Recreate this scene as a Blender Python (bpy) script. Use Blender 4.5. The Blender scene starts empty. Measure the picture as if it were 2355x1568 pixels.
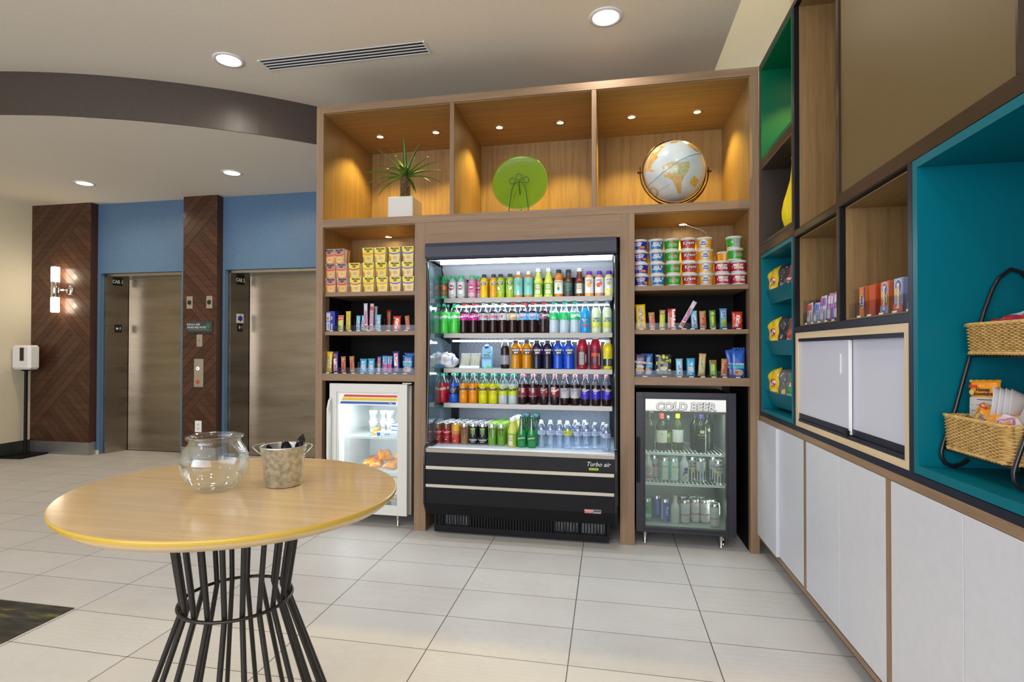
import bpy, math, random
from mathutils import Vector, Matrix
PI = math.pi
random.seed(7)
SC = bpy.context.scene
COL = SC.collection

# ------------------------------------------------------------------ camera
FPX, YAW, PITCH, ROLL = 1263.32, .1964, .0104, .0020
CAM = Vector((-.9516, -3.777, 1.3))
PPX, PPY = -30.22, 7.24
_f = Vector((-math.sin(YAW), math.cos(YAW), 0)); _r = Vector((math.cos(YAW), math.sin(YAW), 0)); _u = Vector((0, 0, 1))
_f2 = _f*math.cos(PITCH) + _u*math.sin(PITCH); _u2 = _u*math.cos(PITCH) - _f*math.sin(PITCH)
CR = _r*math.cos(ROLL) + _u2*math.sin(ROLL); CU = _u2*math.cos(ROLL) - _r*math.sin(ROLL); CF = _f2
cd = bpy.data.cameras.new('camera'); cam = bpy.data.objects.new('camera', cd); COL.objects.link(cam)
m = Matrix((CR, CU, -CF)).transposed().to_4x4(); m.translation = CAM
cam.matrix_world = m
cd.sensor_fit = 'HORIZONTAL'; cd.sensor_width = 36.0; cd.lens = FPX/2355*36
cd.shift_x = -PPX/2355; cd.shift_y = PPY/2355
cd.clip_start = .05; cd.clip_end = 60
SC.camera = cam

# ------------------------------------------------------------------ world, exposure
w = bpy.data.worlds.new('world'); SC.world = w; w.use_nodes = True
bg = w.node_tree.nodes['Background']; bg.inputs[0].default_value = (.80, .90, 1, 1); bg.inputs[1].default_value = 0.6
vs = SC.view_settings; vs.view_transform = 'Standard'; vs.look = 'None'; vs.gamma = 1; vs.use_curve_mapping = False
vs.exposure = 0.0

def light(name, kind, loc, energy, color, parent=None, rot=(0, 0, 0), **k):
    l = bpy.data.lights.new(name, kind); l.energy = energy; l.color = color
    for a, b in k.items(): setattr(l, a, b)
    o = bpy.data.objects.new(name, l); COL.objects.link(o); o.location = loc; o.rotation_euler = rot
    if parent: o.parent = parent
    return o
# daylight of the glazed lobby front behind the camera
light('lobby_window_daylight', 'AREA', (-2.6, -7.6, 1.75), 370, (.90, .93, 1), rot=(PI/2+.32, 0, 0), shape='RECTANGLE', size=7.5, size_y=2.9)

# ------------------------------------------------------------------ materials
MATS = {}
def mat(name, color=(.5, .5, .5), rough=.5, metal=0, spec=.5, coat=0, trans=0, emit=None, es=1, ior=1.45, alpha=1, fn=None):
    if name in MATS: return MATS[name]
    M_ = bpy.data.materials.new(name); M_.use_nodes = True
    nt = M_.node_tree; b = nt.nodes['Principled BSDF']
    b.inputs['Base Color'].default_value = (*color, 1); b.inputs['Roughness'].default_value = rough
    b.inputs['Metallic'].default_value = metal; b.inputs['Specular IOR Level'].default_value = spec
    b.inputs['Coat Weight'].default_value = coat; b.inputs['Coat Roughness'].default_value = .08
    b.inputs['Transmission Weight'].default_value = trans; b.inputs['IOR'].default_value = ior
    b.inputs['Alpha'].default_value = alpha
    if emit: b.inputs['Emission Color'].default_value = (*emit, 1); b.inputs['Emission Strength'].default_value = es
    MATS[name] = M_
    if fn: fn(nt, b)
    return M_
class N:
    'tiny node helper'
    def __init__(s, nt): s.nt = nt
    def n(s, t, **k):
        x = s.nt.nodes.new(t)
        for a, b in k.items(): setattr(x, a, b)
        return x
    def l(s, a, b): s.nt.links.new(a, b)
    def m(s, op, a, b=None, c=None):
        x = s.n('ShaderNodeMath', operation=op)
        for i, v in enumerate((a, b, c)):
            if v is None: continue
            if isinstance(v, (int, float)): x.inputs[i].default_value = v
            else: s.l(v, x.inputs[i])
        return x.outputs[0]
    def coords(s, sc=(1, 1, 1), rot=(0, 0, 0), kind='Object'):
        t = s.n('ShaderNodeTexCoord'); mp = s.n('ShaderNodeMapping')
        mp.inputs['Scale'].default_value = sc; mp.inputs['Rotation'].default_value = rot
        s.l(t.outputs[kind], mp.inputs[0]); return mp.outputs[0]
    def noise(s, v, scale=5, detail=4, rough=.55):
        x = s.n('ShaderNodeTexNoise'); s.l(v, x.inputs['Vector']); x.inputs['Scale'].default_value = scale
        x.inputs['Detail'].default_value = detail; x.inputs['Roughness'].default_value = rough
        return x.outputs[0]
    def ramp(s, v, stops):
        x = s.n('ShaderNodeValToRGB'); e = x.color_ramp.elements
        while len(e) < len(stops): e.new(.5)
        for i, (p, c) in enumerate(stops): e[i].position = p; e[i].color = (*c, 1)
        s.l(v, x.inputs[0]); return x.outputs[0]
    def bump(s, h, b, strength=.2, dist=.01):
        x = s.n('ShaderNodeBump'); x.inputs['Strength'].default_value = strength; x.inputs['Distance'].default_value = dist
        s.l(h, x.inputs['Height']); s.l(x.outputs[0], b.inputs['Normal'])
    def mix(s, f, a, b):
        x = s.n('ShaderNodeMix', data_type='RGBA')
        if isinstance(f, (int, float)): x.inputs[0].default_value = f
        else: s.l(f, x.inputs[0])
        for i, v in ((6, a), (7, b)):
            if isinstance(v, tuple): x.inputs[i].default_value = (*v, 1)
            else: s.l(v, x.inputs[i])
        return x.outputs[2]

def wood(name, dark, light_, grain='z', rough=.45, coat=0, scale=1.0, spec=.4):
    sc = {'z': (26, 26, 1.1), 'x': (1.1, 26, 26), 'y': (26, 1.1, 26)}[grain]
    def fn(nt, b):
        h = N(nt); v = h.coords(tuple(a*scale for a in sc))
        a = h.noise(v, 1.6, 5, .65); c = h.noise(v, 7, 2, .5)
        s = h.m('ADD', h.m('MULTIPLY', a, .75), h.m('MULTIPLY', c, .25))
        h.l(h.ramp(s, [(.33, dark), (.68, light_)]), b.inputs['Base Color']); h.bump(s, b, .06, .003)
    return mat(name, rough=rough, coat=coat, spec=spec, fn=fn)
WD, WL = (.205, .128, .075), (.305, .20, .122)
wood_v = wood('walnut_laminate_vertical', WD, WL, 'z')
wood_h = wood('walnut_laminate_horizontal', WD, WL, 'x')
wood_hy = wood('walnut_laminate_long', WD, WL, 'y')
oak_v = wood('oak_veneer_vertical', (.19, .112, .042), (.295, .185, .078), 'z', .5)
pale_y = wood('pale_maple_long', (.56, .43, .27), (.68, .54, .36), 'y', .45)
pale_z = wood('pale_maple_upright', (.56, .43, .27), (.68, .54, .36), 'z', .45)
table_wood = wood('beech_table_veneer', (.58, .40, .20), (.70, .50, .27), 'x', .16, .35)
table_edge = mat('ochre_edge_band', (.50, .33, .045), .3, coat=.2)
table_under = wood('beech_bevel', (.56, .40, .21), (.64, .47, .27), 'x', .35, .1)
rail_m = mat('price_rail_steel', (.27, .25, .23), .42, .8)
dark_wood = wood('dark_stained_plank', (.045, .018, .010), (.095, .042, .024), 'x', .32, .1)
dark_wood_v = wood('dark_stained_edge', (.040, .016, .010), (.075, .033, .020), 'z', .4)

def noisy(name, c1, c2, scale, rough=.5, bump=0, metal=0, sc=(1, 1, 1), coat=0, dist=.002, spec=.5, detail=4):
    def fn(nt, b):
        h = N(nt); v = h.coords(sc); a = h.noise(v, scale, detail)
        h.l(h.ramp(a, [(.3, c1), (.7, c2)]), b.inputs['Base Color'])
        if bump: h.bump(a, b, bump, dist)
    return mat(name, rough=rough, metal=metal, coat=coat, spec=spec, fn=fn)
def floor_fn(nt, b):
    h = N(nt); g = h.n('ShaderNodeNewGeometry'); s = h.n('ShaderNodeSeparateXYZ'); h.l(g.outputs['Position'], s.inputs[0])
    ix = h.m('DIVIDE', h.m('ADD', s.outputs[0], 2.3354), .6103); iy = h.m('DIVIDE', h.m('ADD', s.outputs[1], .2669), .30515)
    dx = h.m('ABSOLUTE', h.m('SUBTRACT', ix, h.m('ROUND', ix))); dy = h.m('ABSOLUTE', h.m('SUBTRACT', iy, h.m('ROUND', iy)))
    line = h.m('MAXIMUM', h.m('LESS_THAN', dx, .0022/.6103), h.m('LESS_THAN', dy, .0018/.30515))
    cell = h.n('ShaderNodeCombineXYZ'); h.l(h.m('FLOOR', ix), cell.inputs[0]); h.l(h.m('FLOOR', iy), cell.inputs[1])
    wn = h.n('ShaderNodeTexWhiteNoise'); h.l(cell.outputs[0], wn.inputs['Vector'])
    no = h.noise(g.outputs['Position'], 3.5, 5); fine = h.noise(g.outputs['Position'], 160, 2)
    wv = h.n('ShaderNodeTexWave', wave_type='RINGS'); wv.inputs['Scale'].default_value = 22; wv.inputs['Distortion'].default_value = 5; wv.inputs['Detail'].default_value = 1
    ad = h.n('ShaderNodeVectorMath', operation='ADD'); sc = h.n('ShaderNodeVectorMath', operation='SCALE'); h.l(wn.outputs['Color'], sc.inputs[0]); sc.inputs['Scale'].default_value = 3
    h.l(g.outputs['Position'], ad.inputs[0]); h.l(sc.outputs[0], ad.inputs[1]); h.l(ad.outputs[0], wv.inputs['Vector'])
    f = h.m('ADD', h.m('MULTIPLY', no, .6), h.m('ADD', h.m('MULTIPLY', wn.outputs['Value'], .22), h.m('MULTIPLY', wv.outputs['Fac'], .12)))
    c = h.ramp(f, [(.2, (.50, .485, .475)), (.8, (.60, .59, .585))])
    h.l(h.mix(line, c, (.07, .06, .055)), b.inputs['Base Color'])
    h.bump(h.m('SUBTRACT', h.m('ADD', h.m('MULTIPLY', fine, .25), h.m('MULTIPLY', wv.outputs['Fac'], .3)), line), b, .10, .003)
floor_m = mat('porcelain_floor_tile', rough=.46, spec=.4, fn=floor_fn)
def carpet_fn(nt, b):
    h = N(nt); v = h.coords((1, 3.5, 1)); a = h.noise(v, 5, 2); f = h.noise(h.coords(), 260, 3)
    c = h.ramp(a, [(.42, (.055, .052, .045)), (.56, (.09, .085, .07)), (.66, (.22, .19, .035))])
    h.l(h.mix(h.m('MULTIPLY', f, .6), c, (.03, .03, .028)), b.inputs['Base Color']); h.bump(f, b, .5, .004)
carpet_m = mat('carpet_pile', rough=.95, spec=.1, fn=carpet_fn)
paint_ceiling = noisy('ceiling_paint', (.78, .72, .62), (.81, .75, .65), 40, .8, .03)
paint_cream = noisy('cream_wall_covering', (.66, .60, .45), (.72, .66, .51), 120, .75, .12)
paint_blue = noisy('blue_wall_covering', (.080, .155, .27), (.100, .185, .315), 60, .42, .08)
soffit_m = noisy('brown_soffit_paint', (.062, .047, .038), (.076, .058, .047), 60, .42, .05, .15)
def steel_fn(c1, c2, st):
    def fn(nt, b):
        h = N(nt); a = h.noise(h.coords(st), 1, 4, .6); e = h.noise(h.coords((.7, .7, 5.5)), 1.3, 3, .5)
        s = h.m('ADD', h.m('MULTIPLY', a, .35), h.m('MULTIPLY', e, .65))
        h.l(h.ramp(s, [(.3, c1), (.7, c2)]), b.inputs['Base Color']); h.bump(a, b, .05, .002)
        h.l(h.m('MULTIPLY_ADD', e, .22, .18), b.inputs['Roughness'])
    return fn
door_steel = mat('brushed_elevator_steel', metal=1, fn=steel_fn((.27, .225, .175), (.42, .365, .295), (3, 3, 260)))
frame_steel = mat('brushed_frame_steel', metal=1, fn=steel_fn((.42, .38, .33), (.55, .50, .43), (3, 3, 260)))
base_steel = noisy('brushed_kick_plate', (.40, .40, .40), (.46, .46, .46), 3, .42, .05, .9, (2, 2, 200))
steel = noisy('stainless_trim', (.52, .49, .45), (.62, .59, .54), 4, .28, 0, 1, (60, 60, 3))
chrome = mat('polished_chrome', (.75, .72, .68), .12, 1)
gal = noisy('galvanised_zinc', (.36, .37, .34), (.66, .67, .62), 70, .36, .12, .85, detail=2)
blackm = mat('black_powder_coat', (.006, .006, .008), .45, spec=.25)
blackw = mat('black_wire', (.010, .010, .011), .3, coat=.2)
rodm = mat('black_rod_enamel', (.014, .012, .010), .35)
dark_shade = mat('painted_dark_shade', (.006, .005, .005), .7, spec=.2)  # near-black colour that paints in the shade of the unlit niches
canopy_m = mat('charcoal_canopy_enamel', (.040, .042, .065), .38, spec=.35)
bronze = mat('bronze_steel_bar', (.075, .055, .042), .30, .75)
brown_glass = mat('bronze_panel_lacquer', (.145, .100, .038), .46, .3)
navy = mat('navy_black_aluminium', (.012, .013, .028), .40, spec=.3)
teal = mat('teal_lacquer', (.0, .130, .175), .36, spec=.22)
green = mat('emerald_lacquer', (.0, .11, .055), .45, spec=.25)
white_door = noisy('white_laminate', (.56, .57, .63), (.59, .60, .66), 30, .42)
frost = mat('frosted_glass', (.54, .55, .66), .36, spec=.5)
white_pl = mat('white_plastic', (.80, .80, .80), .35)
white_pot = mat('white_glazed_ceramic', (.62, .60, .57), .25)
off = mat('offwhite_foam', (.74, .72, .66), .6)
fridge_white = mat('fridge_white_enamel', (.66, .66, .62), .35)
fridge_liner = mat('fridge_liner_white', (.72, .75, .77), .45)
beer_liner = mat('fridge_liner_grey', (.34, .385, .36), .45)
shelf_wire = mat('white_coated_wire', (.75, .80, .78), .4)
def clear_mat(name, tint=(.95, .97, 1), op=.12, rough=.04, gl=(.9, .95, 1), fz=.6):
    M_ = bpy.data.materials.new(name); M_.use_nodes = True; nt = M_.node_tree; nt.nodes.clear()
    o = nt.nodes.new('ShaderNodeOutputMaterial'); t = nt.nodes.new('ShaderNodeBsdfTransparent'); t.inputs[0].default_value = (*tint, 1)
    g = nt.nodes.new('ShaderNodeBsdfGlossy'); g.inputs['Roughness'].default_value = rough; g.inputs[0].default_value = (*gl, 1)
    lw = nt.nodes.new('ShaderNodeLayerWeight'); lw.inputs[0].default_value = .35
    ma = nt.nodes.new('ShaderNodeMath'); ma.operation = 'MULTIPLY_ADD'; ma.inputs[1].default_value = fz; ma.inputs[2].default_value = op
    mx = nt.nodes.new('ShaderNodeMixShader')
    nt.links.new(lw.outputs['Facing'], ma.inputs[0]); nt.links.new(ma.outputs[0], mx.inputs[0])
    nt.links.new(t.outputs[0], mx.inputs[1]); nt.links.new(g.outputs[0], mx.inputs[2]); nt.links.new(mx.outputs[0], o.inputs[0])
    MATS[name] = M_; return M_
clear_pl = clear_mat('clear_pet_plastic', (.90, .94, .97), .10)
water_pl = clear_mat('clear_water_plastic', (.80, .88, .96), .16, .06)
pane_m = clear_mat('clear_glass_pane', (.93, .96, .95), .03, .02)
beer_pane = clear_mat('misted_glass_pane', (.84, .88, .86), .06, .12, (.8, .9, .86))
acrylic = clear_mat('clear_acrylic', (.93, .93, .97), .012, .08, fz=.07)
film = clear_mat('clear_film', (.85, .9, .95), .22, .12)
greenglass = clear_mat('green_bottle_plastic', (.02, .50, .12), .10, .06)
bowl_glass = clear_mat('blown_glass', (.97, .98, .98), .015, .015, fz=.45)
end_glass = mat('reflective_end_glass', (.10, .16, .18), .03, .55, coat=.5)
def emis(name, c, s): return mat(name, (.8, .8, .8), .5, emit=c, es=s)
def pk(c, rough=.36, coat=.08):
    'printed packaging colour'
    c = tuple(c); k = 'print_%02x%02x%02x_%d' % (*[int(min(1, max(0, v))*255) for v in c], int(rough*100))
    return mat(k, c, rough, coat=coat)
def liq(c): return mat('drink_%02x%02x%02x' % tuple(int(v*255) for v in c), c, .16, spec=.4, coat=.1)
W_ = (.80, .80, .80); K_ = (.012, .012, .014); R_ = (.55, .015, .02); Y_ = (.80, .55, .01); B_ = (.01, .03, .35); G_ = (.02, .30, .04)

# ------------------------------------------------------------------ mesh helpers
class M:
    def __init__(s): s.v = []; s.f = []; s.m = []; s.sm = []
    def add(s, vs_, fs, mi=0, sm=False):
        o = len(s.v); s.v += [tuple(p) for p in vs_]
        for i, f in enumerate(fs):
            s.f.append([o+j for j in f]); s.m.append(mi[i] if isinstance(mi, list) else mi); s.sm.append(sm)
        return s
    def box(s, x0, x1, y0, y1, z0, z1, mi=0, bev=0):
        x0, x1 = min(x0, x1), max(x0, x1); y0, y1 = min(y0, y1), max(y0, y1); z0, z1 = min(z0, z1), max(z0, z1)
        if not bev:
            return s.add([(x0, y0, z0), (x1, y0, z0), (x1, y1, z0), (x0, y1, z0), (x0, y0, z1), (x1, y0, z1), (x1, y1, z1), (x0, y1, z1)],
                         [(0, 3, 2, 1), (4, 5, 6, 7), (0, 1, 5, 4), (1, 2, 6, 5), (2, 3, 7, 6), (3, 0, 4, 7)], mi)
        b = bev; c = ((x0+x1)/2, (y0+y1)/2, (z0+z1)/2); h = ((x1-x0)/2, (y1-y0)/2, (z1-z0)/2); P = {}
        vs_ = []
        for sx in (-1, 1):
            for sy in (-1, 1):
                for sz in (-1, 1):
                    for a in range(3):
                        d = [h[0]-b, h[1]-b, h[2]-b]; d[a] = h[a]
                        P[(sx, sy, sz, a)] = len(vs_); vs_.append((c[0]+sx*d[0], c[1]+sy*d[1], c[2]+sz*d[2]))
        fs = []
        for a in range(3):
            o1, o2 = (a+1) % 3, (a+2) % 3
            for sg in (-1, 1):
                q = []
                for e1, e2 in ((-1, -1), (1, -1), (1, 1), (-1, 1)):
                    k = [0, 0, 0]; k[a] = sg; k[o1] = e1; k[o2] = e2; q.append(P[(*k, a)])
                fs.append(q if sg > 0 else q[::-1])
            for e1 in (-1, 1):
                for e2 in (-1, 1):
                    q = []
                    for t, ax in ((-1, o1), (1, o1), (1, o2), (-1, o2)):
                        k = [0, 0, 0]; k[a] = t; k[o1] = e1; k[o2] = e2; q.append(P[(*k, ax)])
                    fs.append(q if e1*e2 > 0 else q[::-1])
        for sx in (-1, 1):
            for sy in (-1, 1):
                for sz in (-1, 1):
                    q = [P[(sx, sy, sz, a)] for a in range(3)]; fs.append(q if sx*sy*sz > 0 else q[::-1])
        return s.add(vs_, fs, mi)
    def lathe(s, prof, seg=20, mi=0, c=(0, 0, 0), sx=1, sy=1, cap=True, sm=True):
        vs_ = []; n = len(prof)
        for r, z in prof:
            for k in range(seg):
                a = 2*PI*k/seg; vs_.append((c[0]+sx*r*math.cos(a), c[1]+sy*r*math.sin(a), c[2]+z))
        fs = []; ms = []
        for i in range(n-1):
            for k in range(seg):
                k2 = (k+1) % seg; fs.append((i*seg+k, i*seg+k2, (i+1)*seg+k2, (i+1)*seg+k)); ms.append(mi[i] if isinstance(mi, list) else mi)
        s.add(vs_, fs, ms, sm)
        if cap:
            s.add(vs_[:seg], [tuple(range(seg))[::-1]], ms[0]); s.add(vs_[-seg:], [tuple(range(seg))], ms[-1])
        return s
    def tube(s, pts, r=.005, seg=8, mi=0, closed=False):
        pts = [Vector(p) for p in pts]; n = len(pts); vs_ = []; up = None
        for i, p in enumerate(pts):
            a = pts[(i-1) % n] if (closed or i > 0) else p; b = pts[(i+1) % n] if (closed or i < n-1) else p
            t = (b-a).normalized()
            if up is None:
                up = Vector((0, 0, 1)) if abs(t.z) < .9 else Vector((1, 0, 0))
            x = t.cross(up).normalized(); up = x.cross(t).normalized()
            rr = r[i] if isinstance(r, (list, tuple)) else r
            for k in range(seg):
                an = 2*PI*k/seg; vs_.append(p+(x*math.cos(an)+up*math.sin(an))*rr)
        fs = []
        for i in range(n if closed else n-1):
            j = (i+1) % n
            for k in range(seg):
                k2 = (k+1) % seg; fs.append((i*seg+k, i*seg+k2, j*seg+k2, j*seg+k))
        s.add(vs_, fs, mi, True)
        if not closed: s.add(vs_[:seg], [tuple(range(seg))[::-1]], mi); s.add(vs_[-seg:], [tuple(range(seg))], mi)
        return s
    def prism(s, poly, lo, hi, axis='x', mi=0):
        'poly: 2-D ring in the plane across axis'
        mp = {'x': lambda a, b, t: (t, a, b), 'y': lambda a, b, t: (a, t, b), 'z': lambda a, b, t: (a, b, t)}[axis]
        n = len(poly); vs_ = [mp(a, b, lo) for a, b in poly]+[mp(a, b, hi) for a, b in poly]
        ar = sum(poly[i][0]*poly[(i+1) % n][1]-poly[(i+1) % n][0]*poly[i][1] for i in range(n))
        fs = [tuple(range(n))[::-1], tuple(range(n, 2*n))]+[(i, (i+1) % n, n+(i+1) % n, n+i) for i in range(n)]
        if (ar < 0) != (axis == 'y'): fs = [f[::-1] for f in fs]
        return s.add(vs_, fs, mi)
    def build(s, name, mats, parent=None, loc=(0, 0, 0), rot=(0, 0, 0), kind=None, label=None):
        me = bpy.data.meshes.new(name); me.from_pydata(s.v, [], s.f)
        for x in (mats if isinstance(mats, (list, tuple)) else [mats]): me.materials.append(x)
        me.polygons.foreach_set('material_index', s.m); me.polygons.foreach_set('use_smooth', s.sm); me.update()
        o = bpy.data.objects.new(name, me); COL.objects.link(o); o.location = loc; o.rotation_euler = rot
        if parent: o.parent = parent
        if kind: o['kind'] = kind
        if label: o['label'] = label
        return o
def thing(name, label, cat, loc=(0, 0, 0), rot=(0, 0, 0), group=None):
    o = bpy.data.objects.new(name, None); COL.objects.link(o); o.empty_display_size = .05
    o.location = loc; o.rotation_euler = rot if isinstance(rot, tuple) else (0, 0, rot); tag(o, label, cat, group); return o
def tag(o, label, cat, group=None):
    o['label'] = label; o['category'] = cat
    if group: o['group'] = group
    return o
KIDS = {}
def dup(root, loc, rot, label, group=None):
    'copy of a thing, its parts and their sub-parts'
    def cp(o, par):
        c = o.copy(); COL.objects.link(c)
        if par: c.parent = par
        for ch in o.children: cp(ch, c)
        return c
    c = cp(root, None); c.location = loc; c.rotation_euler = rot if isinstance(rot, tuple) else (0, 0, rot)
    c['label'] = label
    if group: c['group'] = group
    return c
def wx(u, y, v=784):
    'x of the point at image column u on the plane y'
    r = CF+CR*((u-1177.5-PPX)/FPX)-CU*((v-784-PPY)/FPX); t = (y-CAM.y)/r.y; return CAM.x+t*r.x
def wy(u, x, v=784):
    r = CF+CR*((u-1177.5-PPX)/FPX)-CU*((v-784-PPY)/FPX); t = (x-CAM.x)/r.x; return CAM.y+t*r.y

# lettering and printed artwork laid on a surface
TXT = {}
def text_mesh(s_, bold=.02, shear=0.0):
    k = (s_, bold, shear)
    if k in TXT: return TXT[k]
    cu = bpy.data.curves.new('lettering', 'FONT'); cu.body = s_; cu.align_x = 'CENTER'; cu.align_y = 'CENTER'
    cu.size = 1; cu.offset = bold; cu.shear = shear; cu.resolution_u = 2
    o = bpy.data.objects.new('lettering', cu); COL.objects.link(o)
    dg = bpy.context.evaluated_depsgraph_get(); me = bpy.data.meshes.new_from_object(o.evaluated_get(dg))
    r = ([(v.co.x, v.co.y) for v in me.vertices], [tuple(p.vertices) for p in me.polygons])
    bpy.data.objects.remove(o); bpy.data.curves.remove(cu); bpy.data.meshes.remove(me)
    TXT[k] = r; return r
def flat(y0=0): return lambda x, z, o: (x, y0-o, z)
def cyl(r): return lambda x, z, o: ((r+o)*math.sin(x/r), -(r+o)*math.cos(x/r), z)
def cone(rf): return lambda x, z, o: ((rf(z)+o)*math.sin(x/rf(z)), -(rf(z)+o)*math.cos(x/rf(z)), z)
def printed(parent, items, surf, name='printed_artwork', loc=(0, 0, 0), rot=(0, 0, 0), base=.0006, rough=.4):
    g = M(); cols = []; lay = {}
    def ci(c):
        c = tuple(c)
        if c not in cols: cols.append(c)
        return cols.index(c)
    for n, it in enumerate(items):
        off_ = base+.00028*n; k = it[0]
        if k == 't':
            _, s_, x, z, h, c = it[:6]; rot_ = it[6] if len(it) > 6 else 0; bold = it[7] if len(it) > 7 else .02; sh = it[8] if len(it) > 8 else 0
            vv, ff = text_mesh(s_, bold, sh); ca, sa = math.cos(rot_), math.sin(rot_); wsc = it[9] if len(it) > 9 else 1
            g.add([surf(x+h*(a*wsc*ca-b*sa), z+h*(a*wsc*sa+b*ca), off_) for a, b in vv], ff, ci(c))
        elif k == 'r':
            _, x0, x1, z0, z1, c = it[:6]; nx = 6; sk = it[6] if len(it) > 6 else 0
            pts = [surf(x0+(x1-x0)*i/nx+(sk*(j) if sk else 0), z0+(z1-z0)*j/2, off_) for j in range(3) for i in range(nx+1)]
            g.add(pts, [(j*(nx+1)+i, j*(nx+1)+i+1, (j+1)*(nx+1)+i+1, (j+1)*(nx+1)+i) for j in range(2) for i in range(nx)], ci(c))
        elif k == 'e':
            _, x, z, rx, rz, c = it[:6]; r_ = it[6] if len(it) > 6 else 0; ca, sa = math.cos(r_), math.sin(r_); S = 16
            def q(t, f): a, b = rx*math.cos(t)*f, rz*math.sin(t)*f; return surf(x+a*ca-b*sa, z+a*sa+b*ca, off_)
            pts = [surf(x, z, off_)]+[q(2*PI*i/S, .5) for i in range(S)]+[q(2*PI*i/S, 1) for i in range(S)]
            g.add(pts, [(0, 1+i, 1+(i+1) % S) for i in range(S)]+[(1+i, 1+S+i, 1+S+(i+1) % S, 1+(i+1) % S) for i in range(S)], ci(c))
        elif k == 'p':
            _, pl, c = it; n_ = len(pl); cx = sum(p[0] for p in pl)/n_; cz = sum(p[1] for p in pl)/n_
            pts = [surf(cx, cz, off_)]+[surf(cx+(a-cx)*.5, cz+(b-cz)*.5, off_) for a, b in pl]+[surf(a, b, off_) for a, b in pl]
            g.add(pts, [(0, 1+i, 1+(i+1) % n_) for i in range(n_)]+[(1+i, 1+n_+i, 1+n_+(i+1) % n_, 1+(i+1) % n_) for i in range(n_)], ci(c))
    return g.build(name, [pk(c, rough) for c in cols], parent, loc, rot)
CEIL, PUCK, COOL = 46, 50, 6.5
# ================================================================== SETTING
def struct(name, g, mats, parent=None): return g.build(name, mats, parent, kind=None if parent else 'structure')
XL, XR, YB, YF = -8.06, .47, 2.5, -8.4
struct('floor', M().box(XL-.2, XR+.3, YF, YB, -.12, 0), floor_m)
struct('floor', M().box(XL, -3.5745, -4.8, -1.478, -.02, .0035), carpet_m)
AC, AR = (-6.3606, 3.8854), 4.3755
def arc(x): return AC[1]-math.sqrt(AR*AR-(x-AC[0])**2)
xs = [XL+(-3.1-XL)*i/48 for i in range(49)]
g = M(); n = len(xs)     # upper ceiling with the bite of the round bulkhead
for i in range(n-1):
    g.prism([(xs[i], YF), (xs[i+1], YF), (xs[i+1], arc(xs[i+1])), (xs[i], arc(xs[i]))], 3.43, 3.6, 'z')
g.box(-3.1, -.157, YF, .92, 3.43, 3.6)
struct('ceiling', g, paint_ceiling)
struct('ceiling', M().box(-.157, XR+.2, YF, .92, 5.2, 5.3), paint_ceiling)
g = M()
for i in range(n-1):
    g.prism([(xs[i], arc(xs[i])+.012), (xs[i+1], arc(xs[i+1])+.012), (xs[i+1], 2.6), (xs[i], 2.6)], 3.10, 3.28, 'z')
struct('ceiling', g, paint_ceiling)
g = M()
for i in range(n-1):
    a, b = xs[i], xs[i+1]
    g.add([(a, arc(a), 3.098), (b, arc(b), 3.098), (b, arc(b), 3.44), (a, arc(a), 3.44), (a, arc(a)+.012, 3.098), (b, arc(b)+.012, 3.098), (b, arc(b)+.012, 3.44), (a, arc(a)+.012, 3.44)],
          [(0, 1, 2, 3), (0, 4, 5, 1), (4, 7, 6, 5), (3, 2, 6, 7)], 0, False)
struct('trim_1', g, soffit_m)
struct('wall_left', M().box(XL-.15, XL, YF, 2.6, 0, 3.6), paint_cream)
struct('baseboard_left', M().box(XL, XL+.012, -6, 1.838, 0, .168), mat('dark_green_base', (.020, .026, .024), .35))
struct('wall_right', M().box(XR, XR+.15, YF, .9, 0, 5.25), paint_cream)
struct('wall_back', M().box(-3.10, XR+.1, .91, 1.05, 0, 5.25), paint_cream)
struct('wall_back', M().box(-3.10, -2.95, 1.05, 2.4, 0, 3.2), paint_blue)
struct('wall_front', M().box(XL, XR+.1, YF-.1, YF, 0, .35).box(XL, XR+.1, YF-.1, YF, 3.1, 5.2), paint_cream)
# blue lift wall with two openings
g = M()
O1, O2 = (-7.134, -5.973), (-5.383, -4.17)
for a, b in ((XL, O1[0]), (O1[1], O2[0]), (O2[1], -3.1)): g.box(a, b, 1.94, 2.30, 0, 3.1)
for a, b in (O1, O2): g.box(a, b, 1.94, 2.30, 2.238, 3.1)
struct('wall_back', g, paint_blue)
g = M()
for a in (-7.176, -5.408): g.box(a, a+(.042 if a < -6 else .025), 1.930, 1.94, 0, .05)
struct('baseboard_back', g, mat('beige_tile_base', (.55, .5, .42), .5))
for k, (a, b) in enumerate((O1, O2)):
    g = M()     # splayed stainless return and head
    for s_, x in ((1, a), (-1, b)):
        g.prism([(x+s_*.030, 1.985), (x+s_*.042, 1.985), (x+s_*.104, 2.235), (x+s_*.104, 2.30), (x+s_*.0, 2.30), (x+s_*.0, 1.99)], 0, 2.238, 'z')
    g.box(a+.03, b-.03, 1.985, 2.30, 2.205, 2.236)
    struct('trim_%d' % (k+2), g, frame_steel)
    d = M().box(a+.112, b-.112, 2.245, 2.29, .006, 2.20)
    d.box(a+.1035, a+.112, 2.262, 2.29, .006, 2.20, 1)
    d.box(a+.112, b-.112, 2.24, 2.30, 0, .006, 1)
    struct('door_%d' % (k+1), d, [door_steel, blackm])

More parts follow.
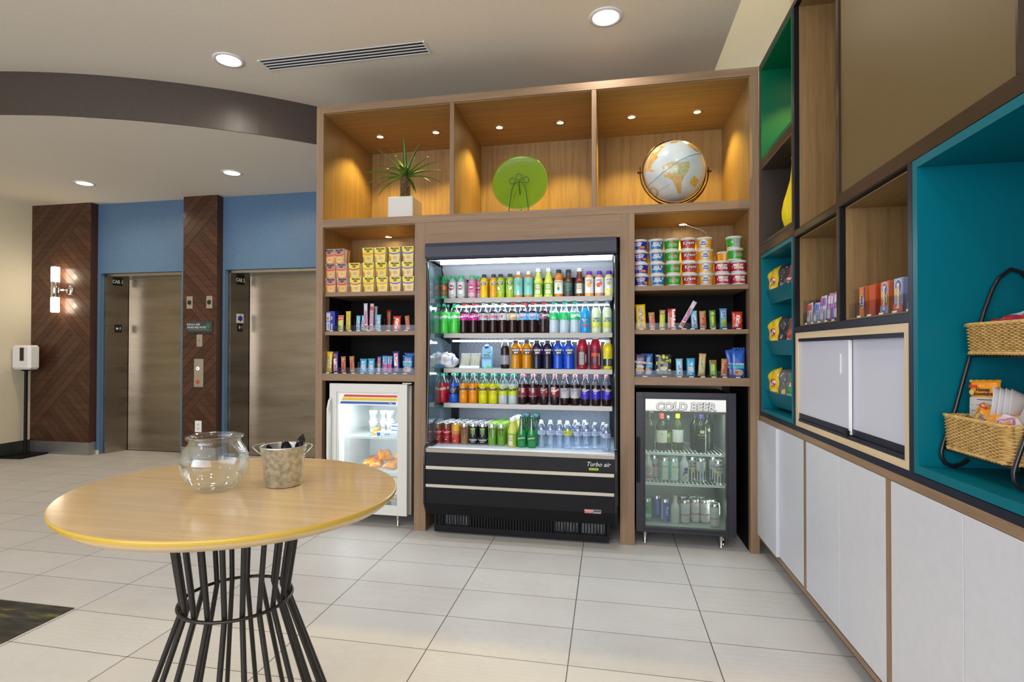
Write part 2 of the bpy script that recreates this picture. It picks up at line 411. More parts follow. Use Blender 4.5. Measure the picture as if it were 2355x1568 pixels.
# walnut plank pillars ------------------------------------------------
def clip(poly, nx, nz, c):
    out = []
    for i in range(len(poly)):
        p, q = poly[i], poly[(i+1) % len(poly)]; a = nx*p[0]+nz*p[1]-c; b = nx*q[0]+nz*q[1]-c
        if a >= 0: out.append(p)
        if a*b < 0: t = a/(a-b); out.append((p[0]+(q[0]-p[0])*t, p[1]+(q[1]-p[1])*t))
    return out
S2 = math.sqrt(.5)
def planks(g, region, d, w_=.083, y0=1.84, y1=1.85, gap=.0035):
    'd=+1: boards run "/" , d=-1: "\\"'
    nx, nz = (-S2*d, S2); vals = [nx*p[0]+nz*p[1] for p in region]; k = math.floor(min(vals)/w_)
    while k*w_ < max(vals):
        q = clip(clip(region, nx, nz, k*w_+gap/2), -nx, -nz, -((k+1)*w_-gap/2))
        if len(q) > 2: g.prism(q, y0, y1+.001, 'y', mi=k % 3)
        k += 1
dk = [wood('stained_board_%d' % i, tuple(c*f for c in (.045, .018, .010)), tuple(c*f for c in (.100, .044, .025)), 'x' , .30, .12) for i, f in enumerate((1, .82, 1.15))]
def pillar(nm, lab, x0, x1, z0, regs):
    t = thing(nm, lab, 'column', ((x0+x1)/2, 1.89, 0)); ox, oy = (x0+x1)/2, 1.89
    M().box(x0-ox+.004, x1-ox, 1.851-oy, 1.9395-oy, z0, 3.099).build('backing_panel', dark_wood_v, t)
    g = M()
    for poly, d in regs: planks(g, poly, d)
    g.v = [(a-ox, b-oy, c) for a, b, c in g.v]; g.build('plank_cladding', dk, t)
    return t, ox, oy
def reg(x0, x1, z0, z1, cuts):
    p = [(x0, z0), (x1, z0), (x1, z1), (x0, z1)]
    for s_, c, side in cuts:      # line z = c + s*(x-x0); side +1 keeps what is above
        nx, nz = -s_*S2*side, S2*side; p = clip(p, nx, nz, (c-s_*x0)*S2*side)
    return p
x0, x1 = XL, -7.176
t, ox, oy = pillar('plank_pillar', 'broad dark plank-clad column carrying the lit wall sconce, left of the first lift', x0, x1, .157, [
    (reg(x0, x1, .157, 3.099, [(1, 2.14, 1)]), 1), (reg(x0, x1, .157, 3.099, [(1, 2.14, -1), (-1, 2.13, 1)]), -1),
    (reg(x0, x1, .157, 3.099, [(-1, 2.13, -1), (1, .21, 1)]), 1), (reg(x0, x1, .157, 3.099, [(1, .21, -1)]), -1)])
M().box(x0-ox, x1-ox+.004, -.056, .04, 0, .156).build('kick_plate', base_steel, t, label='brushed metal kick plate')
x0, x1 = -5.866, -5.415
t, ox, oy = pillar('plank_pillar', 'narrow dark plank-clad column with call buttons and smoke-free sign between the two lifts', x0, x1, .157, [
    (reg(x0, x1, .157, 3.099, [(1, 2.42, 1)]), 1), (reg(x0, x1, .157, 3.099, [(1, 2.42, -1), (-1, 1.80, 1)]), -1),
    (reg(x0, x1, .157, 3.099, [(-1, 1.80, -1), (1, .46, 1)]), 1), (reg(x0, x1, .157, 3.099, [(1, .46, -1)]), -1)])
M().box(x0-ox, x1-ox+.004, -.056, .04, 0, .156).build('kick_plate', base_steel, t, label='brushed metal kick plate')
# fittings on the narrow column
plate_m = noisy('satin_nickel_plate', (.50, .46, .40), (.58, .54, .47), 5, .35, 0, .9, (80, 80, 3))
for x, lab in ((-5.773, 'small steel lift indicator plate with black lens, left of the pair above the smoke-free sign'),
               (-5.509, 'small steel lift indicator plate with black lens, right of the pair above the smoke-free sign')):
    t = thing('lift_indicator', lab, 'indicator', (x, 1.84, 1.848), group='lift indicators on the narrow column')
    M().box(-.04, .04, -.006, 0, -.073, .073, bev=.002).build('face_plate', plate_m, t)
    M().lathe([(.027, 0), (.027, .004), (.020, .006)], 20, c=(0, 0, 0)).build('lens', mat('black_lens', (.01, .01, .012), .1, coat=.5), t, (0, -.006, 0), (PI/2, 0, 0))
    M().lathe([(.004, 0), (.004, .002)], 8).build('screw', chrome, t, (0, -.006, .055), (PI/2, 0, 0))
    M().lathe([(.004, 0), (.004, .002)], 8).build('screw', chrome, t, (0, -.006, -.055), (PI/2, 0, 0))
t = thing('smoke_free_sign', 'dark grey plaque reading THIS IS A 100% SMOKE-FREE HOTEL with a green ring emblem', 'sign', (-5.632, 1.84, 1.56))
M().box(-.170, .170, -.012, 0, -.066, .066, bev=.002).build('sign_panel', mat('slate_sign', (.035, .045, .055), .5), t)
lt = (.62, .64, .64)
printed(t, [('t', 'THIS IS A 100%', -.082, .028, .032, lt, 0, .02, 0, .88), ('t', 'SMOKE-FREE HOTEL', -.038, -.006, .032, lt, 0, .02, 0, .88), ('r', -.148, .142, -.034, -.030, (.3, .33, .33)),
            ('e', .112, .012, .027, .027, (.02, .35, .08)), ('e', .112, .012, .022, .022, (.035, .045, .055)), ('t', 'smoke', .112, .006, .018, (.02, .40, .10)), ('p', [(.09, .018), (.134, .022), (.134, .026), (.09, .022)], (.02, .35, .08))],
        flat(-.012), 'sign_lettering')
t = thing('key_switch_plate', 'small steel key switch plate directly below the smoke-free sign', 'switch plate', (-5.637, 1.84, 1.402))
M().box(-.038, .038, -.006, 0, -.071, .071, bev=.002).build('face_plate', plate_m, t)
M().lathe([(.011, 0), (.011, .006)], 14).build('key_switch', mat('brass', (.6, .4, .2), .25, 1), t, (0, -.006, 0), (PI/2, 0, 0))
t = thing('call_button_panel', 'tall steel call panel with white arrow button above a red one, narrow column', 'call panel', (-5.643, 1.84, 1.023))
M().box(-.062, .062, -.008, 0, -.165, .165, bev=.002).box(-.045, .043, -.012, -.008, -.150, .148, bev=.001).build('face_plate', plate_m, t)
M().lathe([(.021, 0), (.021, .005), (.016, .007)], 18).build('call_button', mat('lit_white_button', (.8, .8, .8), .4, emit=(1, .97, .9), es=.6), t, (-.006, -.012, .052), (PI/2, 0, 0))
M().lathe([(.024, 0), (.024, .003)], 18).build('call_button', mat('red_ring_button', (.50, .07, .04), .4), t, (-.006, -.012, -.105), (PI/2, 0, 0), label='red call button')
printed(t, [('p', [(-.016, .045), (.004, .045), (.004, .056), (-.006, .066), (-.016, .056)], (.4, .4, .42))], flat(-.0195), 'arrow_mark')
t = thing('power_outlet', 'white double power outlet low on the narrow plank column', 'outlet', (-5.644, 1.84, .399))
M().box(-.044, .044, -.006, 0, -.067, .067, bev=.002).build('cover_plate', white_pl, t)
for z in (.022, -.022): M().box(-.014, .014, -.008, -.006, z-.012, z+.012).build('socket', mat('socket_grey', (.55, .55, .55), .4), t)
# plates on the steel jambs (their faces look along +x, towards the door)
def jamb_sign(nm, lab, x, y, z, w_, h_, bgc, items):
    a = math.atan2(.25, .062)
    t = thing(nm, lab, 'sign', (x, y, z), (0, 0, a))
    M().box(-w_/2, w_/2, -.004, .0, -h_/2, h_/2).build('plate', pk(bgc, .4), t); printed(t, items, flat(-.004), 'sign_lettering')
    return t
jx = lambda o, y: o+.042+(y-1.985)/.25*.062+.002
jamb_sign('lift_number_plate', 'black plate reading CAR 1 at the top of the first lift jamb', jx(O1[0], 2.11), 2.11, 2.155, .115, .10, K_, [('t', 'CAR 1', 0, -.004, .058, (.75, .72, .6), 0, .04, 0, .8)])
jamb_sign('lift_number_plate', 'black plate reading CAR 2 at the top of the second lift jamb', jx(O2[0], 2.11), 2.11, 2.145, .115, .13, K_, [('t', 'CAR 2', 0, -.012, .058, (.75, .72, .6), 0, .04, 0, .8)])
st = [(math.cos(PI/2+k*PI/5)*(.022 if k % 2 == 0 else .009)-.014, math.sin(PI/2+k*PI/5)*(.022 if k % 2 == 0 else .009)) for k in range(10)]
jamb_sign('floor_plate', 'black floor plate with a star and 1 on the first lift jamb', jx(O1[0], 2.12), 2.12, 1.56, .085, .10, K_, [('p', st, W_), ('t', '1', .022, 0, .05, W_)])
jamb_sign('floor_plate', 'black floor plate with an arrow and 1 under the blue star sign', jx(O2[0], 2.11), 2.11, 1.565, .075, .10, K_, [('p', [(-.02, .0), (.004, .0), (-.008, -.02)], W_), ('r', -.012, -.004, 0, .022, W_), ('t', '1', .022, 0, .04, W_)])
sb = []
for k in range(3): a = k*PI/3+PI/2; sb.append(('p', [(math.cos(a+s_*.26)*.040*e, math.sin(a+s_*.26)*.040*e) for e, s_ in ((1, -1), (1, 1), (-1, -1), (-1, 1))], (.01, .03, .40)))
jamb_sign('medical_star_plate', 'cream plate with a blue six-pointed medical star on the second lift jamb', jx(O2[0], 2.11), 2.11, 1.672, .095, .11, (.72, .68, .55), sb)

# wall sconce ---------------------------------------------------------
t = thing('wall_sconce', 'double tube wall sconce with two glowing white shades on the broad plank column', 'lamp', (-7.583, 1.745, 2.025))
glow = emis('sconce_glass', (1, .90, .72), 14)
M().lathe([(.040, .095), (.044, .10), (.044, .265), (.040, .277)], 24).build('glass_shade', glow, t)
M().lathe([(.040, -.277), (.044, -.265), (.044, -.10), (.040, -.095)], 24).build('glass_shade', glow, t)
M().lathe([(.039, -.095), (.043, -.09), (.043, .09), (.039, .095)], 24).build('metal_sleeve', chrome, t)
M().tube([(.0, .03, 0), (.06, .05, 0), (.085, .094, 0)], .010).build('arm', chrome, t)
M().lathe([(.058, 0), (.058, .012), (.05, .018)], 24).build('wall_plate', chrome, t, (.11, .094, 0), (PI/2, 0, 0))
for z in (.18, -.18): light('sconce_glow', 'POINT', (0.02, .0, z), 7, (1, .78, .48), t, shadow_soft_size=.05)

# hand sanitiser stand --------------------------------------------------
t = thing('sanitizer_stand', 'white hand sanitiser dispenser on a black pole and flat base in the far left corner', 'dispenser', (-7.90, 1.62, 0))
M().box(-.155, .155, -.155, .20, 0, .022, bev=.006).build('base_plate', blackm, t, rot=(0, 0, .10))
M().tube([(-.05, .08, .02), (-.05, .08, 1.05)], .018, 12).build('pole', blackm, t)
M().lathe([(.03, 0), (.05, .015), (.05, .02)], 14).build('collar', blackm, t, (-.05, .08, 1.03))
M().box(-.15, .12, -.02, .12, 1.05, 1.345, bev=.025).build('dispenser_body', white_pl, t)
M().box(-.02, .045, -.024, -.015, 1.155, 1.315, bev=.004).build('window', mat('dark_window', (.03, .015, .01), .15), t)

# recessed ceiling lights ------------------------------------------------
def downlight(x, y, z, lab, r=.085, e=CEIL, es=10):
    t = thing('recessed_downlight', lab, 'ceiling light', (x, y, z), group='recessed ceiling downlights')
    M().lathe([(r*1.28, 0), (r*1.28, -.004), (r, -.007), (r*.96, -.002)], 32, cap=False).build('trim_ring', white_pl, t)
    M().lathe([(r*.98, 0), (r*.98, -.003)], 32).build('lens', emis('downlight_lens', (1, .97, .90), es), t)
    light('downlight_beam', 'SPOT', (0, 0, -.02), e, (1, .93, .84) if z > 3.2 else (1, .80, .52), t, spot_size=2.95, spot_blend=1, shadow_soft_size=r)
downlight(-.967, -.22, 3.43, 'bright recessed downlight above the open cooler, right of the ceiling vent')
downlight(-3.692, -.22, 3.43, 'bright recessed downlight just left of the ceiling vent')
downlight(-.967, -2.95, 3.43, 'recessed downlight over the walkway beside the white cupboards')
downlight(-3.692, -2.95, 3.43, 'recessed downlight over the carpet end of the lobby')
downlight(-.967, -5.65, 3.43, 'recessed downlight nearest the glazed front on the cupboard side')
downlight(-3.692, -5.65, 3.43, 'recessed downlight nearest the glazed front on the carpet side')
downlight(-6.40, -2.95, 3.43, 'recessed downlight over the left side of the lobby')
downlight(-6.527, 1.175, 3.10, 'recessed downlight in the low ceiling before the first lift', .078, CEIL*1.5)
downlight(-4.714, 1.165, 3.10, 'recessed downlight in the low ceiling before the second lift', .078, CEIL*1.5)
downlight(-.42, -1.55, 3.43, 'recessed downlight close to the bronze panel', .07, CEIL*.6)
light('added_wall_wash', 'AREA', (.1, -1.6, 5.1), 30, (1, .86, .62), size=.4, size_y=5.5, shape='RECTANGLE')  # unseen area lamp added to brighten the beige wall above the unit
t = thing('ceiling_vent', 'white linear slot diffuser with four dark slots in the upper ceiling', 'vent', (-2.84, -.106, 3.43))
t.rotation_euler = (0, 0, -.004)
M().box(-.635, .635, -.078, .078, -.001, .03).build('slot_void', mat('slot_dark', (.01, .01, .012), .6), t)
g = M()
for k in range(5): y = -.072+k*.036; g.box(-.645, .645, y-.0045, y+.0045, -.005, -.001)
for s_ in (-1, 1): g.box(s_*.645, s_*.632, -.079, .079, -.010, -.001)
g.build('blades', white_pl, t)
# ================================================================== BACK DISPLAY UNIT (face on y = 0)
UD = .885
unit = thing('display_shelving', 'tall walnut-laminate display unit framing the open cooler and both small fridges', 'shelving', (-1.553, .44, 0))
UO = Vector((-1.553, .44, 0))
def upart(name, g, mats, label=None):
    g.v = [(a-UO.x, b-UO.y, c) for a, b, c in g.v]; return g.build(name, mats, unit, label=label)
XA, XB, XC, XD, XE, XF, XG, XH = -3.106, -3.051, -2.325, -2.238, -.873, -.779, -.057, -.002
upart('side_panel', M().box(XA, XB, 0, UD, 0, 3.128), wood_v)
upart('side_panel', M().box(XG, XH, 0, UD, 0, 3.074), wood_v)
upart('upright', M().box(XC, XD, 0, .60, 0, 2.216), wood_v)
upart('upright', M().box(XE, XF, 0, .60, 0, 2.216), wood_v)
upart('top_panel', M().box(XB, XH, 0, UD, 3.075, 3.128), wood_h)
upart('deck_panel', M().box(XB, XG, 0, UD, 2.217, 2.271), wood_h)
upart('header_panel', M().box(XD, XE, 0, .022, 2.062, 2.216).box(XD, XE, .0, .022, 2.217, 2.2172), wood_h)
for a, b in ((-2.065, -2.035), (-1.061, -1.032)): upart('divider', M().box(a, b, .002, UD-.02, 2.272, 3.074), wood_v)
oak_h = wood('oak_veneer_horizontal', (.19, .112, .042), (.295, .185, .078), 'x', .5)
upart('back_panel', M().box(XB, XG, UD-.02, UD, 2.272, 3.074), oak_v)
for x, s_ in ((XB, 1), (-2.065, -1), (-2.035, 1), (-1.061, -1), (-1.032, 1), (XG, -1)): upart('niche_lining', M().box(x, x+s_*.002, .012, UD-.021, 2.272, 3.073), oak_v)
upart('niche_soffit', M().box(XB+.003, XG-.003, .012, UD-.021, 3.068, 3.0745), oak_h)
for a, b in ((XB, XC), (XF, XG)):
    upart('back_panel', M().box(a, b, .47, .48, 1.731, 2.216), oak_v)
    upart('back_panel', M().box(a, b, .47, .48, 1.12, 1.70).box(a+.001, b-.001, .46, .47, 1.13, 1.69), dark_shade)  # second back is near black, shade painted in behind the lower shelves
    upart('shelf', M().box(a+.001, b-.001, .032, .468, 1.700, 1.730), wood_h)
    upart('shelf', M().box(a+.001, b-.001, .032, .468, 1.408, 1.437), wood_h)
    upart('shelf', M().box(a+.001, b-.001, .001, .60, 1.068, 1.121), wood_h)
    for c_, d_ in ((a, a+.003), (b-.003, b)): upart('niche_lining', M().box(c_, d_, .012, .468, 1.731, 2.216), oak_v)
    for c_, d_ in ((a+.0005, a+.004), (b-.004, b-.0005)): upart('niche_lining', M().box(c_, d_, .10, .458, 1.122, 1.70), dark_shade)  # dark sheets paint shade onto the unlit wood sides
    for c_, d_ in ((a, a+.003), (b-.003, b)): upart('niche_lining', M().box(c_, d_, .05, .60, .003, 1.066), dark_shade)  # same painted shade on the sides of the fridge bays
    upart('niche_soffit', M().box(a+.004, b-.004, .012, .468, 2.211, 2.2165), oak_h)
def puck(x, y, z, lab, e=PUCK, tilt=0):
    t = thing('puck_light', lab, 'shelf light', (x, y, z), group='puck lights in the display unit')
    M().lathe([(.034, 0), (.034, -.006), (.026, -.009), (.024, -.006)], 24, cap=False).build('trim_ring', mat('satin_gold_trim', (.45, .30, .12), .4, .6), t)
    M().lathe([(.0245, 0), (.0245, -.006)], 20).build('lens', emis('puck_lens', (1, .80, .42), 90), t)
    light('puck_beam', 'SPOT', (0, 0, -.012), e, (1, .72, .17), t, spot_size=2.0, spot_blend=.5, shadow_soft_size=.02)
    return t
for x, lab in ((-2.805, 'glowing puck light above the plant, nearer the left wall of its niche'), (-2.323, 'glowing puck light above the plant, nearer the middle divider'),
               (-1.797, 'glowing puck light above the green plate, left of its pair'), (-1.316, 'glowing puck light above the green plate, right of its pair'),
               (-.778, 'glowing puck light above the globe, left of its pair'), (-.305, 'glowing puck light above the globe, right of its pair')):
    puck(x, .478, 3.068, lab)
puck(-2.684, .372, 2.211, 'glowing puck light over the stacked noodle cups', PUCK*.5)
puck(-.424, .352, 2.211, 'glowing puck light over the stacked cereal cups', PUCK*.5)

PUCKG = puck(.24, -.36, 3.073, 'puck light tucked in the top of the emerald green box', PUCK*.6)
# ================================================================== RIGHT WALL UNIT (face on x = 0)
YE = -3.45
t = thing('base_cabinet', 'long run of white handleless cupboards with walnut frame along the right wall', 'cabinet', (.22, -1.72, 0)); RO = (.22, -1.72)
def rpart(t, name, g, mats, o=RO, label=None):
    g.v = [(a-o[0], b-o[1], c) for a, b, c in g.v]; return g.build(name, mats, t, label=label)
rpart(t, 'countertop', M().box(.0, .44, YE, -.002, .856, .886), wood_hy)
rpart(t, 'toe_kick', M().box(.075, .44, YE, -.002, 0, .096), dark_wood_v)
rpart(t, 'bottom_rail', M().box(.0, .44, YE, -.002, .098, .122), wood_hy)
for y in (-.815, -1.640, -2.455, -3.28): rpart(t, 'upright', M().box(.0, .02, y-.016, y+.016, .123, .855), wood_v)
rpart(t, 'carcass', M().box(.021, .44, YE, -.002, .123, .855), wood_v)
ds = [-.004, -.405, -.798, -.833, -1.228, -1.622, -1.658, -2.052, -2.437, -2.473, -2.865, -3.262]
for a, b, p in ((0, 1, .017), (1, 2, 0), (3, 4, 0), (4, 5, 0), (6, 7, 0), (7, 8, 0), (9, 10, 0), (10, 11, 0)):
    rpart(t, 'door', M().box(-p, .0195, ds[b]+.0015, ds[a]-.0015, .128, .8535, bev=.0012), white_door)

t = thing('steel_display_frame', 'bronze and black steel grid frame standing on the cupboard run, holding the coloured boxes', 'frame', (.22, -1.72, .887)); FO = (.22, -1.72)
def fpart(name, g, mats): g.v = [(a-FO[0], b-FO[1], c-.887) for a, b, c in g.v]; return g.build(name, mats, t)
fpart('bottom_bar', M().box(.0, .42, YE, -.003, .8872, .911), navy)
fpart('top_bar', M().box(.0, .42, -2.27, -.003, 3.098, 3.125), bronze)
fpart('end_strip', M().box(.0, .02, -2.27, -2.264, 1.957, 3.098), bronze)
for y0, y1, za, zb in ((-.006, -.030, .911, 3.098), (-.655, -.679, .911, 3.098), (-1.212, -1.240, 1.421, 3.098), (-1.779, -1.804, .911, 1.904), (-3.0, -3.025, .911, 1.904)):
    fpart('upright_bar', M().box(.0, .42, y1, y0, za, zb), bronze if za > 1.3 or y0 > -.5 else navy)
fpart('cross_bar', M().box(.0, .42, YE, -1.2405, 1.905, 1.9555), bronze)
fpart('cross_bar', M().box(.0, .42, -1.2115, -.6795, 1.891, 1.921), bronze)
fpart('cross_bar', M().box(.0, .42, -.6545, -.0305, 1.906, 1.960), bronze)
fpart('cross_bar', M().box(.0, .42, -.6545, -.0305, 2.462, 2.496), bronze)
fpart('cross_bar', M().box(.0, .42, -1.7785, -.6795, 1.392, 1.4205), navy)
g = M()     # black reveals behind the bars
for y0, y1, za, zb in ((-.6795, -1.2115, 1.922, 3.097), (-.6795, -1.2115, 1.421, 1.890), (-1.2405, -1.7785, 1.421, 1.904)):
    g.box(.001, .021, y0-.004, y0, za, zb).box(.001, .021, y1, y1+.004, za, zb).box(.001, .021, y1, y0, za, za+.003).box(.001, .021, y1, y0, zb-.004, zb)
fpart('black_reveal', g, blackm)

def niche(name, lab, cat, y0, y1, z0, z1, lip, mi, mo=None, dep=.415, x0=.0, mats=None, back=None):
    'open box: rim of width lip, walls going back dep'
    o = ((x0+dep)/2, (y0+y1)/2, z0); t = thing(name, lab, cat, o)
    a, b = min(y0, y1)+.001, max(y0, y1)-.001; z0 += .001; z1 -= .001
    def pt(nm, g, m_): g.v = [(p-o[0], q-o[1], r-o[2]) for p, q, r in g.v]; return g.build(nm, m_, t)
    pt('side_panel', M().box(x0, dep, a, a+lip, z0, z1), mi[0]); pt('side_panel', M().box(x0, dep, b-lip, b, z0, z1), mi[0])
    pt('top_panel', M().box(x0, dep, a+lip, b-lip, z1-lip, z1), mi[1]); pt('bottom_panel', M().box(x0, dep, a+lip, b-lip, z0, z0+lip), mi[1])
    pt('back_panel', M().box(dep-.012, dep, a+lip, b-lip, z0+lip, z1-lip), back or mi[0])
    return t, pt
niche('green_display_box', 'empty emerald green display box at the top of the steel frame', 'display box', -.031, -.6535, 2.4965, 3.0975, .022, (green, green))
niche('dark_display_box', 'dark brown display box below the green one, holding a yellow vase', 'display box', -.031, -.6535, 1.961, 2.461, .018, (mat('umber_lacquer', (.045, .034, .028), .4),)*2)
oak_y = wood('oak_veneer_long', (.19, .112, .042), (.295, .185, .078), 'y', .5)
niche('oak_niche_box', 'tall oak-lined niche between the bronze bars, left of the big bronze panel', 'display box', -.6845, -1.2065, 1.926, 3.092, .006, (oak_v, oak_y), x0=.022)
niche('oak_niche_box', 'small oak-lined niche holding medicine packets', 'display box', -.6845, -1.2065, 1.4245, 1.885, .006, (oak_v, oak_y), x0=.022)
niche('oak_niche_box', 'wider oak-lined niche holding the laundry soap and dryer sheet boxes', 'display box', -1.2455, -1.7735, 1.4245, 1.899, .006, (oak_v, oak_y), x0=.022)
niche('teal_display_box', 'large teal display box holding the two-tier wicker basket stand', 'display box', -1.8055, -2.9985, .9125, 1.9035, .027, (teal, teal), back=mat('plum_reflection_tint', (.12, .018, .12), .35))  # back is out of view; plum put in so the teal side reflects purple
rack, pt = niche('chip_rack', 'narrow teal rack with three angled bins of crisp packets', 'rack', -.0345, -.651, .9125, 1.9035, .024, (teal, teal))
for zt, zb in ((1.672, 1.594), (1.357, 1.277), (1.046, .965)):
    g = M().prism([(.022, zt), (.034, zt+.003), (.066, zb+.006), (.40, zb+.006), (.40, zb-.006), (.050, zb-.004)], -.626, -.059, 'x')
    g.v = [(b, a, c) for a, b, c in g.v]; g.f = [f[::-1] for f in g.f]
    pt('bin_front', g, teal)
bp = thing('bronze_panel', 'large plain bronze-lacquered panel high on the right wall unit', 'panel', (.02, -1.752, 1.957))
M().box(-.012, .02, -.511, .511, .0, 1.139).build('sheet', brown_glass, bp)
M().box(-.014, -.0125, -.511, -.500, .004, 1.136).build('edge_trim', bronze, bp)

# cabinet with frosted sliding doors
y0, y1, z0, z1 = -.6805, -1.7775, .9125, 1.3905
t = thing('sliding_door_cabinet', 'pale maple framed cabinet with two frosted sliding glass doors', 'cabinet', (.2, (y0+y1)/2, z0)); so = (.2, (y0+y1)/2, z0)
def sp(nm, g, m_, par=None): g.v = [(p-so[0], q-so[1], r-so[2]) for p, q, r in g.v]; return g.build(nm, m_, par or t)
sp('frame_rail', M().box(.002, .40, y1, y0, z1-.030, z1), pale_y); sp('frame_rail', M().box(.002, .40, y1, y0, z0, z0+.026), pale_y)
sp('frame_stile', M().box(.002, .40, y1, y1+.030, z0+.026, z1-.030), pale_z); sp('frame_stile', M().box(.002, .40, y0-.030, y0, z0+.026, z1-.030), pale_z)
sp('track', M().box(.006, .05, y1+.030, y0-.030, z1-.045, z1-.0305), navy); sp('track', M().box(.006, .05, y1+.030, y0-.030, z0+.0265, z0+.040), navy)
sp('back_panel', M().box(.39, .40, y1+.030, y0-.030, z0+.026, z1-.03), white_door)
ym = -1.285
d = sp('sliding_door', M().box(.012, .018, ym-.012, y0-.031, z0+.068, z1-.046), frost); sp('bottom_shoe', M().box(.009, .021, ym-.012, y0-.031, z0+.042, z0+.068), navy)
sp('pull', M().box(.0085, .0115, ym+.058, ym+.070, z0+.29, z0+.375), mat('clear_pull', (.75, .77, .82), .15))
d = sp('sliding_door', M().box(.026, .032, y1+.031, ym+.02, z0+.068, z1-.046), frost); sp('bottom_shoe', M().box(.023, .035, y1+.031, ym+.02, z0+.042, z0+.068), navy)
sp('edge_seal', M().box(.0105, .0225, ym-.016, ym-.0125, z0+.044, z1-.048), white_pl)
sp('lock', M().box(.0, .012, ym-.022, ym+.004, z0+.036, z0+.062, bev=.002), blackm)
# yellow vase behind the bar
t = thing('yellow_vase', 'slender yellow glazed vase half hidden behind the bronze bar in the dark box', 'vase', (.11, -.322, 1.980))
prof = [(.030, 0), (.050, .03), (.066, .09), (.068, .13), (.058, .19), (.040, .25), (.024, .31), (.017, .37), (.015, .42), (.019, .445), (.014, .442), (.011, .41)]
M().lathe(prof, 28).build('vase_body', mat('yellow_glaze', (.80, .62, .01), .12, coat=.4), t)
# ================================================================== TABLE
TC = Vector((-1.9804, -2.3919, 0)); th = math.atan2(.4404, -.8978)
t = thing('pedestal_table', 'oval beech-topped table on a black hourglass wire base in the foreground', 'table', TC)
def oval(sc, z, n=96):
    return [((.469*sc)*math.cos(a)*math.cos(th)-(.4195*sc)*math.sin(a)*math.sin(th), (.469*sc)*math.cos(a)*math.sin(th)+(.4195*sc)*math.sin(a)*math.cos(th), z) for a in [2*PI*k/n for k in range(n)]]
g = M(); rings = [(.20, .909, 0), (.994, .909, 0), (.999, .9078, 1), (1.0, .904, 1), (.999, .899, 1), (.996, .8965, 1), (.955, .879, 2), (.93, .8785, 2), (.2, .8655, 2)]
n = 96
for sc, z, _ in rings: g.v += oval(sc, z)
for i in range(len(rings)-1):
    for k in range(n): k2 = (k+1) % n; g.f.append([i*n+k, (i+1)*n+k, (i+1)*n+k2, i*n+k2]); g.m.append(rings[i+1][2]); g.sm.append(1 <= i <= 5)
g.f.append(list(range(n))); g.m.append(0); g.sm.append(False); g.f.append(list(range(8*n, 9*n))[::-1]); g.m.append(1); g.sm.append(False)
top = g.build('tabletop', [table_wood, table_edge, table_under], t)
tr = .166; NR = 20
for k in range(NR):
    a = 2*PI*(k+.35)/NR; c, s_ = math.cos(a), math.sin(a)
    M().tube([(c*.172, s_*.172, .866), (c*.134, s_*.134, .602), (c*.134, s_*.134, .598), (c*.345, s_*.345, .0)], .0072, 8).build('rod', rodm, t)
M().tube([(math.cos(2*PI*k/48)*.1465, math.sin(2*PI*k/48)*.1465, .60) for k in range(48)], .0048, 8, closed=True).build('waist_ring', rodm, t)
M().lathe([(.185, .858), (.185, .8655)], 32).build('mounting_plate', rodm, t)
M().tube([(math.cos(2*PI*k/60)*.345, math.sin(2*PI*k/60)*.345, .0085) for k in range(60)], .008, 8, closed=True).build('foot_ring', rodm, t)
# fish bowl
t = thing('fish_bowl', 'empty round clear glass bowl with rolled rim on the oval table', 'bowl', (-2.020, -2.435, .9102))
o_ = [(.0, .0), (.046, .0), (.050, .003), (.062, .013), (.079, .032), (.090, .052), (.0945, .075), (.092, .098), (.083, .117), (.073, .130), (.0695, .136), (.0705, .141), (.0765, .144), (.079, .1475), (.078, .151), (.073, .1525)]
i_ = [(.067, .149), (.0665, .138), (.069, .130), (.080, .114), (.088, .097), (.0905, .075), (.086, .054), (.075, .035), (.058, .017), (.044, .010), (.0, .009)]
M().lathe([(max(r*.925, .0004), z) for r, z in o_+i_], 64).build('glass_body', bowl_glass, t)
# pail with cutlery
t = thing('metal_pail', 'small galvanised pail with side handles on the oval table', 'bucket', (-1.872, -2.338, .9102))
prof = [(.047, 0), (.050, .002), (.0625, .108), (.0645, .110), (.0645, .113), (.0620, .114), (.0610, .110), (.0488, .006), (.0004, .005)]
M().lathe(prof, 48).build('pail_body', gal, t)
for s_ in (-1, 1): M().tube([(s_*.057, 0, .085), (s_*.0645, -.006, .090), (s_*.084, -.012, .110), (s_*.082, .0, .113), (s_*.060, .018, .116)], .0016, 6).build('handle', mat('zinc_wire', (.6, .6, .58), .35, .8), t, rot=(0, 0, .25))
for s_ in (-1, 1): M().lathe([(.006, 0), (.006, .003)], 10).build('ear', gal, t, (s_*.059*math.cos(.25), s_*.059*math.sin(.25), .088), (0, s_*PI/2, .25))
spm = mat('black_plastic_cutlery', (.008, .008, .012), .12, coat=.4)
def spoon(x, y, lean, az, lab, h=.13, w_=.0135):
    t = thing('plastic_spoon', lab, 'spoon', (-1.872+x, -2.338+y, .920), (lean[0], lean[1], az), 'black cutlery in the pail')
    g = M(); n = 12
    for j, f in enumerate([.15, .55, .85, 1, .95, .75, .4, .08]):
        z = h-.044+.044*j/7
        for k in range(n): a = 2*PI*k/n; g.v.append((w_*f*math.cos(a), .0022*math.sin(a)+(.006*math.sin(PI*j/7))*(1 if abs(math.cos(a)) < .9 else .3), z))
    for j in range(7):
        for k in range(n): k2 = (k+1) % n; g.f.append([j*n+k, j*n+k2, (j+1)*n+k2, (j+1)*n+k]); g.m.append(0); g.sm.append(True)
    g.f.append(list(range(7*n, 8*n))); g.m.append(0); g.sm.append(False)
    g.build('spoon_bowl', spm, t); M().box(-.0035, .0035, -.001, .0015, 0, h-.040, bev=.0008).build('spoon_handle', spm, t)
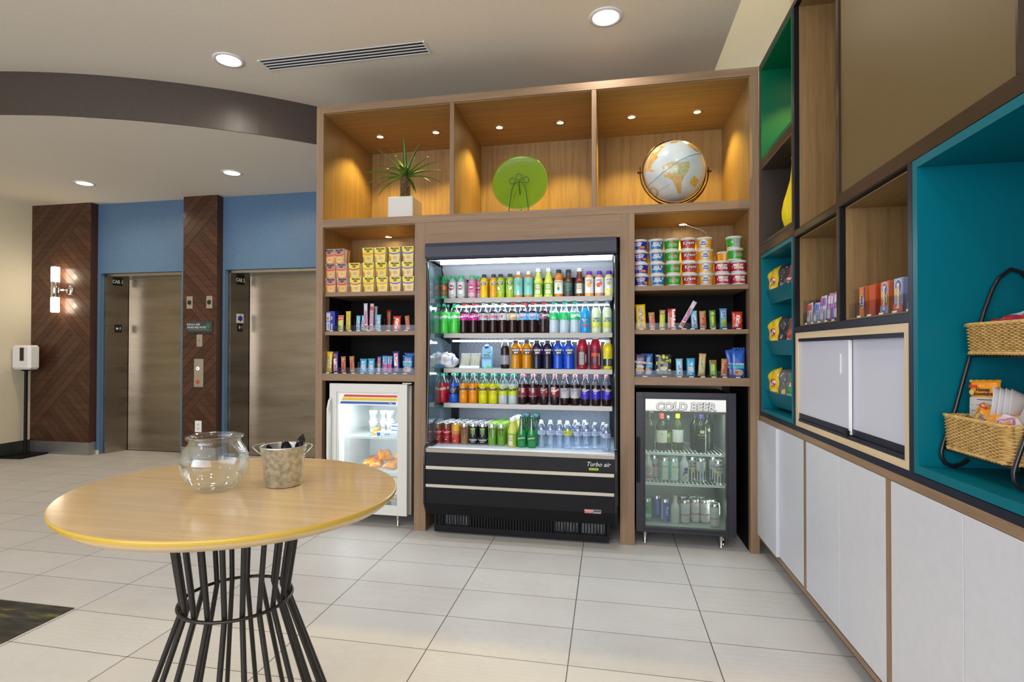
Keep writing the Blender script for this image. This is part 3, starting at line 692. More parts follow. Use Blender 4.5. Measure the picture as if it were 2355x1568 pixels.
spoon(.004, -.002, (.10, .10, 0), .1, 'black plastic spoon with the widest bowl facing front in the pail', .122, .0165)
spoon(.018, .010, (.05, .24, 0), .9, 'black plastic spoon standing tallest at the right of the pail', .137, .012)
spoon(-.022, -.004, (.15, -.16, 0), .3, 'black plastic spoon low at the left of the pail', .112, .011)
spoon(-.012, .012, (-.02, -.05, 0), -.6, 'black plastic spoon behind the widest one in the pail', .112, .012)
spoon(.026, .0, (.0, .20, 0), -.3, 'black plastic spoon leaning on the right rim of the pail', .122, .010)

# ================================================================== TOP NICHES
# plant
px, py = -2.4625, .165
t = thing('potted_yucca', 'spiky artificial palm in a square white pot in the left upper niche', 'plant', (px, py, 2.2715))
M().box(-.0975, .0975, -.105, .105, 0, .165, bev=.005).build('pot', white_pot, t)
M().box(-.085, .085, -.09, .09, .166, .168).build('soil', mat('dark_moss', (.05, .035, .015), .9), t)
g = M(); cyc = [(.033, .165), (.029, .20), (.028, .26), (.031, .30), (.027, .335), (.012, .345)]
g.lathe(cyc, 14); rr = random.Random(3)
for r_ in range(12):
    z = .172+r_*.0135
    for k in range(9):
        a = 2*PI*(k+(r_ % 2)*.5)/9+rr.uniform(-.1, .1); c, s_ = math.cos(a), math.sin(a)
        g.add([(c*.025-s_*.009, s_*.025+c*.009, z), (c*.025+s_*.009, s_*.025-c*.009, z), (c*.030, s_*.030, z-.004), (c*.044, s_*.044, z+.014), (c*.026, s_*.026, z+.012)], [(0, 2, 3), (2, 1, 3), (0, 3, 4), (3, 1, 4)])
trk = noisy('scaly_trunk', (.07, .04, .015), (.19, .12, .045), 60, .8, .4)
g.build('trunk', trk, t)
leafm = noisy('leaf_green', (.030, .090, .008), (.085, .19, .018), 14, .35, 0, coat=.2); leafy = mat('leaf_dry_edge', (.42, .34, .12), .5)
def leaf(az, el, L, droop, w_=.017):
    g = M(); n = 9; base = Vector((0, 0, .335)); d = Vector((math.cos(az), math.sin(az), 0)); side = Vector((-math.sin(az), math.cos(az), 0)); p = base.copy(); e = el; P = []
    for i in range(n+1):
        f = i/n; ww = w_*math.sin(min(1, f*2.2+.25)*PI/2)*(1-f**2.4)+.0006; up = Vector((-math.sin(e)*d.x, -math.sin(e)*d.y, math.cos(e)))
        P.append((p-side*ww+up*ww*.28, p-up*.001, p+side*ww+up*ww*.28)); p = p+(d*math.cos(e)+Vector((0, 0, math.sin(e))))*(L/n); e -= droop/n*(.4+1.3*f)
    for a, b, c in P: g.v += [tuple(a), tuple(b), tuple(c)]
    for i in range(n):
        for j in range(2): g.f.append([3*i+j, 3*i+j+1, 3*i+j+4, 3*i+j+3]); g.m.append(0); g.sm.append(True)
    o = g.build('leaf', [leafm], t)
    s_ = o.modifiers.new('thickness', 'SOLIDIFY'); s_.thickness = .0012
    return o
LV = [(-1.5, 1.45, .345, .15), (-.25, 1.12, .33, .2), (3.3, 1.15, .33, .2), (-2.6, .82, .31, .25), (.15, .82, .26, .3), (2.9, .62, .36, .55), (3.15, .40, .36, .7), (3.3, .28, .34, .5),
      (2.8, .18, .33, .9), (3.4, .05, .33, .8), (2.95, -.15, .30, .9), (-.1, .50, .34, .6), (.2, .35, .35, .6), (-.2, .22, .34, .7), (.1, .08, .34, .9), (-.4, -.05, .32, .9), (-.7, -.55, .24, .7),
      (-1.6, .75, .20, 1.6), (-1.1, .65, .20, 1.8), (-2.1, .6, .22, 1.7), (-1.3, .2, .22, 1.2), (1.5, 1.0, .30, .3), (1.2, .6, .32, .5), (2.0, .5, .32, .5), (1.7, .2, .30, .8), (.8, .9, .30, .3), (2.4, 1.0, .30, .3)]
for az, el, L, dr in LV: leaf(az, el, L*.93, dr)
# green plate on easel
t = thing('green_glass_plate', 'round lime green glass plate standing upright on a wire easel', 'plate', (-1.598, .262, 2.5505), (-.09, 0, 0))
gpl = mat('lime_glass', (.20, .34, .0), .10, coat=.5, trans=.25)
g = M().lathe([(.0004, .018), (.10, .016), (.150, .010), (.198, .001), (.207, -.002), (.209, .001), (.205, .005), (.15, .017), (.10, .023), (.0004, .025)], 64)
g.v = [(a, c, b) for a, b, c in g.v]; g.f = [f[::-1] for f in g.f]
g.build('glass_disc', gpl, t)
gw = mat('green_patina_wire', (.03, .10, .035), .35, .3, coat=.2)
t = thing('plate_easel', 'green wire easel with three loops holding the lime plate', 'easel', (-1.598, .24, 2.2715))
M().tube([(-.078, -.03, .004), (-.068, -.035, .10), (-.052, -.028, .21), (-.040, -.022, .245), (-.02, -.018, .268), (0, -.017, .275), (.02, -.018, .268), (.040, -.022, .245), (.052, -.028, .21), (.068, -.035, .10), (.078, -.03, .004)], .0034, 8).build('frame_wire', gw, t)
for cx, cz, r_ in ((-.050, .280, .022), (0, .307, .023), (.052, .283, .022)):
    M().tube([(cx+r_*math.cos(2*PI*k/20), -.018, cz+r_*math.sin(2*PI*k/20)) for k in range(20)], .003, 6, closed=True).build('loop', gw, t)
M().tube([(-.066, -.033, .05), (.066, -.033, .05)], .0034, 8).build('cross_wire', gw, t)
for s_ in (-1, 1): M().tube([(s_*.07, -.032, .052), (s_*.072, -.075, .012), (s_*.074, -.085, .004), (s_*.078, -.082, .022), (s_*.076, -.095, .030)], .0034, 6).build('hook', gw, t)
M().tube([(0, -.017, .27), (0, .14, .003)], .0034, 6).build('rear_leg', gw, t)
# globe
GC = Vector((-.495, .25, 2.556)); GRD = .211
t = thing('world_globe', 'pale blue world globe on a bronze double-ring stand in the right upper niche', 'globe', (GC.x, GC.y, 2.2715))
bz = mat('antique_bronze_ring', (.12, .055, .02), .25, .9)
def sea_fn(nt, b):
    h = N(nt); a = h.noise(h.coords(), 9, 5); h.l(h.ramp(a, [(.35, (.50, .58, .62)), (.65, (.62, .68, .69))]), b.inputs['Base Color'])
g = M(); SEG, RG = 56, 30
prof = [(max(.0005, GRD*math.sin(PI*i/RG)), -GRD*math.cos(PI*i/RG)) for i in range(RG+1)]
sph = g.lathe(prof, SEG).build('sphere', mat('globe_sea', rough=.18, coat=.5, fn=sea_fn), t, (0, 0, GC.z-2.2715))
vd = (CAM-GC).normalized(); vr = Vector((0, 0, 1)).cross(vd).normalized(); vu = vd.cross(vr)
def gsurf(x, z, o):
    a, b = (x-1350)/310, -(z-1010)/310; q = a*a+b*b
    if q > .992: s_ = math.sqrt(.992/q); a *= s_; b *= s_; q = .992
    p = (vr*a+vu*b+vd*math.sqrt(1-q))*(GRD+o*1.0); return (p.x, p.y, p.z)
oc, gn, pkc = (.62, .36, .06), (.34, .42, .22), (.62, .40, .24)
SA = [(1240, 950), (1270, 925), (1330, 908), (1400, 925), (1490, 920), (1495, 960), (1480, 1020), (1442, 1060), (1420, 1130), (1418, 1222), (1392, 1222), (1362, 1150), (1330, 1080), (1262, 1050), (1235, 1010)]
BRZ = [(1300, 975), (1350, 945), (1420, 930), (1490, 925), (1480, 1010), (1440, 1050), (1400, 1060), (1340, 1030)]
NAM = [(1052, 985), (1060, 900), (1100, 830), (1150, 775), (1210, 735), (1265, 752), (1215, 790), (1190, 830), (1195, 862), (1150, 900), (1128, 930), (1128, 965), (1165, 975), (1150, 985), (1100, 975)]
AFR = [(1482, 742), (1530, 745), (1580, 790), (1618, 850), (1600, 840), (1558, 832), (1520, 800), (1490, 775)]
GRL = [(1305, 722), (1345, 710), (1390, 716), (1360, 730), (1320, 735)]
def gsub(pl):  # densify outline for the curved surface
    o = []
    for i in range(len(pl)):
        a, b = pl[i], pl[(i+1) % len(pl)]
        for k in range(3): o.append((a[0]+(b[0]-a[0])*k/3+rr.uniform(-4, 4), a[1]+(b[1]-a[1])*k/3+rr.uniform(-4, 4)))
    return o
def gpoly(items, pl, c):  # triangulate through a fine grid so concave shapes stay on the sphere
    from mathutils.geometry import tessellate_polygon
    pl = gsub(pl); tri = tessellate_polygon([[Vector((a, b, 0)) for a, b in pl]])
    for q in tri: items.append(('p', [pl[k] if not isinstance(k, Vector) else k for k in q], c))
its = []
gpoly(its, SA, oc); n1 = len(its)
def band(pts, wd, c, its):
    for i in range(len(pts)-1):
        a, b = pts[i], pts[i+1]; dx, dy = b[0]-a[0], b[1]-a[1]; L = math.hypot(dx, dy); nx, ny = -dy/L*wd, dx/L*wd
        its.append(('p', [(a[0]+nx, a[1]+ny), (b[0]+nx, b[1]+ny), (b[0]-nx, b[1]-ny), (a[0]-nx, a[1]-ny)], c))
lay = [(SA, oc), (NAM, oc), (AFR, oc), (GRL, pkc)]
gg = M()
def emit_layer(its, off, name, c):
    g = M()
    for it in its:
        pl = it[1]; a, b, c_ = pl; K = 4; base_ = len(g.v)
        idx = {}
        for i in range(K+1):
            for j in range(K+1-i):
                u_, v_ = i/K, j/K; idx[(i, j)] = len(g.v); g.v.append(gsurf(a[0]+(b[0]-a[0])*u_+(c_[0]-a[0])*v_, a[1]+(b[1]-a[1])*u_+(c_[1]-a[1])*v_, off))
        for i in range(K):
            for j in range(K-i):
                g.f.append([idx[(i, j)], idx[(i+1, j)], idx[(i, j+1)]]); g.m.append(0); g.sm.append(True)
                if i+j < K-1: g.f.append([idx[(i+1, j)], idx[(i+1, j+1)], idx[(i, j+1)]]); g.m.append(0); g.sm.append(True)
    return g.build(name, c, sph)
landm = noisy('globe_land', (.58, .30, .04), (.66, .50, .26), 38, .2, coat=.5); landg = noisy('globe_land_green', (.30, .40, .20), (.60, .52, .28), 55, .2, coat=.5)
for pl, c in lay: its = []; gpoly(its, pl, c); emit_layer(its, .0006, 'continent', landm)
its = []; gpoly(its, BRZ, gn); emit_layer(its, .0010, 'lowlands', landg)
its = []; eq = [(1068, 1143), (1120, 1100), (1180, 1055), (1240, 1010), (1300, 968), (1360, 930), (1420, 900), (1480, 878), (1540, 862), (1605, 853)]; band(eq, 3, (.10, .30, .42), its)
band([(1200, 1180), (1250, 1150), (1310, 1120)], 1.5, (.2, .38, .48), its)
for cx, cz, rx, rz in ((1145, 1195, 46, 60),):
    pts = [(cx+rx*math.cos(a)*.9-rz*math.sin(a)*.3, cz+rz*math.sin(a)*.9+rx*math.cos(a)*.3) for a in [2*PI*k/28 for k in range(29)]]; band(pts, 5, (.42, .30, .12), its)
its.append(('e', 1530, 1110, 34, 40, oc)); band([(1530, 1060), (1530, 1160)], 3, (.35, .2, .03), its); band([(1492, 1118), (1568, 1102)], 3, (.35, .2, .03), its)
printed(sph, its, lambda x, z, o: gsurf(x, z, o+.0006), 'map_lines', rough=.2)
cz = GC.z-2.2715
def ringpts(R, tilt, n=64, a0=0, a1=2*PI, inc=0):
    o = []
    for k in range(n):
        a = a0+(a1-a0)*k/(n-1 if a1-a0 < 6.2 else n); p = Vector((R*math.cos(a), 0, R*math.sin(a)))
        p = Matrix.Rotation(tilt, 3, 'Z') @ p; o.append((p.x, p.y, p.z+cz))
    return o
M().tube(ringpts(GRD+.010, .18), .0045, 8, closed=True).build('meridian_ring', bz, t)
for R, q in ((GRD+.025, .10), (GRD+.034, .26)):
    M().tube(ringpts(R, q, 40, PI-.12, 2*PI+.12), .0040, 8).build('cradle_arc', bz, t)
for s_ in (-1, 1): M().lathe([(.007, -.014), (.007, .014)], 10).build('pivot', bz, t, (s_*(GRD+.028), s_*.03, cz+.0), (0, PI/2, .18))
M().lathe([(.11, 0), (.11, .008), (.07, .018), (.02, .030), (.015, .040)], 30).build('foot', bz, t)
# ================================================================== OPEN COOLER
CX0, CX1 = -2.214, -.896
co = thing('open_display_cooler', 'black open-front refrigerated drinks cooler in the middle of the display unit', 'cooler', ((CX0+CX1)/2, .3, 0)); CO = ((CX0+CX1)/2, .3)
def cp(nm, g, m_, par=None, label=None): g.v = [(p-CO[0], q-CO[1], r) for p, q, r in g.v]; return g.build(nm, m_, par or co, label=label)
body_m = noisy('black_cooler_enamel', (.005, .005, .007), (.008, .008, .010), 200, .48, .04, spec=.22)
YC = .80
cp('lower_body', M().prism([(-.075, .150), (-.110, .235), (-.112, .500), (-.098, .585), (.02, .585), (YC, .585), (YC, .150)], CX0+.012, CX1-.012, 'x'), body_m)
for a, b in ((CX0, CX0+.0115), (CX1-.0115, CX1)): cp('end_trim', M().prism([(-.070, .150), (-.120, .24), (-.122, .50), (-.104, .618), (-.06, .64), (YC, .64), (YC, .150)], a, b, 'x'), mat('charcoal_end_trim', (.012, .012, .016), .38, spec=.35))
for z0, z1 in ((.470, .494), (.346, .368)): cp('trim_strip', M().box(CX0+.016, CX1-.016, -.120, -.1125, z0, z1, bev=.002), mat('champagne_strip', (.50, .46, .39), .35, .5))
# deck
cp('deck_nosing', M().prism([(-.104, .586), (-.108, .609), (-.104, .614), (-.095, .614), (-.095, .586)], CX0+.014, CX1-.014, 'x'), steel)
cp('deck', M().prism([(-.094, .586), (-.094, .6135), (-.03, .6135), (.04, .600), (.66, .600), (.66, .586)], CX0+.014, CX1-.014, 'x'), mat('white_deck', (.66, .70, .76), .35))
# base grille with slots
g = M(); gx0, gx1 = CX0+.050, CX1-.050; zt, zb = .149, .055
g.box(gx0, gx1, -.022, -.014, .012, zb).box(gx0, gx0+.02, -.022, -.014, zb, zt).box(gx1-.02, gx1, -.022, -.014, zb, zt).box(gx0+.02, gx1-.02, -.022, -.014, zt-.012, zt)
k = gx0+.02; nb = 58; pitch = (gx1-gx0-.04)/nb
for i in range(nb+1): g.box(k+i*pitch-.0052, k+i*pitch+.0052, -.022, -.014, zb, zt-.012)
cp('base_grille', g, body_m)
cp('base_plinth', M().box(gx0, gx1, .06, YC, .004, .149), blackm)
g = M()
for a, b in ((gx0+.06, gx0+.24), (gx1-.36, gx1-.20), (gx1-.19, gx1-.03)): g.box(a, b, .03, .058, .05, .14)
cp('condenser', g, noisy('condenser_fins', (.10, .10, .11), (.50, .52, .54), 25, .4, 0, .6, (3, 1, .4)))
cp('power_hatch', M().box(-1.095, -.985, -.026, -.0222, .132, .176), mat('hatch_grey', (.035, .045, .06), .5))
# shell, liner
cp('back_panel', M().box(CX0+.014, CX1-.014, .66, YC, .600, 1.93), noisy('cold_grey_liner', (.36, .42, .50), (.44, .50, .58), 30, .45, .04))
def vent_fn(nt, b):
    h = N(nt); br = h.n('ShaderNodeTexBrick'); br.offset = .5; br.inputs['Scale'].default_value = 1; br.inputs['Brick Width'].default_value = .036; br.inputs['Row Height'].default_value = .0155
    br.inputs['Mortar Size'].default_value = .0052; br.inputs['Mortar Smooth'].default_value = 0
    br.inputs['Color1'].default_value = (.10, .13, .19, 1); br.inputs['Color2'].default_value = (.16, .20, .27, 1); br.inputs['Mortar'].default_value = (.60, .66, .74, 1)
    h.l(h.coords((1, 1, 1), (PI/2, 0, 0)), br.inputs['Vector']); h.l(br.outputs['Color'], b.inputs['Base Color'])
ventm = mat('perforated_vent', rough=.45, fn=vent_fn)
for z0, z1 in ((.825, .885), (1.08, 1.15), (1.335, 1.405)): cp('air_vent', M().box(CX0+.10, CX1-.08, .655, .6599, z0, z1), ventm)
for s_, x in ((1, CX0), (-1, CX1)):
    cp('end_panel', M().prism([(-.062, .641), (-.050, .80), (-.020, 1.40), (-.045, 1.78), (-.075, 1.925), (YC, 1.925), (YC, .641)], min(x, x+s_*.016), max(x, x+s_*.016), 'x'), end_glass)
    cp('end_panel_edge', M().tube([(x+s_*.008, -.066, .645), (x+s_*.008, -.054, .80), (x+s_*.008, -.024, 1.40), (x+s_*.008, -.049, 1.78), (x+s_*.008, -.079, 1.92)], .0085, 8), mat('black_edge', (.012, .014, .02), .25, coat=.4))
    cp('shelf_standard', M().box(x+s_*.0165, x+s_*.045, .615, .645, .62, 1.90), navy)
cp('canopy', M().prism([(-.098, 1.935), (-.106, 1.95), (-.106, 2.02), (-.098, 2.046), (YC, 2.046), (YC, 1.932), (.36, 1.932), (.26, 1.955), (.06, 1.962), (-.04, 1.948)], CX0+.002, CX1-.002, 'x'), canopy_m)
cp('canopy_liner', M().prism([(-.082, 1.930), (-.03, 1.943), (.06, 1.956), (.26, 1.950), (.34, 1.928), (.34, 1.918), (.25, 1.938), (.06, 1.946), (-.03, 1.932)], CX0+.018, CX1-.018, 'x'), mat('white_liner', (.70, .74, .80), .4))
cp('baffle', M().prism([(.245, 1.905), (.30, 1.835), (.31, 1.835), (.262, 1.936)], CX0+.02, CX1-.02, 'x'), mat('grey_baffle', (.50, .54, .60), .4))
tube_m = emis('led_tube', (.86, .94, 1), 9)
tb = cp('lamp_tube', M().tube([(CX0+.075, .03, 1.925), (CX1-.03, .03, 1.925)], .012, 12), tube_m)
light('canopy_lamp', 'AREA', (0, .03-.3, 1.908), COOL*1.3, (.78, .90, 1), co, rot=(-.6, 0, 0), shape='RECTANGLE', size=1.2, size_y=.03)
for z in (1.652, 1.391):
    cp('lamp_tube', M().tube([(CX0+.10, .262, z-.024), (-1.56, .262, z-.024)], .007, 10).tube([(-1.53, .262, z-.024), (CX1-.05, .262, z-.024)], .007, 10), tube_m)
    light('shelf_light', 'AREA', (0, .262-.3, z-.036), COOL*.55, (.78, .90, 1), co, rot=(-.75, 0, 0), shape='RECTANGLE', size=1.2, size_y=.02)
light('shelf_light', 'AREA', (0, .255-.3, 1.118), COOL*.28, (.78, .90, 1), co, rot=(-.7, 0, 0), shape='RECTANGLE', size=1.2, size_y=.02)  # unseen light without a tube under the third shelf
light('shelf_light', 'AREA', (0, .255-.3, .862), COOL*.40, (.78, .90, 1), co, rot=(-.1, 0, 0), shape='RECTANGLE', size=1.2, size_y=.02)  # likewise a tubeless, unseen light under the fourth shelf
SH = (1.683, 1.420, 1.159, .899)
for z in SH:
    s_ = cp('shelf', M().box(CX0+.055, CX1-.030, .205, .60, z-.012, z), mat('white_shelf', (.60, .65, .70), .4))
    cp('price_rail', M().prism([(.186, z-.030), (.190, z+.003), (.194, z+.003), (.203, z-.012), (.203, z-.030)], CX0+.052, CX1-.027, 'x'), rail_m)
    for x in (CX0+.052, CX1-.034): cp('bracket', M().prism([(.205, z-.014), (.62, z-.014), (.62, z-.075), (.50, z-.05)], x, x+.006, 'x'), blackm)
M().tube([(-.60, -.23, 1.925), (-.585, -.22, 1.87), (-.565, -.20, 1.78), (-.555, .05, 1.70)], .002, 6).build('lamp_cord', blackw, co)
printed(co, [('t', 'Turbo air', .538, .550, .040, (.62, .62, .62), 0, .01, .35), ('r', .479, .541, .511, .526, (.45, .60, .02)), ('t', 'hydrocarbon', .510, .5185, .011, (.03, .08, .0))], flat(-.4122), 'maker_lettering', base=.0008)
printed(co, [('r', .450, .558, .229, .255, (.30, .30, .31)), ('r', .452, .505, .231, .253, (.60, .03, .03)), ('t', 'WARNING', .478, .246, .011, W_), ('t', 'do not block', .478, .237, .008, W_), ('r', .510, .555, .240, .250, (.06, .06, .07))], flat(-.4122), 'warning_sticker')

# ================================================================== DRINKS
SB = [(.80, 0), (.93, .012), (.97, .04), (.97, .26), (.915, .34), (.955, .40), (.97, .44), (.97, .64), (.95, .66), (.88, .72), (.66, .80), (.47, .87), (.385, .91), (.385, .935)]
JB = [(.82, 0), (.96, .012), (1, .04), (1, .30), (.95, .36), (1, .42), (1, .70), (.93, .76), (.78, .82), (.60, .86), (.58, .875)]
TB = [(.84, 0), (.97, .01), (1, .03), (1, .54), (.97, .57), (.80, .66), (.60, .76), (.48, .86), (.47, .90)]
NB = [(.84, 0), (.98, .01), (1, .03), (1, .72), (.96, .78), (.80, .83), (.62, .85), (.60, .87)]
VB = [(.82, 0), (.95, .02), (.95, .08), (.90, .10), (.95, .13), (1, .18), (1, .60), (1.03, .64), (1.03, .68), (.98, .75), (.82, .84), (.58, .90), (.50, .92)]
PB = [(.84, 0), (.97, .012), (.99, .04), (.94, .08), (.98, .14), (.92, .22), (.97, .32), (.92, .40), (.98, .50), (1.0, .56), (1.0, .72), (.92, .80), (.72, .86), (.60, .885)]
WB = [(.86, 0), (.97, .012), (1, .04)]+[(1 if i % 2 else .955, .07+i*.038) for i in range(11)]+[(1, .50), (1, .70), (.96, .76), (.78, .85), (.52, .91), (.44, .93)]
GB = [(.80, 0), (.97, .01), (1, .04), (1, .30), (.97, .40), (.80, .56), (.55, .74), (.42, .86), (.40, .93)]
def prmax(prof, za, zb):
    best = 0
    for (a, z0_), (b, z1_) in zip(prof, prof[1:]):
        for k in range(5):
            z = z0_+(z1_-z0_)*k/4
            if za-.001 <= z <= zb+.001: best = max(best, a+(b-a)*k/4)
    return best or .9
def bottle(name, lab, loc, r, h, prof, cols, fill=1., capc=W_, capr=.44, cap0=.93, band=None, items=(), rot=0, group=None, body=None, clearm=None, shelfg=None):
    't: bottle with drink, cap and printed sleeve'
    t = thing(name, lab, 'bottle', loc, (0, 0, rot), group)
    cm = clearm or clear_pl; g = M(); mi = []
    for (a, za), (b, zb) in zip(prof, prof[1:]): mi.append(0 if (za+zb)/2 < fill*.93 else 1)
    g.lathe([(r*a, h*z) for a, z in prof], 20, mi); g.build('bottle_body', [body or liq(cols), cm], t)
    cr = r*capr; z0 = h*cap0
    M().lathe([(cr*1.04, z0-.004), (cr*1.06, z0), (cr, z0+.002), (cr, h-.003), (cr*.9, h)], 18).build('cap', pk(capc, .35), t)
    if band:
        za, zb, c = band; rr_ = prmax(prof, za, zb)*r+.0007
        l = M().lathe([(rr_, h*za), (rr_, h*zb)], 24, cap=False).build('label', pk(c, .35), t)
        if items: printed(l, [i for i in items], cyl(rr_), base=.0005)
    return t
def second(src, lab, dy, dx=.004): 
    l = src.location; return dup(src, (l.x+dx, l.y+dy, l.z), (0, 0, src.rotation_euler.z), lab, src.get('group'))
Z1, Z2, Z3, Z4, Z5 = SH[0]+.0006, SH[1]+.0006, SH[2]+.0006, SH[3]+.0006, .6006
# --- top shelf
y = .238
def row(specs, z, y, r, h, prof, **kw):
    out = []
    for s_ in specs:
        u, nm, lab, kws = s_; k = dict(kw); k.update(kws); out.append((bottle(nm, lab, (wx(u, y+k.get('dy', 0)), y, z), k.pop('r', r), k.pop('h', h), k.pop('prof', prof), **k), lab))
    return out
gcap = (.02, .45, .12)
milk = lambda c1, c2, s_='SILK': [('e', 0, .085, .019, .019, c2), ('t', s_, 0, .085, .017, (.8, .8, .8), 0, .04), ('r', -.024, .024, .018, .040, (.45, .42, .38)), ('t', 'protein', 0, .028, .010, c2)]
A = row([
    (1021.1, 'shake_bottle', 'green-capped shake bottle with brown label, far left of the cooler top shelf', dict(cols=(.02, .32, .10), band=(.12, .70, (.16, .07, .03)), items=[('e', .008, .085, .014, .016, (.55, .20, .03)), ('t', 'PURE', -.01, .10, .012, (.5, .4, .2)), ('t', 'LEAF', .0, .045, .014, (.40, .18, .05))])),
    (1040.4, 'shake_bottle', 'green-capped shake bottle with white label, next to the brown-labelled one', dict(cols=(.30, .34, .33), band=(.12, .72, (.52, .52, .52)), items=milk(None, (.25, .02, .03)))),
    (1060.2, 'shake_bottle', 'green-capped shake bottle with white label, beside the pink-labelled ones', dict(cols=(.30, .34, .33), band=(.12, .72, (.52, .52, .52)), items=milk(None, (.25, .02, .03)))),
    (1085.3, 'shake_bottle', 'green-capped shake bottle with pink label, fully facing front', dict(cols=(.45, .16, .24), band=(.12, .72, (.52, .15, .26)), items=milk(None, (.32, .02, .10)))),
    ], Z1, y, .0305, .175, JB, capc=gcap, capr=.60, cap0=.875)
A += row([(1101.5, 'shake_bottle', 'green-capped shake bottle with pink label, tucked behind the first amber juice', dict(cols=(.45, .16, .24), band=(.12, .72, (.52, .15, .26)), items=milk(None, (.32, .02, .10))))], Z1, y+.055, .0290, .175, JB, capc=gcap, capr=.60, cap0=.875)
kc = (.03, .03, .035)
A += row([
    (1112.9, 'juice_bottle', 'golden juice bottle with black cap, left of the two golden ones', dict(cols=(.60, .36, .01), band=(.52, .72, (.62, .42, .02)), items=[('r', -.020, .020, .098, .122, K_), ('t', 'Minute', 0, .116, .012, W_), ('t', 'Maid', 0, .105, .012, W_)])),
    (1134.7, 'juice_bottle', 'amber juice bottle with black cap, right of the two golden ones', dict(cols=(.55, .26, .01), band=(.52, .72, (.60, .34, .02)), items=[('r', -.008, .030, .098, .122, K_), ('t', 'Minute', .011, .116, .012, W_), ('t', 'Maid', .011, .105, .012, W_)])),
    (1151.3, 'juice_bottle', 'lime green coconut juice bottle with black cap, left of its pair', dict(cols=(.30, .38, .01), band=(.20, .72, (.26, .42, .05)), items=[('r', -.020, .020, .100, .124, K_), ('t', 'Minute', 0, .118, .012, W_), ('t', 'Maid', 0, .107, .012, W_), ('e', -.008, .070, .012, .018, (.30, .12, .05), .5), ('e', -.010, .071, .009, .015, (.75, .70, .55), .5)])),
    (1172.6, 'juice_bottle', 'lime green coconut juice bottle with black cap, right of its pair', dict(cols=(.30, .38, .01), band=(.20, .72, (.26, .42, .05)), items=[('r', -.016, .024, .100, .124, K_), ('t', 'Minute', .004, .118, .012, W_), ('t', 'Maid', .004, .107, .012, W_), ('e', .012, .070, .010, .018, (.30, .12, .05), -.4), ('e', .010, .071, .0075, .015, (.75, .70, .55), -.4)])),
    ], Z1, y, .0295, .180, JB, capc=kc, capr=.58, cap0=.875)
tealL = (.16, .42, .36)
A += row([
    (1192.0, 'tea_bottle', 'aqua-labelled tea bottle with white cap, left of its pair', dict(cols=(.42, .18, .03), band=(.10, .74, tealL), items=[('r', -.002, .010, .02, .05, (.55, .60, .58)), ('t', 'honey', 0, .11, .014, (.06, .22, .20), 1.57), ('t', 'green', .012, .10, .012, (.06, .22, .20), 1.57)])),
    (1215.2, 'tea_bottle', 'aqua-labelled tea bottle with white cap, right of its pair', dict(cols=(.42, .18, .03), band=(.10, .74, tealL), items=[('t', 'honey', 0, .10, .014, (.06, .22, .20), 1.57), ('t', 'tea', .012, .10, .012, (.06, .22, .20), 1.57)])),
    ], Z1, y, .0335, .196, NB, capc=W_, capr=.42, cap0=.90)
gp = lambda c: [('r', -.019, .019, .026, .094, (.66, .62, .42)), ('t', 'GOLD', 0, .080, .020, c, 0, .03, 0, .8), ('t', 'PEAK', 0, .060, .020, c, 0, .03, 0, .8), ('r', -.015, .015, .042, .044, c)]
A += row([
    (1237.6, 'tea_bottle', 'tall pale green tea bottle with white cap, left of its pair', dict(cols=(.52, .56, .08), band=(.10, .48, (.14, .34, .02)), items=gp((.14, .18, .02)))),
    (1261.2, 'tea_bottle', 'tall pale green tea bottle with white cap, right of its pair', dict(cols=(.52, .56, .08), band=(.10, .48, (.14, .34, .02)), items=gp((.14, .18, .02)))),
    (1284.7, 'tea_bottle', 'amber tea bottle with black cap and white pineapple label', dict(cols=(.48, .16, .01), prof=NB, h=.202, band=(.12, .60, (.62, .62, .58)), capc=kc, capr=.58, cap0=.88, items=[('e', 0, .062, .009, .016, (.02, .12, .10)), ('e', 0, .086, .009, .014, (.65, .40, .03)), ('t', 'HARVEST', 0, .110, .012, (.1, .1, .2))])),
    (1307.1, 'tea_bottle', 'black-capped dark tea bottle with black and green leaf label', dict(cols=(.08, .03, .02), h=.200, band=(.08, .52, (.04, .045, .05)), capc=kc, capr=.58, cap0=.88, items=[('r', -.03, .03, .086, .100, (.01, .20, .05)), ('t', 'LEAF', 0, .074, .022, (.16, .16, .18)), ('e', -.008, .052, .012, .006, (.02, .18, .06), -.7), ('e', .008, .052, .012, .006, (.02, .18, .06), .7)])),
    (1332.3, 'tea_bottle', 'dark red tea bottle with white cap and grey label', dict(cols=(.14, .025, .01), h=.208, band=(.10, .48, (.10, .14, .15)), items=gp((.25, .10, .08)))),
    ], Z1, y, .0320, .214, TB, capc=W_, capr=.58, cap0=.905)
purp = (.12, .03, .45)
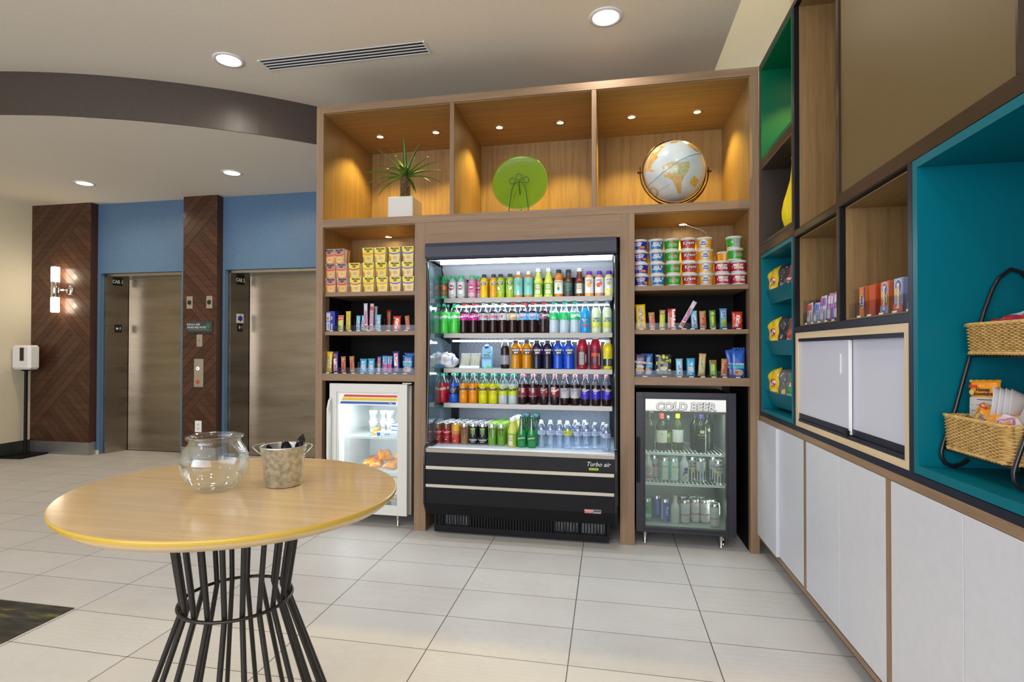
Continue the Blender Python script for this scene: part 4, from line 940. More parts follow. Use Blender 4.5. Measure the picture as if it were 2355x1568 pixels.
A += row([
    (1354.8, 'smoothie_bottle', 'purple-capped smoothie bottle with white label and orange slice', dict(cols=(.70, .34, .08), items=[('r', -.017, .017, .110, .122, (.14, .06, .05)), ('t', 'Naked', 0, .116, .011, W_), ('e', 0, .086, .014, .020, (.72, .32, .03)), ('e', .014, .100, .006, .008, (.70, .16, .02))])),
    (1378.2, 'smoothie_bottle', 'purple-capped smoothie bottle with white label and red fruit', dict(cols=(.55, .22, .12), items=[('r', -.017, .017, .110, .122, (.14, .06, .05)), ('t', 'Naked', 0, .116, .011, W_), ('e', -.006, .082, .014, .017, (.55, .05, .03)), ('e', .010, .094, .011, .014, (.62, .12, .06))])),
    (1400.3, 'smoothie_bottle', 'purple-capped smoothie bottle with lemon and green apple label, far right of top shelf', dict(cols=(.62, .60, .16), items=[('r', -.017, .017, .114, .124, (.14, .06, .05)), ('t', 'Naked', 0, .119, .010, W_), ('e', 0, .094, .014, .015, (.32, .42, .12)), ('e', -.010, .045, .012, .012, (.72, .60, .02)), ('e', .010, .045, .012, .012, (.76, .66, .05))])),
    ], Z1, y, .0320, .184, JB, capc=purp, capr=.60, cap0=.865, band=(.14, .74, (.66, .64, .60)))
for t_, lab in A:
    k = lab.split(',')[0]
    if 'tucked' in lab: continue
    second(t_, 'rear twin behind the '+lab if len(lab.split()) < 12 else 'rear twin behind the '+' '.join(lab.split()[:11]), .075)
# --- second shelf : sodas
red, wht = (.75, .10, .10), (.75, .75, .75)
spg, spc = (.06, .50, .06), (.10, .62, .42)
cola = (.018, .006, .006)
def script(s_, c, z=.131, h=.032, x=0): return [('t', s_, x, z, h, c, .12, .03, .25)]
BL = (.44, .66)
B = row([
    (1021.1, 'soda_bottle', 'green lemon-lime soda bottle at the far left of the second shelf', dict(cols=spg, capc=spc, fill=.80, band=(.42, .66, (.05, .48, .08)), items=[('t', 'Sprite', .0, .128, .034, W_, .1, .04, .2)], clearm=greenglass)),
    (1044.6, 'soda_bottle', 'green lemon-lime soda bottle beside the first magenta-labelled cola', dict(cols=spg, capc=spc, fill=.80, band=(.42, .66, (.05, .48, .08)), items=[('t', 'Sprite', .0, .128, .034, W_, .1, .04, .2)], clearm=greenglass)),
    (1066.4, 'soda_bottle', 'cola bottle with magenta label, left of its pair', dict(cols=cola, capc=red, band=(*BL, (.42, .02, .22)), items=script('Coca-Cola', W_, h=.026))),
    (1089.4, 'soda_bottle', 'cola bottle with magenta label, right of its pair', dict(cols=cola, capc=red, band=(*BL, (.42, .02, .22)), items=script('Coca-Cola', W_, h=.026))),
    (1111.7, 'soda_bottle', 'white-capped cola bottle with silver label turned so oke shows', dict(cols=cola, capc=wht, band=(*BL, (.36, .37, .42)), items=[('t', 'Diet Coke', -.010, .128, .030, (.50, .02, .03), 0, .03)])),
    (1134.1, 'soda_bottle', 'white-capped cola bottle with silver label, second of the silver three', dict(cols=cola, capc=wht, band=(*BL, (.36, .37, .42)), items=[('t', 'Coke', .006, .128, .036, (.50, .02, .03), 0, .03)])),
    (1155.9, 'soda_bottle', 'white-capped cola bottle with silver label and red mark, beside the gold-labelled one', dict(cols=cola, capc=wht, band=(*BL, (.42, .42, .46)), items=[('r', -.006, .006, .116, .140, (.45, .05, .04)), ('r', .010, .022, .114, .130, (.5, .52, .55)), ('r', -.022, -.012, .118, .138, (.3, .3, .35))])),
    (1178.9, 'soda_bottle', 'red-capped cola bottle with gold label', dict(cols=cola, capc=red, band=(*BL, (.42, .32, .18)), items=script('Coca', (.72, .68, .55), .133, .034)+[('e', .008, .112, .004, .004, (.5, .08, .03))])),
    (1202.6, 'soda_bottle', 'red-capped cola bottle with sky blue label, left of its pair', dict(cols=cola, capc=red, band=(*BL, (.12, .42, .75)), items=[('e', .0, .128, .020, .020, (.25, .22, .30))]+script('Coca', (.75, .6, .8), .136, .026)+[('e', -.004, .118, .005, .007, (.3, .02, .02))])),
    (1225.0, 'soda_bottle', 'red-capped cola bottle with sky blue label, right of its pair', dict(cols=cola, capc=red, band=(*BL, (.12, .42, .75)), items=[('e', .0, .128, .020, .020, (.25, .22, .30))]+script('Coca', (.75, .6, .8), .136, .026)+[('e', -.004, .118, .005, .007, (.3, .02, .02))])),
    (1249.7, 'soda_bottle', 'red-capped cola bottle with deep plum label', dict(cols=cola, capc=red, band=(*BL, (.10, .01, .05)), items=script('Coca', W_, .134, .036, .004)+[('r', -.018, .022, .112, .1135, W_), ('r', -.03, -.024, .108, .145, (.45, .3, .4))])),
    (1273.2, 'soda_bottle', 'clear lemon-lime soda bottle with green band, left of the clear three', dict(cols=(.42, .50, .56), capc=spc, fill=.80, band=(.43, .66, (.02, .42, .12)), items=[('r', -.012, .018, .104, .122, (.25, .50, .32))])),
    (1297.3, 'soda_bottle', 'clear lemon-lime soda bottle with green band, middle of the clear three', dict(cols=(.42, .50, .56), capc=spc, fill=.80, band=(.43, .66, (.02, .42, .12)), items=[('r', .014, .022, .104, .126, (.25, .50, .32))])),
    (1321.4, 'soda_bottle', 'clear lemon-lime soda bottle with green band and large white lettering', dict(cols=(.42, .50, .56), capc=spc, fill=.80, band=(.43, .66, (.02, .42, .12)), items=[('t', 'Sprite', .008, .130, .036, W_, .1, .04, .2)])),
    (1346.1, 'soda_bottle', 'bright blue soft drink bottle with grey cap', dict(cols=(.01, .26, .62), capc=(.42, .46, .55), fill=.84, band=(.18, .48, (.02, .24, .55)), items=[('r', -.022, .010, .080, .108, (.01, .015, .08)), ('t', 'Minute', -.006, .100, .013, W_), ('t', 'Maid', -.006, .088, .013, W_), ('e', 0, .056, .022, .008, (.50, .04, .08), .1)])),
    ], Z2, .238, .0332, .229, SB, fill=.76, capr=.41, cap0=.93)
lem = dict(cols=(.56, .62, .42), capc=(.42, .46, .52), fill=.84, band=(.16, .48, (.52, .60, .14)), items=[('r', -.020, .016, .082, .110, K_), ('t', 'Minute', -.002, .101, .013, W_), ('t', 'Maid', -.002, .089, .013, W_), ('r', .02, .034, .080, .112, (.05, .35, .55)), ('r', -.03, .02, .050, .070, (.62, .60, .05))])
B += row([(1371.2, 'lemonade_bottle', 'pale lemonade bottle with grey cap, left of its pair', dict(lem)), (1396.6, 'lemonade_bottle', 'pale lemonade bottle with grey cap, far right of the second shelf', dict(lem))], Z2, .238, .0345, .232, SB, capr=.40, cap0=.93)
for t_, lab in B[:14]:
    q = 'rear twin behind the '+' '.join(lab.split()[:12]); second(t_, q, .078, .006)
# --- third shelf
B = row([(1161.6, 'soda_bottle', 'lone dark cola bottle with silver label on the third shelf', dict(cols=cola, capc=(.45, .48, .56), capr=.41, cap0=.93, band=(.14, .43, (.22, .23, .29)), items=[('r', -.004, .018, .045, .090, (.30, .31, .36)), ('t', 'Diet', .008, .07, .016, (.12, .12, .16), 1.57)]))], Z3, .238, .0340, .236, SB, fill=.76)
def power(c, c2): return dict(cols=c, band=(.50, .73, c2), items=[('r', -.018, .030, .108, .150, K_), ('t', 'POWER', .006, .138, .017, W_, .05, .04), ('t', 'ADE', .008, .120, .017, W_, .05, .04), ('r', -.03, -.02, .11, .148, c)])
B += row([
    (1185.8, 'sports_drink', 'orange sports drink bottle, left of its pair', power((.55, .22, .004), (.40, .14, .01))),
    (1211.5, 'sports_drink', 'orange sports drink bottle, right of its pair', power((.55, .22, .004), (.40, .14, .01))),
    (1234.8, 'sports_drink', 'dark purple sports drink bottle, left of its pair', power((.012, .010, .035), (.07, .01, .16))),
    (1259.2, 'sports_drink', 'dark purple sports drink bottle, right of its pair', power((.012, .010, .035), (.02, .01, .05))),
    (1283.1, 'sports_drink', 'royal blue sports drink bottle, left of its pair', power((.01, .07, .52), (.02, .09, .42))),
    (1308.0, 'sports_drink', 'royal blue sports drink bottle, right of its pair', power((.01, .07, .52), (.02, .09, .42))),
    ], Z3, .238, .0355, .212, PB, capc=(.06, .06, .09), capr=.56, cap0=.905)
for t_, lab in B[1:]: second(t_, 'rear twin behind the '+lab, .078)
B = row([
    (1339.3, 'vitamin_drink', 'large red vitamin drink with white cap and nutrition table facing out', dict(cols=(.30, .01, .03), items=[('r', -.022, .016, .034, .126, (.30, .26, .27)), ('r', -.020, .014, .08, .082, K_), ('r', -.020, .014, .10, .101, K_), ('r', .024, .030, .05, .11, (.6, .55, .55))])),
    (1369.4, 'vitamin_drink', 'large red vitamin drink with white cap beside the yellow one', dict(cols=(.30, .01, .03), items=[('r', -.03, .02, .094, .120, (.55, .05, .02)), ('r', -.018, .01, .056, .088, (.12, .06, .08)), ('t', 'vitaminwater', .027, .075, .017, (.7, .65, .65), 1.57)]))],
    Z3, .240, .0405, .240, VB, capc=W_, capr=.50, cap0=.90, band=(.13, .58, (.10, .01, .02)))
B = row([(1398.0, 'vitamin_drink', 'small yellow vitamin drink with white cap, far right of the third shelf', dict(cols=(.72, .58, .01), items=[('r', -.04, .04, .078, .124, (.74, .62, .01)), ('t', 'zero', .0, .10, .016, (.4, .33, .0), 1.57), ('t', 'vitamin', -.006, .052, .017, (.7, .7, .6), 1.57), ('r', .006, .03, .034, .070, (.10, .10, .10))]))],
    Z3, .236, .0340, .214, VB, capc=W_, capr=.58, cap0=.90, band=(.13, .58, (.02, .02, .02)))
# carton
cx = wx(1121, .26)
t = thing('coconut_water_carton', 'light blue coconut water carton with dark blue screw cap on the third shelf', 'carton', (cx, .262, Z3))
M().prism([(-.033, 0), (.033, 0), (.035, .02), (.035, .150), (.030, .166), (-.030, .166), (-.035, .150), (-.035, .02)], -.028, .028, 'y').build('carton_body', pk((.20, .50, .72)), t)
M().lathe([(.017, 0), (.017, .012), (.015, .015)], 18).build('cap', pk((.01, .05, .50)), t, (0, -.022, .160), (.55, 0, 0))
printed(t, [('t', 'VITA', .0, .098, .022, (.02, .04, .22), 0, .05), ('t', 'COCO', .0, .078, .022, (.02, .04, .22), 0, .05), ('p', [(-.005, .128), (.012, .122), (.030, .128), (.034, .118), (.018, .112), (.004, .118)], (.02, .38, .18)), ('r', -.02, .02, .062, .064, (.05, .2, .35)), ('e', .014, .010, .020, .010, (.04, .45, .06)), ('r', -.033, -.020, .002, .012, (.03, .15, .5))], flat(-.028))
# wrapped snack bag and sandwich packs
t = thing('frozen_snack_bag', 'crumpled clear bag of pale snacks with a blue patch, left end of third shelf', 'bag', (wx(1030, .27), .275, Z3))
def blob(n1, n2, sx, sy, sz, seed, flatz=.25):
    r_ = random.Random(seed); g = M(); g.v = []; ph = [(r_.uniform(0, 6), r_.randint(2, 5), r_.randint(2, 4)) for _ in range(4)]
    for i in range(n2+1):
        for k in range(n1):
            b = -PI/2+PI*i/n2; a = 2*PI*k/n1; q = 1+sum(.07*math.sin(m1*a+p+m2*b) for p, m1, m2 in ph)
            x, y_, z = math.cos(b)*math.cos(a), math.cos(b)*math.sin(a), math.sin(b)
            x = math.copysign(abs(x)**.75, x); y_ = math.copysign(abs(y_)**.8, y_); g.v.append((x*sx*q, y_*sy*q, max(0, (z+1)*sz*q-.004)))
    for i in range(n2):
        for k in range(n1): k2 = (k+1) % n1; g.f.append([i*n1+k, i*n1+k2, (i+1)*n1+k2, (i+1)*n1+k]); g.m.append(0); g.sm.append(True)
    return g
bagw = noisy('pale_wrapped_snacks', (.42, .40, .44), (.70, .66, .62), 22, .3, .4, coat=.6, dist=.01)
blob(22, 12, .078, .055, .052, 4).build('bag_body', bagw, t)
printed(t, [('r', -.045, -.010, .004, .026, (.03, .16, .42)), ('r', .042, .055, .055, .092, (.10, .20, .60)), ('r', .050, .062, .025, .050, (.12, .22, .60))], lambda x, z, o: (x, -.0635+.55*x*x/.09*.09+max(0, z-.05)*.5-o, z+.002))
for u, lab in ((1071, 'clear sandwich wedge pack with cut side forward, beside the snack bag'), (1092.5, 'clear sandwich wedge pack with cut side forward, beside the blue carton')):
    t = thing('sandwich_pack', lab, 'sandwich', (wx(u, .25), .225, Z3), group='sandwich packs on the third shelf'); w2 = .0375
    g = M(); g.prism([(0, 0), (.035, .004), (.055, .106), (.050, .108)], -w2, w2, 'x'); g.v = [(a, b, c) for a, b, c in g.v]
    g.build('bread', noisy('cut_bread_and_filling', (.50, .42, .26), (.74, .70, .56), 1, .7, .1, sc=(150, 20, 8)), t, (0, .004, .001))
    M().prism([(-.004, 0), (.060, 0), (.060, .114), (.052, .116), (-.004, .02)], -w2-.003, w2+.003, 'x').build('clear_shell', film, t)
    printed(t, [('p', [(-w2, .003), (w2, .003), (w2*.9, .022), (-w2*.9, .022)], (.72, .74, .78)), ('t', 'sandwich', 0, .012, .010, (.3, .3, .4))], lambda x, z, o: (x, -.007+z*.3-o, z), 'label')
# --- fourth shelf
tc = (.08, .60, .42); pkk = (.80, .30, .40)
fan = lambda c, wc=(.02, .02, .10), x=0, bgc=None: ([('e', x, .108, .021, .021, bgc)] if bgc else [])+[('t', 'Fanta', x, .108, .032, wc, .12, .05), ('e', x, .128, .007, .004, (.10, .32, .03))]
def dp(bc, wc=(.62, .55, .55), x=0): return [('t', 'Dr', x-.010, .119, .018, wc, .25, .03, .2), ('t', 'Pepper', x+.003, .110, .019, wc, .25, .03, .2), ('t', '23', x-.008, .090, .014, wc, .1, .02)]
B4 = row([
    (1018.2, 'soda_bottle', 'strawberry red soda bottle at the far left of the fourth shelf', dict(cols=(.45, .01, .03), capc=tc, band=(.33, .58, (.50, .02, .03)), items=fan(0, (.65, .62, .62), .006))),
    (1043.4, 'soda_bottle', 'royal blue soda bottle with navy swirl label on the fourth shelf', dict(cols=(.01, .10, .55), capc=tc, band=(.30, .56, (.015, .02, .07)), items=[('e', 0, .098, .019, .019, (.30, .34, .42)), ('e', 0, .098, .014, .014, (.02, .03, .10)), ('e', .002, .100, .009, .007, (.25, .30, .40)), ('t', '?', .026, .108, .030, (.5, .52, .6))])),
    (1066.4, 'soda_bottle', 'orange soda bottle, left of its pair on the fourth shelf', dict(cols=(.72, .26, .004), capc=tc, band=(.30, .56, (.68, .24, .01)), items=fan(0, bgc=(.78, .36, .03)))),
    (1088.2, 'soda_bottle', 'orange soda bottle, right of its pair on the fourth shelf', dict(cols=(.72, .26, .004), capc=tc, band=(.30, .56, (.68, .24, .01)), items=fan(0, x=-.006, bgc=(.78, .36, .03)))),
    (1111.2, 'soda_bottle', 'yellow soda bottle, left of its pair on the fourth shelf', dict(cols=(.62, .60, .004), capc=tc, band=(.30, .56, (.58, .50, .01)), items=fan(0, x=.004, bgc=(.70, .60, .03)))),
    (1134.1, 'soda_bottle', 'yellow soda bottle, right of its pair on the fourth shelf', dict(cols=(.62, .60, .004), capc=tc, band=(.30, .56, (.58, .50, .01)), items=fan(0, x=.004, bgc=(.70, .60, .03)))),
    (1157.1, 'soda_bottle', 'milky pale soda bottle with lime label, left of its pair', dict(cols=(.46, .54, .56), capc=tc, band=(.30, .56, (.52, .62, .02)), items=fan(0, x=.006))),
    (1179.5, 'soda_bottle', 'milky pale soda bottle with lime label, right of its pair', dict(cols=(.46, .54, .56), capc=tc, band=(.30, .56, (.52, .62, .02)), items=fan(0, x=-.002))),
    (1202.0, 'soda_bottle', 'pink-capped dark soda bottle with maroon back label, left of its pair', dict(cols=cola, capc=pkk, band=(.25, .56, (.18, .02, .04)), items=[('r', -.004, .016, .088, .122, (.48, .42, .42)), ('r', -.03, -.012, .10, .122, (.35, .2, .22)), ('r', -.03, .03, .062, .064, (.5, .4, .4))])),
    (1226.1, 'soda_bottle', 'pink-capped dark soda bottle with maroon back label, right of its pair', dict(cols=cola, capc=pkk, band=(.25, .56, (.18, .02, .04)), items=[('r', -.006, .012, .088, .122, (.48, .42, .42)), ('r', -.03, -.014, .10, .122, (.35, .2, .22)), ('r', -.03, .03, .062, .064, (.5, .4, .4))])),
    (1251.3, 'soda_bottle', 'pink-capped dark soda bottle with plain maroon label and small lettering', dict(cols=cola, capc=pkk, band=(.28, .56, (.16, .015, .02)), items=dp(0, x=-.004)+[('r', .016, .026, .090, .102, (.5, .4, .35))])),
    (1276.2, 'soda_bottle', 'pink-capped dark soda bottle with bold maroon label and large lettering', dict(cols=cola, capc=pkk, band=(.28, .57, (.22, .01, .02)), items=[('t', 'Dr', -.012, .120, .028, W_, .2, .04, .2), ('t', 'Pepper', .004, .108, .024, W_, .25, .04, .2), ('t', '23', -.006, .086, .020, W_, .1, .03)])),
    (1299.0, 'soda_bottle', 'pink-capped diet soda bottle with white label, left of its pair', dict(cols=cola, capc=pkk, band=(.24, .56, (.46, .46, .50)), items=dp(0, (.25, .18, .24), .004))),
    (1322.5, 'soda_bottle', 'pink-capped diet soda bottle with white label, right of its pair', dict(cols=cola, capc=pkk, band=(.24, .56, (.46, .46, .50)), items=dp(0, (.25, .18, .24), -.004)+[('r', .016, .028, .07, .12, (.3, .3, .34))])),
    (1346.6, 'soda_bottle', 'pink-capped dark soda bottle with indigo label, left of the indigo three', dict(cols=cola, capc=pkk, band=(.22, .53, (.04, .02, .42)), items=[('r', -.04, .04, .112, .119, (.48, .36, .08))]+dp(0, (.7, .7, .75)))),
    (1370.8, 'soda_bottle', 'pink-capped dark soda bottle with indigo label, middle of the indigo three', dict(cols=cola, capc=pkk, band=(.22, .53, (.04, .02, .42)), items=[('r', -.04, .04, .112, .119, (.48, .36, .08))]+dp(0, (.7, .7, .75), .003))),
    (1395.2, 'soda_bottle', 'pink-capped dark soda bottle with indigo label, far right of the fourth shelf', dict(cols=cola, capc=pkk, band=(.22, .53, (.04, .02, .42)), items=[('r', -.04, .04, .112, .119, (.48, .36, .08))]+dp(0, (.7, .7, .75), .016)+dp(0, (.7, .7, .75), -.022)[:1])),
    ], Z4, .238, .0337, .222, SB, fill=.74, capr=.43, cap0=.935)
for t_, lab in B4[:10]+B4[12:14]: second(t_, 'rear twin behind the '+' '.join(lab.split()[:12]), .078, .005)
# --- deck: cans five deep
def can(name, lab, loc, r, h, c, items=(), topc=(.62, .62, .64), band=None, group=None, rot=0, lid=None):
    t = thing(name, lab, 'can', loc, (0, 0, rot), group)
    mi = [2, 0, 0, 2, 2]; g = M().lathe([(r*.80, 0), (r*.98, .008), (r, .014), (r, h-.020), (r*.90, h-.007), (r*.88, h)], 22, mi)
    al = mat('can_aluminium', (.62, .62, .64), .25, 1)
    g.build('can_body', [pk(c, .22), al, al], t)
    M().lathe([(r*.90, h-.001), (r*.90, h+.002), (r*.84, h+.002), (r*.80, h-.002), (.0005, h-.002)], 22, cap=False).build('lid', lid or mat('lid_metal', topc, .28, .85), t)
    if band: M().lathe([(r+.0005, band[0]*h), (r+.0005, band[1]*h)], 22, cap=False).build('label_band', pk(band[2], .25), t)
    if items: printed(t, items, cyl(r), base=.0009)
    return t
claw = lambda c: [('p', [(-.020, .125), (-.006, .125), (-.009, .115), (-.010, .085), (-.013, .075), (-.014, .11)], c), ('p', [(-.005, .124), (.006, .124), (.002, .110), (.002, .072), (-.001, .058), (-.003, .070), (-.003, .112)], c), ('p', [(.006, .125), (.020, .125), (.015, .112), (.014, .085), (.010, .070), (.009, .110)], c)]
yD = .170
cans = [
    (1009.5, 'coffee_can', 'red and brown cola coffee', (.34, .02, .025), [('r', -.03, .03, .105, .150, (.16, .05, .03)), ('r', -.006, .006, .118, .148, (.45, .32, .16)), ('e', 0, .088, .015, .018, (.60, .01, .02)), ('t', 'Coca-Cola', 0, .090, .013, W_, .05, .04), ('t', 'COFFEE', 0, .052, .010, (.5, .3, .2)), ('e', 0, .036, .010, .003, (.6, .5, .45))], .0262, 'leftmost'),
    (1028.6, 'coffee_can', 'red and brown cola coffee', (.34, .02, .025), [('r', -.03, .03, .105, .150, (.16, .05, .03)), ('r', -.006, .006, .118, .148, (.45, .32, .16)), ('e', 0, .088, .015, .018, (.60, .01, .02)), ('t', 'Coca-Cola', 0, .090, .013, W_, .05, .04), ('t', 'COFFEE', 0, .052, .010, (.5, .3, .2)), ('e', 0, .036, .010, .003, (.6, .5, .45))], .0262, 'second'),
    (1049.0, 'energy_can', 'orange to red energy', (.45, .06, .04), [('r', -.04, .04, .100, .150, (.66, .36, .03)), ('r', -.04, .04, .075, .100, (.58, .18, .03)), ('t', 'ENERGY', -.016, .09, .020, (.55, .42, .30), 1.57), ('e', 0, .028, .009, .003, (.6, .4, .3))], .0300, None),
    (1069.0, 'coffee_can', 'tan brown coffee', (.23, .13, .065), claw((.05, .02, .01))+[('r', -.012, .012, .018, .020, (.4, .3, .2))], .0300, None),
    (1089.5, 'energy_can', 'black energy', (.012, .014, .018), claw((.28, .50, .14))+[('t', 'MONSTER', 0, .038, .016, (.6, .62, .6), 0, .04), ('t', 'ENERGY', 0, .024, .010, (.4, .42, .4))], .0305, 'left black'),
    (1111.3, 'energy_can', 'black energy', (.012, .014, .018), claw((.28, .50, .14))+[('t', 'MONSTER', 0, .038, .016, (.6, .62, .6), 0, .04), ('t', 'ENERGY', 0, .024, .010, (.4, .42, .4))], .0305, 'right black'),
    (1132.5, 'energy_can', 'lime green energy', (.12, .30, .03), claw((.10, .06, .03))+[('r', -.03, .03, .130, .136, (.35, .42, .12)), ('r', .008, .014, .06, .12, (.35, .42, .40))], .0305, 'left lime'),
    (1154.0, 'energy_can', 'lime green energy', (.12, .30, .03), claw((.05, .03, .02))+[('r', -.03, .03, .130, .136, (.35, .42, .12))], .0305, 'right lime')]
depth_word = ['front', 'second', 'third', 'fourth', 'rearmost']
limel = mat('lime_lid', (.28, .75, .02), .3, .3)
for u, nm, desc, c, its_, r_, side in cans:
    x = wx(u, yD); w_ = {'leftmost': 'in the leftmost file', 'second': 'in the second file from left', 'left black': 'in the left black file', 'right black': 'in the right black file', 'left lime': 'in the left lime file', 'right lime': 'in the right lime file', None: 'in its file'}[side]
    first = can(nm, ('front %s can %s on the cooler deck' % (desc, w_)).replace(' and brown cola', '-brown'), (x, yD, Z5), r_, .157 if r_ > .027 else .155, c, its_, lid=limel if 'lime' in desc else (mat('white_lid', (.72, .72, .74), .3, .4) if 'cola' in desc else None), group='cans on the cooler deck')
    for k in range(1, 5): dup(first, (x+(.010 if nm == 'coffee_can' and u < 1040 else .004)*k, yD+k*(.0635 if r_ > .027 else .057), Z5), 0, ('%s %s can %s on the cooler deck' % (depth_word[k], desc, w_)).replace(' and brown cola', '-brown') )
# tea, sparkling and water bottles
t = bottle('tea_bottle', 'pale green tea bottle with white cap standing on the cooler deck', (wx(1178.5, .150), .150, Z5), .0330, .208, TB, (.55, .56, .12), capc=W_, capr=.56, cap0=.905, band=(.06, .48, (.24, .42, .03)), items=[('r', -.026, .008, .014, .084, (.66, .62, .46)), ('t', 'GOLD', -.009, .068, .018, (.3, .25, .12), 0, .03, 0, .8), ('t', 'PEAK', -.009, .050, .018, (.3, .25, .12), 0, .03, 0, .8)])
for k in range(1, 4): dup(t, (t.location.x+.005*k, .150+.070*k, Z5), 0, '%s pale green tea bottle in the file on the cooler deck' % depth_word[k])
for u, sd in ((1200.5, 'left'), (1223.5, 'right')):
    t = bottle('sparkling_water_bottle', 'front green sparkling water bottle in the %s file' % sd, (wx(u, .150), .150, Z5), .0345, .222, GB, (.01, .28, .07), fill=.62, body=mat('green_pet', (.01, .30, .08), .08, coat=.5, trans=.3), capc=(.01, .10, .10), capr=.42, cap0=.93, band=(.20, .42, (.008, .20, .055)),
               items=[('e', 0, .068, .027, .019, (.01, .12, .02), .15), ('t', 'perrier', 0, .069, .020, (.45, .62, .40), .1, .04)], clearm=greenglass)
    for k in range(1, 4):
        d_ = dup(t, (t.location.x+.006*k, .150+.072*k, Z5), 0, '%s green sparkling water bottle in the %s file' % (depth_word[k], sd))
def water(lab, u, y_, v=(.24, .42, .55), yellow=False, group='water bottles on the cooler deck'):
    r_, h_ = .0305, .186
    t = bottle('water_bottle', lab, (wx(u, y_), y_, Z5), r_, h_, WB, (.6, .6, .6), body=water_pl, fill=2, clearm=water_pl, capc=W_, capr=.42, cap0=.93, group=group)
    if yellow: l = M().lathe([(r_+.0006, .100), (r_+.0006, .128)], 22, cap=False).build('label', pk((.55, .55, .04)), t); printed(l, [('e', -.016, .114, .006, .006, (.05, .25, .12)), ('t', 'lemon', .006, .114, .014, (.35, .25, .0))], cyl(r_+.0006), base=.0005)
    else:
        l = M().lathe([(r_+.0006, .096), (r_+.0006, .124)], 22, cap=False).build('label', pk((.48, .56, .72)), t)
        printed(l, [('r', -.09, .09, .121, .124, (.45, .06, .14)), ('r', -.09, .09, .096, .0985, (.35, .04, .10)), ('t', 'CRYSTAL', .003, .114, .011, (.03, .15, .35), 0, .03), ('t', 'GEYSER', .003, .105, .009, (.05, .2, .4))], cyl(r_+.0006), base=.0005)
    return t
for u, y_, lab, yl in ((1246.0, .165, 'front water bottle beside the green sparkling ones', 0), (1266.8, .165, 'front water bottle, second from the green sparkling ones', 0), (1287.5, .170, 'front water bottle left of the yellow-labelled one', 0),
                      (1306.5, .150, 'front water bottle with a yellow label', 1), (1329.5, .155, 'front water bottle right of the yellow-labelled one', 0), (1349.0, .165, 'front water bottle, third from the right end', 0), (1368.5, .185, 'front water bottle, second from the right end', 0), (1394.5, .110, 'front water bottle nearest the right end of the deck', 0)):
    water(lab, u, y_, yellow=bool(yl))
for u, y_, lab in ((1244.6, .245, 'second-row water bottle behind the leftmost front one'), (1266.0, .245, 'second-row water bottle behind the second front one'), (1287.2, .245, 'second-row water bottle left of the yellow-labelled one'), (1304.5, .235, 'second-row water bottle behind the yellow-labelled one'),
                   (1323.3, .290, 'rear water bottle standing apart, left of two'), (1343.8, .300, 'rear water bottle standing apart, right of two'), (1387.8, .195, 'second-row water bottle behind the nearest right end one')):
    water(lab, u, y_)
# ================================================================== FRIDGES
def fridge(lab, x0, x1, zt, frame_m, body_mat, liner, win, shelves, pane, hinge_right=True, yf=.02, bodyx=None):
    xm = (x0+x1)/2; t = thing('glass_door_fridge', lab, 'fridge', (xm, .33, 0)); o = (xm, .33)
    def p(nm, g, m_, par=None, label=None): g.v = [(a-o[0], b-o[1], c) for a, b, c in g.v]; return g.build(nm, m_, par or t, label=label)
    wx0, wx1, wz0, wz1 = win; zb = .088; yb = .64; bx0, bx1 = bodyx or (x0+.006, x1-.006)
    y1 = yf+.045
    g = M(); wl = .028
    g.box(bx0, bx0+wl, y1+.004, yb, zb, zt-.012).box(bx1-wl, bx1, y1+.004, yb, zb, zt-.012).box(bx0+wl, bx1-wl, y1+.004, yb, zt-.04, zt-.012).box(bx0+wl, bx1-wl, y1+.004, yb, zb, zb+.03).box(bx0+wl, bx1-wl, yb-.02, yb, zb+.03, zt-.04)
    p('cabinet', g, body_mat)
    g = M(); a, b, c, d = bx0+wl, bx1-wl, zb+.03, zt-.04; e = .003
    g.box(a, a+e, y1+.01, yb-.021, c, d).box(b-e, b, y1+.01, yb-.021, c, d).box(a+e, b-e, y1+.01, yb-.021, c, c+e).box(a+e, b-e, y1+.01, yb-.021, d-e, d).box(a+e, b-e, yb-.025, yb-.021, c+e, d-e)
    p('liner', g, liner)
    dr = M().box(x0, wx0, yf, y1, zb, zt, bev=.0012).box(wx1, x1, yf, y1, zb, zt, bev=.0012).box(wx0, wx1, yf, y1, zb, wz0, bev=.0012).box(wx0, wx1, yf, y1, wz1, zt, bev=.0012)
    dr.box(wx0, wx0+.010, yf+.008, y1-.002, wz0, wz1).box(wx1-.010, wx1, yf+.008, y1-.002, wz0, wz1).box(wx0+.01, wx1-.01, yf+.008, y1-.002, wz0, wz0+.010).box(wx0+.01, wx1-.01, yf+.008, y1-.002, wz1-.01, wz1)
    door = p('door', dr, frame_m)
    gl = M().box(wx0+.010-o[0], wx1-.010-o[0], yf+.016-o[1], yf+.020-o[1], wz0+.01, wz1-.01).build('glass', pane, door)
    for z in shelves:
        g = M(); yy0 = y1+.02
        g.box(a+.012, b-.012, yy0, yy0+.006, z-.014, z-.006).box(a+.012, b-.012, yy0, yy0+.006, z-.003, z+.001).box(a+.012, b-.012, yb-.06, yb-.054, z-.012, z-.006)
        n = 22
        for k in range(n): x = a+.016+(b-a-.036)*k/(n-1); g.box(x, x+.004, yy0, yb-.055, z-.004, z)
        p('wire_shelf', g, shelf_wire)
    for x in (x0+.06, x1-.085):
        for y in (.068, yb-.06): p('foot', M().lathe([(.014, .004), (.014, .008), (.008, .014), (.012, .06), (.014, .088)], 12, c=(x, y, 0)), noisy('nickel_foot', (.5, .48, .42), (.6, .57, .5), 20, .3, 0, .9))
    return t, p, door, o, (a, b)
